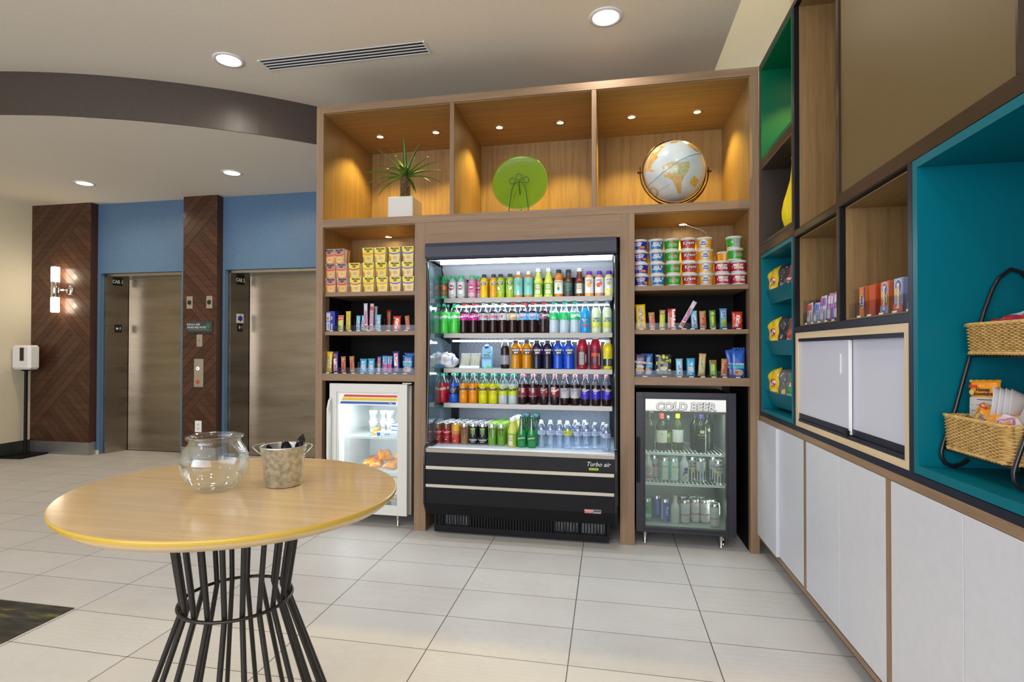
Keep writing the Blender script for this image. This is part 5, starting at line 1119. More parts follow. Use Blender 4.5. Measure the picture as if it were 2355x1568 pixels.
# left: white
fl, fp, fdoor, fo, fab = fridge('white glass-door fridge with rainbow-striped header under the noodle shelf', -3.002, -2.388, 1.047, fridge_white, noisy('fridge_side_beige', (.44, .41, .33), (.48, .45, .37), 20, .45), fridge_liner, (-2.945, -2.455, .140, .983), (.645, .392), pane_m, bodyx=(-2.975, -2.372))
fp('hinge', M().box(-2.43, -2.36, .03, .06, 1.048, 1.058, bev=.002), fridge_white)
fp('handle', M().prism([(-.028, .86), (-.028, .50), (-.006, .44), (.018, .42), (.018, .94), (-.006, .92)], -2.999, -2.982, 'x'), fridge_white, fdoor)
g = M().box(-2.934, -2.466, .030, .034, .888, .972); hb = fp('header_sign', g, emis('header_glow', (.60, .64, .56), .12), fdoor)
hx = -2.695-fo[0]; hy = .030-fo[1]
def para(x0_, x1_, z0_, z1_, sk, c, s0=1): return ('p', [(x0_, z0_), (x1_ , z0_), (x1_+sk*.0, z1_), (x0_+sk, z1_)], c)
fm = [para(-2.895-fo[0], -2.468-fo[0], .948, .965, .012, (.62, .05, .02)), para(-2.908-fo[0], -2.470-fo[0], .922, .943, .012, (.70, .52, .02)), para(-2.922-fo[0], -2.478-fo[0], .897, .914, .012, (.02, .10, .45)), ('t', 'True', -2.52-fo[0], .905, .014, W_, 0, .02, .2)]
printed(fdoor, fm, flat(hy), 'header_stripes')
g = M()
for i in range(9):
    for z in (.880, .874-.0): pass
for r_ in range(6):
    for k in range(r_//1 and 0, 12-r_): g.box(-2.60+k*.0155+r_*.0155, -2.592+k*.0155+r_*.0155, .6135, .6142, .60-r_*.0165, .608-r_*.0165)
for k in range(11): g.box(-2.60+k*.0155, -2.593+k*.0155, .6135, .6142, .895, .900)
fp('vent_holes', g, dark_shade)
fp('led_strip', M().box(-2.925, -2.915, .075, .085, .16, .86), emis('fridge_led', (.85, .92, 1), 2.5))
light('fridge_light', 'AREA', (-2.66-fo[0], .12-fo[1], .985), 4, (.88, .94, 1), fl, rot=(-.3, 0, 0), shape='RECTANGLE', size=.40, size_y=.03)
light('fridge_light', 'AREA', (-2.90-fo[0], .12-fo[1], .50), 2, (.88, .94, 1), fl, rot=(0, -PI/2, 0), shape='RECTANGLE', size=.6, size_y=.03)
# contents
zs = .6457
for k, (x, y, z, c) in enumerate(((-2.80, .36, zs, 0), (-2.725, .40, zs, 0), (-2.66, .37, zs, 0), (-2.80, .36, zs+.085, 0), (-2.725, .40, zs+.085, 0), (-2.66, .37, zs+.085, 1))):
    t = thing('frozen_food_tub', ['white frozen food tub with grey band, %s of the bottom tubs' % w_ for w_ in ('left', 'middle', 'right')][k] if k < 3 else ['white frozen food tub stacked on the %s bottom tub' % w_ for w_ in ('left', 'middle', 'right')][k-3], 'tub', (x, y, z), 0, 'tubs in the white fridge')
    M().lathe([(.027, 0), (.034, .070), (.036, .072), (.036, .082), (.032, .083)], 20).build('tub_body', off, t)
    M().lathe([(.0295, .020), (.0325, .052)], 20, cap=False).build('label', pk((.40, .39, .37)), t)
for nm, lab, x, y, z, sx, sy, sz, c, rz, its_ in (('food_box', 'blue and white narrow box lying on the upper wire shelf of the white fridge', -2.60, .17, zs, .075, .04, .032, (.62, .66, .72), .1, [('r', -.070, -.045, .004, .028, (.04, .14, .45)), ('t', 'snack', .01, .016, .018, (.1, .1, .4))]),
        ('food_box', 'orange small carton beside the silver packets in the white fridge', -2.705, .20, zs, .018, .03, .050, (.70, .36, .04), 0, [('t', 'egg', 0, .025, .016, W_)]),
        ('food_box', 'blue-edged flat box on top at the right of the upper shelf', -2.53, .26, zs, .06, .05, .075, (.66, .68, .74), -.1, [('r', -.055, .055, .060, .072, (.03, .10, .40)), ('r', -.055, .055, .030, .040, (.03, .10, .40))])):
    t = thing(nm, lab, 'box', (x, y, z), rz); M().box(-sx, sx, -sy, sy, 0, sz, bev=.002).build('box_body', pk(c), t); printed(t, its_, flat(-sy))
def pillow(w_, h_, d_, nu=8, nv=12, seed=0, wr=.0):
    r_ = random.Random(seed); g = M(); ph = [r_.uniform(0, 6) for _ in range(4)]
    def dep(u, v): return d_/2*max(0, (1-abs(u)**6))**.5*max(0, 1-abs(v)**8)**.6*(1+wr*math.sin(4*u+ph[0]+3*v)*math.cos(5*v+ph[1]))
    def pt(u, v, s_): k = 1-.05*math.sin(PI*(1-abs(v)))*0; return (u*w_/2*(1-.04*(1-abs(v)**4)), s_*(dep(u, v)+.0006), (v+1)*h_/2)
    for s_ in (-1, 1):
        o = len(g.v)
        for j in range(nv+1):
            for i in range(nu+1): g.v.append(pt(-1+2*i/nu, -1+2*j/nv, s_))
        for j in range(nv):
            for i in range(nu):
                q = [o+j*(nu+1)+i, o+j*(nu+1)+i+1, o+(j+1)*(nu+1)+i+1, o+(j+1)*(nu+1)+i]; g.f.append(q if s_ < 0 else q[::-1]); g.m.append(0); g.sm.append(True)
    o2 = (nu+1)*(nv+1)
    rim = [i for i in range(nu+1)]+[j*(nu+1)+nu for j in range(1, nv+1)]+[nv*(nu+1)+i for i in range(nu-1, -1, -1)]+[j*(nu+1) for j in range(nv-1, 0, -1)]
    for k in range(len(rim)): a, b = rim[k], rim[(k+1) % len(rim)]; g.f.append([b, a, a+o2, b+o2]); g.m.append(0); g.sm.append(False)
    surf = lambda x, z, o_: (x, -(dep(max(-1, min(1, x/(w_/2))), max(-1, min(1, 2*z/h_-1)))+.0006+o_), z)
    return g, surf
def packet(nm, lab, cat, loc, w_, h_, d_, c, items=(), rot=(0, 0, 0), crimp=None, group=None, seed=0, wr=.12, m_=None):
    t = thing(nm, lab, cat, loc, rot, group); g, sf = pillow(w_, h_, d_, seed=seed, wr=wr)
    g.build('wrapper', m_ or pk(c, .28, .5), t)
    for z in (0, 1):
        cr = M(); n = 9; za, zb = (0, .007) if z == 0 else (h_-.007, h_)
        zz = [-w_/2+w_*i/n for i in range(n+1)]
        cr.add([(x, (.0012 if i % 2 else -.0012)-.0012, za) for i, x in enumerate(zz)]+[(x, (.0012 if i % 2 else -.0012)-.0012, zb) for i, x in enumerate(zz)]+[(x, (.0012 if i % 2 else -.0012)+.0006, za) for i, x in enumerate(zz)]+[(x, (.0012 if i % 2 else -.0012)+.0006, zb) for i, x in enumerate(zz)],
               [(i, i+1, n+2+i, n+1+i) for i in range(n)]+[(2*n+2+i, 3*n+3+i, 3*n+4+i, 2*n+3+i) for i in range(n)]+[(n+1+i, n+2+i, 3*n+4+i, 3*n+3+i) for i in range(n)]+[(i, 2*n+2+i, 2*n+3+i, i+1) for i in range(n)])
        cr.build('crimped_seal', pk(tuple(v*.8 for v in c) if not crimp else crimp, .3, .5), t)
    if items: printed(t, items, sf, base=.0013)
    return t
# orange cheese bags lower shelf and pack on floor of the white fridge
orf = noisy('striped_orange_snack_film', (.62, .10, .02), (.80, .42, .03), 1, .25, .1, coat=.6, sc=(120, 6, 6))
for k, (x, y, z, rx, ry, rz, w_, h_, lab) in enumerate(((-2.70, .20, .3925, -1.45, 0, .25, .10, .20, 'orange snack bag lying leftmost on the lower wire shelf'), (-2.585, .17, .3925, -1.38, .1, -.2, .11, .19, 'orange snack bag lying at the front right of the lower wire shelf'),
        (-2.63, .24, .440, -1.40, 0, .5, .11, .18, 'orange snack bag on top of the two front ones'), (-2.545, .28, .435, -1.15, 0, -.15, .11, .20, 'orange snack bag propped highest at the right of the pile'), (-2.80, .27, .3925, -1.45, 0, .0, .10, .18, 'pinkish orange snack bag at the back left of the pile'))):
    packet('orange_snack_bag', lab, 'snack bag', (x, y-.02, z+.014), w_, h_, .045, (.62, .12, .03), [('r', -.03, .03, h_*.55, h_*.75, (.50, .04, .02)), ('t', 'snack', 0, h_*.65, .026, W_)], (rx, ry, rz), m_=orf, group='orange snack bags in the white fridge', seed=k)
packet('frozen_meal_bag', 'grey and red frozen meal bag lettered TRADITION at the fridge bottom', 'bag', (-2.545, .135, .122), .17, .22, .05, (.42, .40, .36), [('r', -.085, .085, .15, .21, (.62, .50, .30)), ('r', -.07, .07, .055, .085, (.42, .12, .10)), ('t', 'TRADITION', .0, .070, .026, W_), ('e', .02, .12, .05, .03, (.70, .66, .55)), ('r', -.085, .0, .01, .04, (.06, .12, .07))], (-.12, 0, -.05))
# right: black beer fridge
fr, fp2, fdoor2, fo2, fab2 = fridge('black glass-door fridge with lit COLD BEER sign under the cereal shelf', -.768, -.137, 1.020, mat('black_fridge_door', (.018, .018, .028), .38), blackm, beer_liner, (-.717, -.187, .108, .985), (.608, .403), beer_pane, bodyx=(-.765, -.14))
for k, (xa, xb) in enumerate(((-.70, -.20),)): pass
fp2('header_sign', M().box(-.706, -.198, .028, .033, .880, .974), emis('beer_header_glow', (.80, .86, .76), .30), fdoor2)
hx = -.452-fo2[0]
printed(fdoor2, [('r', -.706-fo2[0], -.198-fo2[0], .880, .896, (.10, .11, .09)), ('t', 'True', -.668-fo2[0], .888, .013, W_, 0, .02, .2), ('r', -.706-fo2[0], -.198-fo2[0], .903, .905, (.5, .52, .46)),
                 ('t', 'COLD BEER', hx, .924, .072, (.06, .06, .06), 0, .060, .1), ('t', 'COLD BEER', hx, .925, .072, (.85, .85, .85), 0, .022, .1)], flat(.028-fo2[1]), 'header_lettering')
fp2('handle', M().box(-.764, -.745, -.012, .0195, .42, .72, bev=.005), blackm, fdoor2)
fp2('caster', M().lathe([(.012, .002), (.012, .02), (.006, .022), (.006, .05)], 10, c=(-.20, .12, 0)), chrome)
light('beer_fridge_light', 'AREA', (0, .13-fo2[1], .955), 2.8, (.92, 1, .94), fr, rot=(-.35, 0, 0), shape='RECTANGLE', size=.42, size_y=.03)
light('beer_fridge_light', 'AREA', (.24, .13-fo2[1], .50), 1.4, (.9, 1, .93), fr, rot=(0, PI/2, 0), shape='RECTANGLE', size=.6, size_y=.02)
WN = [(.92, 0), (1, .02), (1, .58), (.93, .64), (.60, .72), (.40, .78), (.38, .96), (.42, .965), (.42, .985)]
BN = [(.92, 0), (1, .02), (1, .55), (.85, .66), (.50, .76), (.42, .93)]
dkg = (.02, .022, .012)
def wine(u, y, lab, cap, lc, its_, r=.037, h=.315, c=dkg, prof=WN, z=.6092, band=(.20, .52), capz=.82):
    return bottle('wine_bottle', lab, (wx(u, y), y, z), r, h, prof, c, capc=cap, capr=.42, cap0=capz, band=(band[0], band[1], lc) if lc else None, items=its_)
wine(1492.5, .20, 'dark bottle with grey script at the left edge of the beer fridge', (.02, .02, .02), None, (), h=.27)
wine(1521, .19, 'dark wine bottle with red capsule and cream label in the beer fridge', (.42, .05, .04), (.52, .47, .38), [('e', 0, .115, .004, .006, (.4, .1, .1))], h=.268)
wine(1536.5, .22, 'slim small green-labelled bottle with pale cap between two wine bottles', (.45, .50, .52), (.10, .16, .02), [('e', 0, .10, .008, .014, (.4, .5, .05))], r=.022, h=.235, prof=BN, capz=.90)
wine(1558.5, .22, 'dark wine bottle with bright yellow capsule and white label', (.72, .55, .01), (.50, .52, .50), [('e', .004, .14, .002, .003, K_)], h=.272, c=(.05, .055, .02))
wine(1599, .26, 'dark wine bottle with black capsule, left of the purple-capped one', (.03, .02, .05), None, (), h=.272)
wine(1613, .165, 'dark wine bottle with purple capsule and small green label', (.06, .03, .16), None, (), h=.278, r=.036)
wine(1627, .27, 'dark wine bottle with black capsule, right of the purple-capped one', (.03, .02, .06), (.02, .02, .02), [('r', -.006, .010, .13, .15, (.35, .4, .25))], h=.275)
b_ = [o for o in COL.objects if o.get('label', '').endswith('purple capsule and small green label')][0]
printed(b_, [('r', -.016, .014, .128, .150, (.36, .42, .20)), ('r', -.012, .010, .134, .146, (.55, .6, .4)), ('t', 'ELOUAN', 0, .116, .014, (.4, .4, .36)), ('t', 'pinot noir', 0, .098, .009, (.3, .3, .28))], cyl(.036), base=.0006)
zm = .4042
t = bottle('aluminium_beer_bottle', 'white aluminium beer bottle with gold cap at the left edge of the middle fridge shelf', (wx(1490.5, .17), .17, zm), .031, .186, BN, (.46, .44, .42), capc=(.50, .40, .12), capr=.46, cap0=.93, items=(), band=(.02, .52, (.44, .42, .40)))
printed(t, [('e', 0, .072, .017, .021, (.50, .10, .10)), ('e', 0, .072, .014, .018, (.45, .30, .30)), ('r', -.03, .03, .018, .026, (.42, .05, .05)), ('r', -.03, .03, .034, .038, (.42, .05, .05))], cyl(.0318))
can('beer_can', 'pale red-lettered can behind the gold-capped bottle', (wx(1505, .25), .25, zm), .031, .157, (.48, .42, .42), [('t', 'Bud', .006, .09, .03, (.5, .05, .05), .2)])
for u, y_, lab, dx in ((1528.5, .17, 'mint green and white can, left of its pair in the beer fridge', 0), (1549, .16, 'mint green and white can, right of its pair in the beer fridge', .01)):
    can('cocktail_can', lab, (wx(u, y_), y_, zm), .0300, .157, (.46, .56, .50), [('r', -.034, -.020, .02, .145, (.08, .42, .28)), ('e', dx, .078, .009, .010, (.65, .48, .04)), ('t', 'MALIBU', dx, .100, .012, (.12, .14, .12)), ('r', -.012+dx, .012+dx, .056, .058, (.2, .4, .3))])
t = bottle('aluminium_beer_bottle', 'white aluminium beer bottle with upright blue lettering', (wx(1573, .18), .18, zm), .0315, .190, BN, (.42, .44, .45), capc=(.42, .44, .42), capr=.46, cap0=.93)
printed(t, [('t', 'lite', .006, .064, .050, (.02, .03, .12), 1.57, .04), ('e', .012, .028, .008, .010, (.35, .22, .15))], cyl(.0318))
for u, y_, lab, s_ in ((1592, .24, 'white and navy can at the back, left of the barcode can', 'Co'), (1611.5, .19, 'white and navy can turned to its barcode', ''), (1640, .27, 'white and navy can at the back behind the rightmost one', 'C'), (1651, .145, 'white and navy can with gold disc at the right end of the middle shelf', 'Corona')):
    can('beer_can', lab, (wx(u, y_), y_, zm), .0320, .157, (.50, .50, .46), [('r', -.06, .06, .012, .074, (.01, .02, .10)), ('e', -.002, .066, .010, .012, (.62, .42, .02))]+([('t', s_, 0, .118, .028, (.02, .04, .14), .08, .03), ('t', 'Extra', .002, .096, .020, (.02, .04, .14), 0, .02)] if s_ else [('r', -.011, .011, .02, .14, (.35, .38, .45)), ('r', -.004, .004, .03, .06, (.15, .15, .2))]))
zb_ = .1222
can('beer_can', 'green can with large white lettering at the bottom left of the beer fridge', (wx(1488, .16), .16, zb_), .0305, .157, (.03, .25, .05), [('t', 'eke', .0, .046, .038, (.5, .56, .46), 0, .05), ('e', 0, .098, .006, .006, (.5, .03, .03))])
can('beer_can', 'royal blue can behind the front blue one', (wx(1510.5, .25), .25, zb_), .0305, .157, (.03, .07, .36), [('r', -.004, .01, .03, .13, (.12, .18, .5))])
can('beer_can', 'royal blue can with curved white lettering at the bottom of the beer fridge', (wx(1529.5, .165), .165, zb_), .0300, .157, (.03, .08, .40), [('r', -.034, -.018, .02, .14, (.40, .42, .48)), ('t', 'Light', .008, .08, .032, (.45, .5, .62), 1.4, .03)])
t = bottle('aluminium_beer_bottle', 'plain white aluminium bottle with gold cap at the bottom of the beer fridge', (wx(1552, .155), .155, zb_), .031, .186, BN, (.46, .48, .46), capc=(.42, .36, .16), capr=.46, cap0=.93)
bud = [('r', -.07, .07, .134, .142, (.42, .05, .05)), ('r', -.07, .07, .014, .018, (.42, .05, .05)), ('t', 'Budweiser', 0, .062, .017, (.40, .05, .05), .08, .02), ('e', 0, .098, .014, .012, (.40, .44, .52)), ('t', 'King', 0, .038, .010, (.3, .35, .5))]
for u, y_, lab in ((1575, .165, 'white and red can, leftmost of the four white and red ones'), (1598, .20, 'white and red can, second of the four white and red ones'), (1620, .195, 'white and red can, third of the four white and red ones'), (1643, .115, 'white and red can, nearest the glass at the bottom right')):
    can('beer_can', lab, (wx(u, y_), y_, zb_), .0310, .157, (.50, .50, .48), bud)
for u, y_, lab in ((1569, .26, 'rear white and red can behind the leftmost one'), (1591, .285, 'rear white and red can behind the second one'), (1612, .285, 'rear white and red can behind the third one'), (1636, .215, 'rear white and red can behind the nearest one')):
    can('beer_can', lab, (wx(u, y_), y_, zb_), .0310, .157, (.50, .50, .48), bud)

# ================================================================== SHELVES: NOODLES, CEREAL, BARS
ZA = 1.7306
def noodle(lab, x, y, z, kind, rot=0, group='instant noodle cups on the left shelf'):
    c1, c2, c3 = kind; t = thing('noodle_cup', lab, 'noodle cup', (x, y, z), (0, 0, rot), group)
    M().lathe([(.033, 0), (.036, .006), (.0435, .100), (.0455, .102), (.0455, .107), (.043, .1075)], 22).build('foam_cup', off, t)
    w0, w1, h_ = .0375, .0455, .1075
    g = M(); yf_ = -.0465
    fr_ = [(-w0, yf_+.006, .001), (w0, yf_+.006, .001), (w1, yf_, h_), (-w1, yf_, h_)]
    bk = [(-w0, .040, .001), (w0, .040, .001), (w1, .046, h_), (-w1, .046, h_)]
    th_ = .0008
    g.add(fr_+[(a, b+th_, c) for a, b, c in fr_], [(0, 1, 2, 3), (7, 6, 5, 4), (0, 4, 5, 1), (1, 5, 6, 2), (2, 6, 7, 3), (3, 7, 4, 0)])
    g.add(bk+[(a, b+th_, c) for a, b, c in bk], [(0, 1, 2, 3), (7, 6, 5, 4), (0, 4, 5, 1), (1, 5, 6, 2), (2, 6, 7, 3), (3, 7, 4, 0)])
    g.box(-w1, w1, yf_, .0468, h_, h_+.0009).build('card_sleeve', pk(c1, .35, .2), t)
    sf = lambda x_, z_, o_: (x_*(w0+(w1-w0)*z_/h_)/w1, yf_+.006*(1-z_/h_)-o_, z_)
    top = Y_ if c2 is None else c2
    its_ = [('r', -.045, .045, .074, .107, top), ('e', 0, .076, .036, .010, top)]
    its_ += [('p', [(-.045, .070), (-.018, .062), (-.018, .054), (-.045, .062)], c3), ('p', [(-.020, .062), (.020, .062), (.020, .054), (-.020, .054)], c3), ('p', [(.018, .062), (.045, .070), (.045, .062), (.018, .054)], c3)]
    its_ += [('e', .004, .026, .026, .021, (.74, .58, .46)), ('e', .004, .028, .021, .015, (.60, .38, .05)), ('p', [(-.045, .004), (-.036, .004), (-.030, .030), (-.038, .042), (-.045, .034)], (.55, .22, .03))]
    its_ += [('e', -.034, .098, .004, .004, W_), ('t', 'Maruchan', .004, .097, .0165, (.02, .02, .03), 0, .05, .1), ('t', 'Instant', 0, .0855, .0105, (.02, .02, .03), 0, .06), ('t', 'Lunch', 0, .0765, .0105, (.02, .02, .03), 0, .06)]
    printed(t, its_, sf, rough=.4); return t
KO, KY, KG, KB = ((.70, .32, .12), (.40, .22, .20), (.55, .03, .02)), ((.72, .52, .10), (.78, .58, .02), (.45, .03, .01)), ((.72, .56, .01), (.78, .60, .01), (.66, .22, .01)), ((.70, .54, .18), (.78, .60, .02), (.06, .05, .35))
cols = [(765.5, KO), (792.7, KO), (822.8, KY), (852.8, KG), (883.2, KG), (913.7, KB), (943.3, KB)]
kn = {0: 'orange-red', 1: 'orange-red', 2: 'yellow and red', 3: 'yellow and orange', 4: 'yellow and orange', 5: 'blue-banded yellow', 6: 'blue-banded yellow'}
rw = ['bottom', 'middle', 'top']; colw = ['far left', 'second', 'third', 'fourth', 'fifth', 'sixth', 'far right']
offx = {(0, 2): -3, (1, 2): -7.5, (1, 1): -2.5, (0, 1): 0, (2, 1): -2.5, (4, 2): -5, (4, 1): -1.5, (3, 1): -1, (3, 2): -1.5, (5, 1): -2, (6, 1): -1.5, (5, 2): -2, (6, 2): -1}
tops = {}
for ci_, (u, kd) in enumerate(cols):
    for r_ in range(3):
        if ci_ == 2 and r_ == 2: continue
        x = min(wx(u+offx.get((ci_, r_), 0), .085), XC-.058)
        tt = noodle('%s noodle cup, %s row, %s column of the stack' % (kn[ci_], rw[r_], colw[ci_]), x, .085, ZA+r_*.1098, kd, rot=[.02, -.03, .015, -.01, .03, -.015, .0][ci_]*(1 if r_ != 1 else -1))
# cereal
def cereal(lab, x, y, z, c, items, rot=0, lidc=(.62, .62, .60), rev=False):
    t = thing('cereal_cup', lab, 'cereal cup', (x, y, z), (0, 0, rot), 'cereal cups on the right shelf')
    ra, rb, h_ = .0425, .0490, .0785
    rf = lambda z_: ra+(rb-ra)*z_/h_
    g = M().lathe([(ra-.004, 0), (ra, .001), (rf(.010), .010), (rf(.064), .064), (rf(.068), .068), (rb+.0025, .0685), (rb+.003, .076), (rb+.001, .0785)], 26, [1, 1, 0, 1, 1, 1, 1]); g.build('paper_cup', [pk(c, .35, .2), pk(lidc, .4, .1)], t)
    M().lathe([(rb+.001, .0786), (rb-.004, .0792), (.0005, .0792)], 26, cap=False).build('foil_lid', pk((.60, .60, .58), .3), t)
    printed(t, items, cone(lambda z_: rf(z_)+.0004)); return t
FF = ((.012, .02, .28), [('t', 'FROSTED', -.012, .050, .015, (.62, .66, .72), .05, .04), ('t', 'FLAKES', -.012, .037, .015, (.62, .66, .72), .05, .04), ('e', .024, .024, .018, .009, (.66, .20, .03)), ('e', -.026, .020, .006, .004, (.66, .20, .03)), ('t', "Kellogg's", -.015, .060, .009, (.5, .04, .04), .1)])
RK = ((.015, .15, .42), [('r', -.052, -.038, .012, .062, (.45, .47, .5)), ('t', 'RICE', -.002, .047, .018, (.62, .66, .70), 0, .05), ('t', 'KRISPIES', .0, .033, .016, (.62, .66, .70), 0, .05), ('t', "Kellogg's", 0, .060, .009, (.55, .08, .08), .1), ('e', .032, .050, .007, .009, (.62, .48, .35))])
AJ = ((.015, .30, .02), [('t', 'Apple', .006, .050, .014, (.50, .12, .06), .1, .04), ('t', 'JACKS', .006, .034, .021, (.62, .68, .55), 0, .07), ('t', 'JACKS', .006, .034, .021, (.02, .05, .01), 0, .0), ('r', -.01, .028, .019, .023, (.10, .45, .05)), ('t', "Kellogg's", 0, .061, .009, (.55, .10, .08), .1)])
KV = ((.42, .02, .012), [('t', 'Krave', .002, .044, .034, (.03, .01, .01), .08, .10), ('t', 'Krave', .002, .044, .034, (.66, .66, .66), .08, .02), ('t', 'chocolate', .004, .023, .011, (.62, .2, .2)), ('t', "Kellogg's", 0, .062, .008, (.6, .2, .2), .1)])
MW = ((.66, .31, .02), [('e', -.002, .038, .027, .024, (.66, .60, .38)), ('e', -.002, .038, .023, .020, (.50, .56, .70)), ('t', 'Mini', -.002, .045, .016, (.03, .07, .35), .05, .06), ('t', 'Wheats', -.002, .031, .014, (.03, .07, .35), .05, .06), ('r', .032, .040, .036, .048, (.50, .40, .15))])
FL = ((.40, .01, .05), [('t', 'FROOT', .0, .047, .019, (.70, .70, .68), -.05, .08), ('t', 'LOOPS', .004, .030, .019, (.70, .70, .68), -.1, .08), ('e', -.005, .049, .0045, .004, (.55, .50, .02)), ('e', .006, .047, .0045, .004, (.10, .45, .10)), ('e', -.002, .031, .0045, .004, (.15, .45, .05)), ('e', .007, .029, .0045, .004, (.70, .38, .02)), ('r', -.04, -.034, .030, .044, (.6, .55, .55))])
cc = [(1475.5, FF, 'navy', 4), (1513.0, RK, 'sky blue', 4), (1549.5, AJ, 'green', 4), (1586.5, KV, 'red', 4), (1624.3, MW, 'orange', 4), (1661.5, FL, 'crimson', 2), (1699.0, FL, 'crimson', 2)]
lv = ['bottom', 'second level', 'third level', 'top']; ref = {}
for ci_, (u, (c, its_), w_, n_) in enumerate(cc):
    for k in range(n_):
        x = wx(u+[0, -1.5, -3, -4.5][k]*(1 if ci_ < 5 else .6), .085); cw = w_ if w_ != 'crimson' else ('left crimson' if ci_ == 5 else 'right crimson')
        rr_ = -(x-CAM.x)*.10+random.Random(ci_*7+k).uniform(-.16, .16)
        lab = '%s cereal cup at the %s of the %s stack' % (w_, lv[k], cw) if k in (0, n_-1) or n_ == 2 else '%s cereal cup on the %s of its stack' % (w_, lv[k])
        if w_ == 'crimson': lab = 'crimson cereal cup, %s of the %s stack' % (('bottom', 'top')[k], cw)
        if (w_) in ref: dup(ref[w_], (x, .085, ZA+k*.0797), rr_, lab)
        else: ref[w_] = cereal(lab, x, .085, ZA+k*.0797, c, its_, rr_)
x = wx(1690, .10)
dup(ref['green'], (wx(1691, .085), .085, ZA+2*.0797), .2, 'green cereal cup standing on the right crimson stack')
t = cereal('green cereal cup turned to its white nutrition table, highest on the right', wx(1688, .085), .085, ZA+3*.0797, (.015, .30, .02), [('r', .0, .040, .012, .062, (.38, .40, .38)), ('r', .004, .036, .05, .052, (.1, .1, .1)), ('r', .004, .036, .036, .038, (.1, .1, .1)), ('e', -.014, .040, .006, .008, (.45, .55, .40))], -.1)
for k, (u, y_) in enumerate(((1668, .20), (1534, .20), (1606, .20))):
    for j in range(3 if k else 3):
        dup(ref['orange'], (wx(u, y_), y_, ZA+j*.0797), .7+.5*j, 'orange cereal cup in the back row, %s of the file behind %s' % (('bottom', 'middle', 'top')[j], ('the left crimson stack', 'the sky blue stack', 'the red stack')[k]))

# clear pusher trays and bars
def tray(lab, x0, x1, z, y0=.040, y1=.30, divs=(), hf=.045, hd=.088, axis='x'):
    t = thing('divider_tray', lab, 'tray', ((x0+x1)/2, y0, z)); xm = (x0+x1)/2
    M().box(x0-xm, x1-xm, 0, y1-y0, 0, .002).build('tray_base', acrylic, t)
    M().box(x0-xm, x1-xm, -.002, 0, 0, hf).build('front_lip', acrylic, t)
    for d in divs: M().box(d-xm-.0008, d-xm+.0008, .001, y1-y0, .0022, hd).build('divider', acrylic, t)
    for a, b in zip(list(divs[:-1]), list(divs[1:])): c_ = (a+b)/2-xm; M().box(c_-.014, c_+.014, -.0028, -.0022, .001, .007).build('price_tab', pk((.72, .70, .62), .5, 0), t)
    return t
def bar(lab, u, z, w_, h_, c, items, ang=0, y=.058, d=.016, crimp=None, nm='snack_bar', seed=1, kind='snack bar', rx=-.06):
    return packet(nm, lab, kind, (wx(u, y), y+.004, z+.0045+abs(math.sin(ang))*w_*.5), w_, h_, d, c, items, (rx, ang, 0), crimp=crimp, seed=seed)
ZBc, ZC_ = 1.4372, 1.1212
def divs(us, y=.05): return [wx(u, y) for u in us]
tray('clear divider tray on the middle left shelf', wx(748, .03), XC-.006, ZBc, divs=divs([751, 776, 796, 816, 836, 862, 885, 903, 921, 950]))
tray('clear divider tray on the lower left shelf', XB+.008, XC-.006, ZC_, y0=.012, divs=divs([750, 770, 788, 808, 828, 850, 868, 882, 904, 922, 951]))
tray('clear divider tray on the middle right shelf', XF+.008, XG-.016, ZBc, divs=divs([1461, 1489, 1512, 1534, 1564, 1582, 1602, 1628, 1652, 1680, 1716]))
tray('clear divider tray on the lower right shelf', XF+.008, XG-.008, ZC_, y0=.012, divs=divs([1460, 1505, 1548, 1574, 1602, 1626, 1652, 1676, 1712]))
V = PI/2
tb_ = (.42, .22, .07); twx = lambda c=(.50, .03, .03): [('t', 'TWIX', 0, .060, .030, c, -V, .06, .15), ('e', .0, .012, .012, .006, (.60, .42, .40))]
alm = lambda: [('r', -.012, .012, .02, .070, (.60, .62, .66)), ('t', 'ALMOND', -.004, .045, .013, (.05, .08, .3), -V, .04), ('t', 'JOY', .006, .045, .013, (.05, .08, .3), -V, .04), ('e', .002, .024, .005, .006, (.12, .05, .02))]
lb = (.22, .52, .70)
sn = lambda: [('r', -.013, .013, .05, .15, (.44, .36, .55)), ('t', 'SNICKERS', 0, .094, .021, (.55, .04, .10), V, .06, .15), ('r', -.012, .012, .012, .040, (.36, .10, .05))]
rk = lambda: [('e', 0, .048, .016, .020, (.52, .54, .56)), ('e', .006, .036, .011, .012, (.52, .54, .56)), ('r', -.010, .010, .074, .086, (.55, .65, .75)), ('r', -.010, .008, .010, .018, (.5, .6, .7))]
mm = lambda: [('t', "m&m's", .0, .080, .031, (.10, .04, .02), -V, .09), ('t', "m&m's", .0, .080, .031, (.66, .64, .60), -V, .02), ('e', .0, .024, .015, .012, (.50, .32, .05))]
kk = lambda: [('e', 0, .052, .022, .036, (.66, .42, .02), -.25), ('e', 0, .052, .020, .033, (.62, .03, .01), -.25), ('t', 'KitKat', 0, .052, .030, W_, -V-.1, .05, .2), ('e', -.022, .092, .005, .005, (.65, .5, .5))]
pl_ = lambda: [('r', -.04, .04, .072, .083, (.02, .10, .42)), ('t', 'PLANTERS', 0, .083, .015, (.62, .62, .52), 0, .06), ('r', -.034, .034, .056, .074, (.04, .42, .52)), ('e', 0, .028, .030, .022, (.48, .34, .20)), ('e', .008, .022, .014, .010, (.60, .46, .28)), ('e', -.012, .032, .010, .008, (.30, .14, .06))]
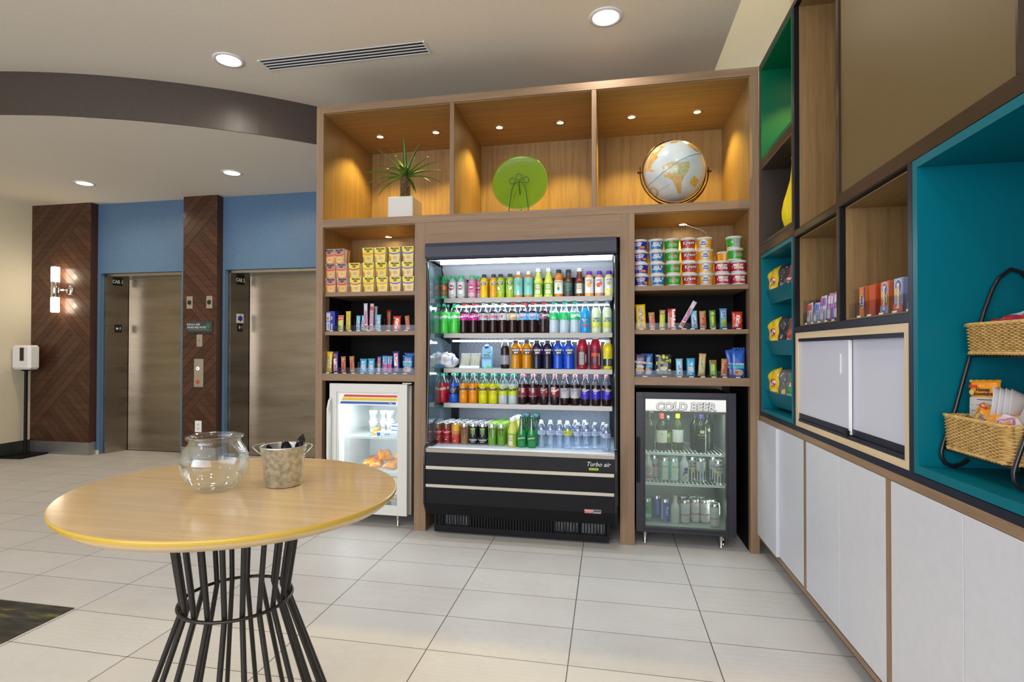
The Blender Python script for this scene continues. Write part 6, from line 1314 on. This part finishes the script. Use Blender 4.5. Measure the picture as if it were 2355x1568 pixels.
# middle left
t = thing('cookie_box', 'navy box with pale printed panels, far left of the middle left shelf', 'box', (wx(759, .05), .052, ZBc+.0025)); M().box(-.026, .045, -.014, .06, 0, .150, bev=.002).build('box_body', pk((.015, .02, .30)), t)
printed(t, [('r', -.024, .006, .004, .070, (.46, .48, .55)), ('r', -.024, .008, .076, .138, (.44, .46, .52)), ('r', -.020, -.004, .085, .105, (.28, .14, .07)), ('r', .014, .026, .010, .055, (.42, .44, .52)), ('r', .014, .024, .085, .110, (.42, .44, .52)), ('t', 'cookie', -.008, .036, .016, (.05, .06, .3), V)], flat(-.014))
bar('yellow gummy packet with red top beside the navy box', 783, ZBc, .046, .118, (.66, .45, .02), [('r', -.022, .022, .080, .112, (.60, .10, .04)), ('e', -.006, .060, .013, .018, (.70, .60, .03)), ('r', .006, .020, .012, .070, (.45, .52, .56)), ('e', -.008, .030, .010, .012, (.12, .40, .05)), ('t', 'gummi', 0, .096, .013, W_)], nm='candy_packet', kind='candy')
bar('tall yellow bar with lettering down its side on the middle left shelf', 800.5, ZBc, .040, .148, (.72, .50, .02), [('t', 'PAYDAY', 0, .075, .026, (.22, .32, .10), -V, .03)], ang=-.03, seed=3)
bar('light blue coconut bar, first of three on the middle left shelf', 823, ZBc, .033, .114, lb, alm(), seed=4)
bar('light blue coconut bar, second of three on the middle left shelf', 834.5, ZBc, .033, .114, lb, alm(), ang=.03, seed=5, y=.055)
bar('tall lilac peanut bar, left of the two tall ones', 841.5, ZBc, .030, .204, (.62, .60, .66), sn(), ang=-.05, seed=6, y=.042)
bar('tall lilac peanut bar with red top, right of the two tall ones', 853.5, ZBc, .030, .202, (.62, .58, .64), [('r', -.013, .013, .145, .18, (.50, .05, .04))]+sn(), ang=.0, seed=7, y=.044)
bar('thin white bar standing behind the tall lilac pair', 862.5, ZBc, .026, .188, (.55, .55, .60), [('r', -.012, .0, .02, .17, (.10, .08, .14))], seed=8, y=.12)
bar('light blue coconut bar, rightmost of three on the middle left shelf', 869.5, ZBc, .038, .120, lb, alm(), seed=9)
bar('thin dark red bar standing at the back of the middle left shelf', 893, ZBc, .034, .158, (.36, .025, .01), [('r', -.004, .016, .03, .14, (.30, .10, .04))], seed=10, y=.14)
kkr = (.58, .02, .01)
bar('wide red wafer bar on the middle left shelf', 912.5, ZBc, .060, .108, kkr, kk(), seed=11)
bar('gold caramel bar with red lettering at the right end of the middle left shelf', 938.5, ZBc, .036, .108, tb_, twx(), ang=-.12, seed=12)
# lower left
bar('yellow peanut candy packet at the left end of the lower left shelf', 756, ZC_, .048, .158, (.76, .52, .01), mm(), ang=.03, seed=1, nm='candy_packet', kind='candy')
bar('navy crisp bar with white strip, beside the yellow candy packet', 772.5, ZC_, .044, .158, (.025, .02, .26), [('r', -.014, .012, .012, .105, W_), ('t', 'CRUNCH', 0, .060, .025, (.55, .02, .05), -V, .06), ('e', 0, .128, .014, .016, (.25, .10, .05))], ang=-.05, seed=2)
bar('gold caramel bar, left of the pair on the lower left shelf', 790, ZC_, .040, .122, tb_, twx(), ang=-.05, seed=3)
bar('gold caramel bar, right of the pair on the lower left shelf', 810.5, ZC_, .040, .124, tb_, twx(), ang=-.08, seed=4)
bar('bright blue cereal treat, left of the pair on the lower left shelf', 835.5, ZC_, .056, .106, (.03, .34, .60), rk(), seed=5)
bar('bright blue cereal treat, right of the pair on the lower left shelf', 853.5, ZC_, .054, .108, (.03, .34, .60), rk(), seed=6, y=.05)
bar('slim pink and blue bar between the cereal treats and pastry bar', 871.5, ZC_, .030, .122, (.10, .20, .45), [('r', -.012, .012, .06, .11, (.42, .10, .30)), ('e', 0, .062, .008, .016, (.66, .42, .05)), ('r', -.01, .01, .01, .04, (.35, .50, .66))], seed=7)
ng = lambda c: [('r', -.014, .016, .070, .118, (.55, .60, .66)), ('t', 'NUTRI', -.004, .094, .015, (.03, .08, .3), -V, .05), ('t', 'GRAIN', .008, .094, .015, (.03, .08, .3), -V, .05), ('r', -.016, .018, .012, .064, c), ('e', .004, .040, .010, .012, (.60, .2, .1))]
bar('pale blue and pink fruit cereal bar, left of its pair', 885, ZC_, .046, .130, (.04, .28, .62), ng((.50, .05, .25)), seed=8)
bar('pale blue and pink fruit cereal bar, right of its pair', 896.5, ZC_, .036, .128, (.05, .32, .62), ng((.50, .05, .25))[:4], seed=9, y=.060)
bar('tall navy crisp bar with slanted white strip on the lower left shelf', 912, ZC_, .050, .160, (.025, .02, .26), [('r', -.012, .014, .052, .146, W_), ('t', 'CRUNCH', .001, .099, .023, (.55, .02, .05), -V, .06), ('r', -.010, .012, .01, .04, (.25, .14, .10))], ang=-.06, seed=10, y=.040)
bar('blue nut bag at the right end of the lower left shelf, front', 937, ZC_, .078, .132, (.02, .12, .45), pl_(), seed=11, nm='nut_bag', kind='nut bag')
bar('blue nut bag at the right end of the lower left shelf, behind', 941, ZC_, .078, .150, (.02, .11, .42), [], seed=12, nm='nut_bag', kind='nut bag', y=.085)
# middle right
bar('yellow peanut candy packet at the left end of the middle right shelf', 1475, ZBc, .066, .168, (.76, .52, .01), [(i[0], i[1], i[2], i[3]+.012, i[4]*1.2, *i[5:]) if i[0] == 't' else i for i in mm()], ang=-.04, seed=1, nm='candy_packet', kind='candy')
bar('gold caramel bar beside the yellow packet on the middle right shelf', 1501, ZBc, .042, .114, tb_, twx(), ang=-.07, seed=2)
bar('green and yellow crunchy bar on the middle right shelf', 1523, ZBc, .040, .130, (.35, .22, .08), [('r', -.016, .006, .012, .096, (.60, .55, .03)), ('r', .006, .018, .02, .098, (.18, .42, .02)), ('e', 0, .112, .010, .008, (.5, .4, .25))], ang=.02, seed=3)
bar('dark red cookie stick box-like packet with white lettering', 1545, ZBc, .056, .138, (.42, .02, .015), [('r', -.024, -.014, .01, .11, (.50, .22, .18)), ('r', -.004, .004, .01, .07, (.66, .45, .03)), ('t', 'Rocky', .011, .098, .028, W_, -V, .06), ('t', 'Road', .011, .040, .028, W_, -V, .06)], seed=4)
bar('lilac peanut bar leaning sharply to the right on the middle right shelf', 1565, ZBc, .030, .200, (.62, .60, .66), sn(), ang=.50, seed=5, y=.038)
bar('light blue coconut bar on the middle right shelf', 1598, ZBc, .042, .122, lb, alm(), ang=-.05, seed=6)
bar('gold caramel bar next to the light blue bar on the middle right shelf', 1617.5, ZBc, .044, .120, tb_, twx(), ang=-.03, seed=7)
bar('green bar with yellow stripe on the middle right shelf', 1640, ZBc, .044, .124, (.07, .22, .03), [('r', -.006, .006, .02, .085, (.62, .58, .02)), ('e', 0, .100, .012, .010, (.50, .50, .02)), ('r', -.018, .018, .004, .014, (.42, .4, .3))], ang=-.03, seed=8)
bar('white and blue fruit cereal bar with green end on the middle right shelf', 1664, ZBc, .046, .134, (.04, .25, .60), ng((.16, .45, .04)), seed=9, crimp=(.62, .64, .66))
bar('wide red wafer bar on the middle right shelf', 1696, ZBc, .068, .112, kkr, kk(), seed=10)
# lower right
bar('dark navy nut bag leaning at the left end of the lower right shelf', 1470, ZC_, .078, .142, (.03, .025, .10), [('t', 'PLANTERS', 0, .088, .017, (.6, .6, .5), 0, .06), ('e', 0, .060, .026, .010, (.5, .45, .38)), ('e', 0, .038, .028, .014, (.50, .28, .06)), ('t', 'dark', 0, .015, .016, (.5, .5, .6), 0, .04)], ang=.10, seed=1, nm='nut_bag', kind='nut bag', y=.04)
bar('bright blue nut bag behind the dark navy one', 1488, ZC_, .082, .150, (.02, .13, .48), pl_(), seed=2, nm='nut_bag', kind='nut bag', y=.075)
packet('popcorn_bag', 'black popcorn bag with yellow banner on the lower right shelf', 'popcorn', (wx(1526, .045), .052, ZC_+.0045), .108, .146, .034, (.035, .036, .04),
       [('p', [(-.047, .074), (.047, .092), (.047, .114), (-.047, .096)], (.66, .62, .02)), ('t', 'Smartfood', 0, .094, .020, (.03, .03, .03), .19, .05), ('e', 0, .130, .009, .016, (.66, .56, .02)), ('e', .020, .124, .008, .008, (.20, .50, .15)), ('e', -.022, .126, .007, .006, (.20, .50, .15)), ('e', -.036, .136, .014, .006, (.4, .4, .38)), ('e', 0, .052, .024, .014, (.55, .50, .34)), ('e', .036, .040, .010, .008, (.5, .46, .32)), ('e', -.038, .040, .010, .009, (.5, .46, .32)), ('t', 'WHITE CHEDDAR', 0, .020, .011, (.55, .52, .05))], (-.05, 0, 0), seed=3)
bar('light blue coconut bar on the lower right shelf', 1563, ZC_, .046, .118, lb, alm(), ang=-.02, seed=4)
bar('bright blue cereal treat on the lower right shelf', 1589, ZC_, .056, .122, (.03, .34, .60), rk(), seed=5)
bar('tall tan nougat bar leaning slightly on the lower right shelf', 1613, ZC_, .046, .152, (.55, .40, .16), [('t', 'crunchy', 0, .076, .026, (.05, .30, .12), -V, .02), ('e', 0, .030, .012, .010, (.62, .48, .22))], ang=.07, seed=6)
bar('green bar with brown top beside the tan nougat bar', 1641, ZC_, .048, .110, (.10, .30, .04), [('r', -.022, .022, .082, .108, (.26, .12, .04)), ('r', -.004, .008, .012, .075, (.58, .55, .03))], ang=-.03, seed=7)
bar('gold caramel bar on the lower right shelf', 1665, ZC_, .042, .118, tb_, twx(), ang=.05, seed=8)
bar('blue nut bag, front of the three at the right end', 1698, ZC_, .080, .168, (.02, .10, .50), pl_(), seed=9, nm='nut_bag', kind='nut bag', y=.045)
bar('blue nut bag, tallest and rearmost of the three at the right end', 1700, ZC_, .086, .192, (.02, .09, .50), [], seed=10, nm='nut_bag', kind='nut bag', y=.115)
bar('blue nut bag leaning left behind the front one at the right end', 1689, ZC_, .074, .176, (.02, .08, .46), pl_()[:4], ang=-.12, seed=11, nm='nut_bag', kind='nut bag', y=.080)

# ================================================================== RIGHT UNIT CONTENTS (faces look along -x)
RZ = -PI/2
def chips(lab, x, y, z, w_, h_, c, items, ang, seed, m_=None, dz=0):
    return packet('crisp_packet', lab, 'crisps', (x, y, z), w_, h_, .052, c, items, (-.12, ang, RZ+.45), seed=seed, wr=.35)
yl = (.72, .50, .01); blk = (.035, .035, .045); rdc = (.42, .03, .02); grn = (.02, .30, .10)
lays = lambda: [('e', 0, .105, .030, .024, (.60, .03, .03)), ('t', "Lay's", 0, .105, .030, W_, .1, .05), ('e', 0, .050, .026, .016, (.70, .52, .10))]
dor = lambda: [('p', [(-.05, .10), (0, .045), (.05, .10), (0, .13)], (.12, .05, .03)), ('t', 'NACHO', 0, .092, .020, W_, .3, .05), ('e', 0, .03, .022, .016, (.68, .35, .03))]
for zt, zn, spec in ((1.602, 'top', [(yl, lays(), 'yellow'), (yl, [], 'small yellow'), (blk, [('t', 'spicy', 0, .08, .03, (.25, .25, .28), .3), ('e', 0, .03, .02, .012, (.5, .25, .1))], 'black'), (rdc, dor(), 'red'), ((.55, .66, .25), [('t', '::', 0, .07, .04, (.05, .35, .02))], 'pale green')]),
                     (1.285, 'middle', [(yl, lays(), 'yellow'), ((.68, .42, .04), [('t', 'chips', 0, .07, .03, W_)], 'small orange-yellow'), (blk, [], 'black'), (rdc, [('t', 'doritos', 0, .05, .026, W_, 0, .05), ('e', 0, .10, .03, .02, (.5, .1, .04))], 'red'), ((.42, .60, .03), [('e', 0, .05, .02, .03, (.05, .40, .04))], 'lime')]),
                     (.973, 'bottom', [(yl, lays(), 'yellow'), ((.66, .48, .02), [('r', -.03, .03, .05, .11, (.62, .42, .05))], 'small yellow'), ((.14, .14, .15), [('t', 'L', 0, .10, .030, W_), ('e', 0, .05, .018, .03, (.66, .5, .2))], 'grey'), (grn, lays()[:2]+[('r', -.04, .04, .03, .05, (.62, .66, .5))], 'green'), ((.55, .55, .30), [('e', .0, .05, .02, .02, (.4, .1, .05))], 'cream')])):
    for k, (c, its_, w_) in enumerate(spec):
        px_, py_ = ((.062, -.125), (.13, -.22), (.078, -.235), (.085, -.345), (.078, -.455))[k]
        chips('%s crisp packet in the %s bin of the teal rack' % (w_, zn), px_+.012, py_, zt+.022+(.03 if k == 1 else 0), .112, .195 if k != 1 else .17, c, its_, (-.25, .1, -.05, .12, .02)[k], k+10)
# medicine packs and dryer-sheet boxes
def trayY(lab, y0, y1, z, ds_, hf, hd):
    t = thing('divider_tray', lab, 'tray', (.034, (y0+y1)/2, z), (0, 0, RZ)); L = abs(y1-y0)/2
    M().box(-L, L, 0, .25, 0, .002).build('tray_base', acrylic, t); M().box(-L, L, -.002, 0, 0, hf).build('front_lip', acrylic, t)
    for d in ds_: x_ = (y0+y1)/2-d; M().box(x_-.0008, x_+.0008, .001, .25, .0022, hd).build('divider', acrylic, t); M().box(x_-.006, x_+.006, .0015, .003, .0022, hd).build('divider_front', acrylic, t)
    for a, b in zip(ds_[:-1], ds_[1:]): c_ = (y0+y1)/2-(a+b)/2; M().box(c_-.016, c_+.016, -.0028, -.0022, .001, .008).build('price_tab', pk((.72, .70, .62), .5, 0), t)
dsB = [-.700, -.790, -.875, -.960, -1.045, -1.125, -1.195]
trayY('clear divider tray holding the medicine packets', -.694, -1.199, 1.4312, dsB, .062, .125)
meds = [((.66, .62, .60), (.50, .04, .06), 'Motrin', 'white and red slim medicine packet at the far end of the tray', .105), ((.50, .56, .72), (.12, .2, .5), 'Advil', 'pale blue medicine packet with white label', .100), ((.62, .64, .70), (.35, .12, .4), 'Tylenol', 'white medicine packet with curved top beside the blue one', .125),
        ((.55, .20, .50), (.66, .55, .68), 'Midol', 'magenta and white medicine packet in the middle of the tray', .128), ((.16, .08, .32), (.62, .60, .70), 'Zzz', 'deep purple medicine packet, right of the magenta one', .130), ((.62, .62, .58), (.50, .25, .2), 'Pads', 'cream packet at the near end of the medicine tray', .128)]
for k, (c, c2, s_, lab, h_) in enumerate(meds):
    y = (dsB[k]+dsB[k+1])/2; packet('medicine_packet', lab, 'medicine', (.052, y, 1.4352), .058, h_, .018, c, [('r', -.022, .022, h_*.1, h_*.42, (.60, .60, .64)), ('r', -.028, .028, h_*.62, h_*.9, c2), ('t', s_, 0, h_*.5, .016, c2, V, .04)], (-.05, (-.06, .04, .0, .07, -.04, .08)[k], RZ), seed=k)
dsC = [-1.262, -1.350, -1.445, -1.535, -1.635, -1.700, -1.768]
trayY('clear divider tray holding the laundry boxes', -1.254, -1.770, 1.4312, dsC[1:] and [-1.30, -1.385, -1.475, -1.575, -1.668, -1.762], .062, .118)
lx = [(-1.343, .052, (.70, .20, .01), 'orange box with purple side and yellow oval logo in the laundry tray', [('r', .014, .026, .002, .118, (.16, .03, .34)), ('e', -.002, .060, .019, .028, (.70, .52, .02)), ('e', -.002, .060, .015, .022, (.62, .62, .60)), ('t', 'Tide', -.002, .060, .026, (.02, .03, .32), V, .06)]),
      (-1.430, .056, (.55, .07, .01), 'plain red-orange box between the orange and white lettered boxes', [('r', -.026, .026, .002, .03, (.45, .04, .02))]),
      (-1.525, .062, (.66, .14, .03), 'red, yellow and blue dryer sheet box, far one of the lettered boxes', None), (-1.622, .062, (.30, .38, .58), 'blue and white dryer sheet box, middle one of the lettered boxes', None), (-1.715, .062, (.62, .10, .04), 'red dryer sheet box nearest the navy bar', None)]
for y, w_, c, lab, its_ in lx:
    t = thing('laundry_box', lab, 'box', (.056, y, 1.4342), (0, 0, RZ)); M().box(-w_/2, w_/2, -.012, .10, 0, .120, bev=.0015).build('box_body', pk(c), t)
    if its_ is None:
        mid = 'middle' in lab; its_ = [('e', 0, .090, .026, .028, (.62, .62, .62)), ('e', 0, .090, .022, .024, (.12, .18, .42)), ('e', -.014, .070, .010, .016, (.70, .50, .03)), ('e', .012, .055, .012, .018, (.30, .42, .12)), ('r', -.031, .031, .002, .030, (.60, .10, .05) if mid else (.20, .28, .45)), ('t', 'bounce', .0, .058, .030, (.55, .03, .03), V if mid else -V, .13), ('t', 'bounce', .0, .058, .030, (.70, .70, .70), V if mid else -V, .05)]
    printed(t, its_, flat(-.012))
# wicker baskets on black wire stand -----------------------------------------
t = thing('basket_stand', 'black bent-rod stand carrying two wicker baskets in the big teal box', 'stand', (.22, -1.93, .9405)); so = Vector((.22, -1.93, .9405))
for y in (-1.848, -2.156):
    P = [(.128, .968), (.108, .952), (.085, .9465), (.066, .954), (.056, .972), (.055, .992), (.062, 1.02), (.094, 1.123), (.113, 1.203), (.133, 1.282), (.150, 1.335), (.174, 1.427), (.195, 1.490), (.212, 1.522), (.243, 1.547), (.271, 1.537), (.290, 1.51), (.297, 1.47), (.300, 1.30), (.302, 1.05), (.300, .975), (.282, .950), (.255, .9475)]
    M().tube([(a-so.x, y-so.y, b-so.z) for a, b in P], .0058, 10).build('side_frame', blackw, t)
for x, z in ((.255, .9475), (.134, 1.2850), (.300, 1.2850), (.066, .9990), (.301, .9990)):
    M().tube([(x-so.x, -1.848-so.y, z-so.z), (x-so.x, -2.156-so.y, z-so.z)], .0045, 8).build('cross_rod', blackw, t)
wick = noisy('wicker_cane', (.42, .24, .06), (.66, .44, .16), 60, .5, .2); wickd = noisy('wicker_cane_dark', (.20, .09, .025), (.36, .20, .06), 60, .55, .2)
def basket(lab, x0, x1, y0, y1, z0, z1, flare=.006):
    t = thing('wicker_basket', lab, 'basket', ((x0+x1)/2, (y0+y1)/2, z0)); a, b, h_ = (x1-x0)/2, (y1-y0)/2, z1-z0
    def per(f, ins, n):
        A, B, R = a-ins, b-ins, .014; pts = []
        L = [((-A+R, -B), (A-R, -B)), ((A, -B+R), (A, B-R)), ((A-R, B), (-A+R, B)), ((-A, B-R), (-A, -B+R))]; tot = []
        for (p, q) in L:
            d = math.dist(p, q); k = max(3, int(round(d/n)))
            for i in range(k): f_ = i/k; tot.append((p[0]+(q[0]-p[0])*f_, p[1]+(q[1]-p[1])*f_))
        return tot
    n_rows = int(h_/.0050); base = per(0, .004, .0065); N_ = len(base); N_ -= N_ % 2; base = base[:N_]
    g = M()
    cx_ = [0]*N_
    for r_ in range(n_rows):
        z = .006+r_*(h_-.014)/(n_rows-1); pts = []; fl = flare*(z/h_)
        for i, (x, y) in enumerate(base):
            L_ = math.hypot(x/a, y/b); nx, ny = (1 if x > a-.02 else -1 if x < -a+.02 else 0), (1 if y > b-.02 else -1 if y < -b+.02 else 0); nn = math.hypot(nx, ny) or 1
            wv = .0022*(1 if ((i//2) % 2) ^ (r_ % 2) else -1); pts.append((x+nx/nn*(wv+fl), y+ny/nn*(wv+fl), z))
        g.tube(pts, .0025, 5, closed=True)
    g.build('woven_wall', wick, t)
    g = M()
    for i in range(0, N_, 4):
        x, y = base[i]; nx, ny = (1 if x > a-.02 else -1 if x < -a+.02 else 0), (1 if y > b-.02 else -1 if y < -b+.02 else 0)
        g.tube([(x, y, .002), (x+nx*flare, y+ny*flare, h_-.004)], .0022, 5)
    g.build('stakes', wickd, t)
    for z, nm in ((h_-.003, 'rim'), (.003, 'base_rim')):
        g = M(); fl = flare*z/h_; R_ = .0046
        ring = []
        for i, (x, y) in enumerate(base):
            nx, ny = (1 if x > a-.02 else -1 if x < -a+.02 else 0), (1 if y > b-.02 else -1 if y < -b+.02 else 0); ring.append((x+nx*fl, y+ny*fl, z))
        g.tube(ring, R_, 8, closed=True)
        for ph in (0, PI): 
            hl = []
            for i in range(N_*2):
                j = i//2; x, y, zz = ring[j]; x2, y2, _ = ring[(j+1) % N_]; f_ = (i % 2)/2; x, y = x+(x2-x)*f_, y+(y2-y)*f_; a_ = i*.8+ph
                nx, ny = (1 if x > a-.02 else -1 if x < -a+.02 else 0), (1 if y > b-.02 else -1 if y < -b+.02 else 0); hl.append((x+nx*math.cos(a_)*.0045, y+ny*math.cos(a_)*.0045, zz+math.sin(a_)*.0045))
            g.tube(hl, .0020, 5, closed=True)
        g.build(nm, wick, t)
    M().box(-a+.006, a-.006, -b+.006, b-.006, .004, .008).build('base_mat', wickd, t)
    return t
basket('lower wicker basket full of orange cereal packets', .052, .265, -2.140, -1.862, 1.005, 1.108)
basket('upper wicker basket with a clear red candy bag at its corner', .106, .290, -2.140, -1.872, 1.2905, 1.380)
og = (.78, .30, .01)
hs = [('r', -.05, -.01, .098, .106, (.55, .03, .02)), ('t', 'malt', -.03, .102, .008, W_), ('t', 'Honey', .01, .072, .024, (.66, .62, .55), 0, .08), ('t', 'Honey', .01, .072, .024, (.05, .03, .03), 0, .02), ('t', 'Scooters', .008, .052, .022, (.66, .62, .55), 0, .08), ('t', 'Scooters', .008, .052, .022, (.05, .03, .03), 0, .02)]+[('e', -.034+.014*i, .084-.013*(i % 2), .006, .006, (.66, .44, .10)) for i in range(2)]+[('e', -.034+.014*i, .084-.013*(i % 2), .0025, .0025, og) for i in range(2)]
def opk(lab, x, y, z, rot, w_=.105, h_=.115, items=None, seed=0):
    return packet('cereal_packet', lab, 'cereal packet', (x, y, z), w_, h_, .026, og, items if items is not None else hs, rot, seed=seed, wr=.15)
opk('orange cereal packet turned to its nutrition table, standing upright', .132, -1.918, 1.065, (-.08, -.05, RZ+.45), .082, .150, [('r', -.034, .034, .040, .098, (.52, .52, .50)), ('r', -.03, .03, .09, .092, K_), ('r', -.03, .03, .075, .076, K_), ('r', -.03, .03, .058, .059, K_), ('r', -.036, -.012, .126, .134, (.55, .03, .02)), ('t', 'Honey', .004, .120, .014, (.05, .03, .03), 0, .05), ('t', 'Scooters', .004, .108, .014, (.05, .03, .03), 0, .05), ('e', -.026, .112, .008, .008, (.66, .46, .12))], 1)
opk('orange cereal packet lying low at the left of the basket', .094, -1.948, 1.058, (-.35, .35, RZ), .100, .085, seed=2, items=[(i[0], i[1], i[2], i[3]-.022, *i[4:]) if i[0] == 't' else (i[0], i[1], i[2]-.022, *i[3:]) if i[0] == 'e' else (i[0], i[1], i[2], i[3]-.024, i[4]-.024, i[5]) for i in hs])
opk('orange cereal packet at the back with large lettering, top right', .217, -2.072, 1.115, (-.2, .10, RZ), .13, .115, seed=3)
opk('orange cereal packet lying at the front right of the basket', .113, -2.070, 1.049, (-.5, -.1, RZ+.1), .11, .09, items=[('r', .01, .03, .06, .075, (.55, .05, .02))], seed=4)
opk('orange cereal packet tucked under the foam bowls', .174, -2.024, 1.025, (-.25, -.2, RZ), .11, .11, items=[], seed=5)
packet('pastry_packet', 'glossy white and pink pastry packet lying on the basket rim', 'pastry', (.098, -2.048, 1.072), .105, .062, .034, (.66, .58, .62), [('e', 0, .030, .030, .018, (.45, .15, .25)), ('e', 0, .030, .022, .012, (.66, .50, .45)), ('e', .012, .024, .010, .008, (.68, .30, .04))], (-.75, .03, RZ+.1), seed=6, wr=.4)
foam = mat('white_foam_bowl', (.62, .60, .62), .5)
def fbowl(lab, loc, rot, n=3):
    t = thing('foam_bowl', lab, 'bowl', loc, rot, 'foam bowls in the lower basket'); g = M()
    for k in range(n): z = k*.012; g.lathe([(.024, z), (.030, z+.001), (.050, .048+z), (.052, .050+z), (.050, .051+z), (.049, .0505+z)], 24, cap=(k == 0))
    g.build('nested_bowls', foam, t); return t
fbowl('stack of white foam bowls on their side beside the upright packet', (.200, -2.000, 1.137), (0, -PI/2+.12, -.53), 4)
fbowl('white foam bowl tipped over at the right of the basket', (.135, -2.085, 1.096), (0, .75, -.53), 1)
packet('candy_bag', 'clear bag with red candy lying on the upper basket corner', 'candy', (.150, -1.930, 1.362), .115, .095, .030, (.55, .04, .05), [('r', -.057, .057, .066, .094, (.50, .56, .60)), ('e', -.02, .035, .02, .012, (.62, .12, .05)), ('e', .036, .03, .012, .012, (.45, .02, .22))], (-1.15, .05, RZ+.1), seed=8, wr=.5, crimp=(.5, .55, .6))
# hanging cable of the lamp under the mid deck on the right column
c = M().tube([(-.424, .352, 2.208), (-.37, .34, 2.185), (-.30, .36, 2.165), (-.25, .44, 2.155)], .0025, 6).build('lamp_cable', off); tag(c, 'thin pale cable hanging from the puck light over the cereal cups', 'cable')
bpy.context.view_layer.update()
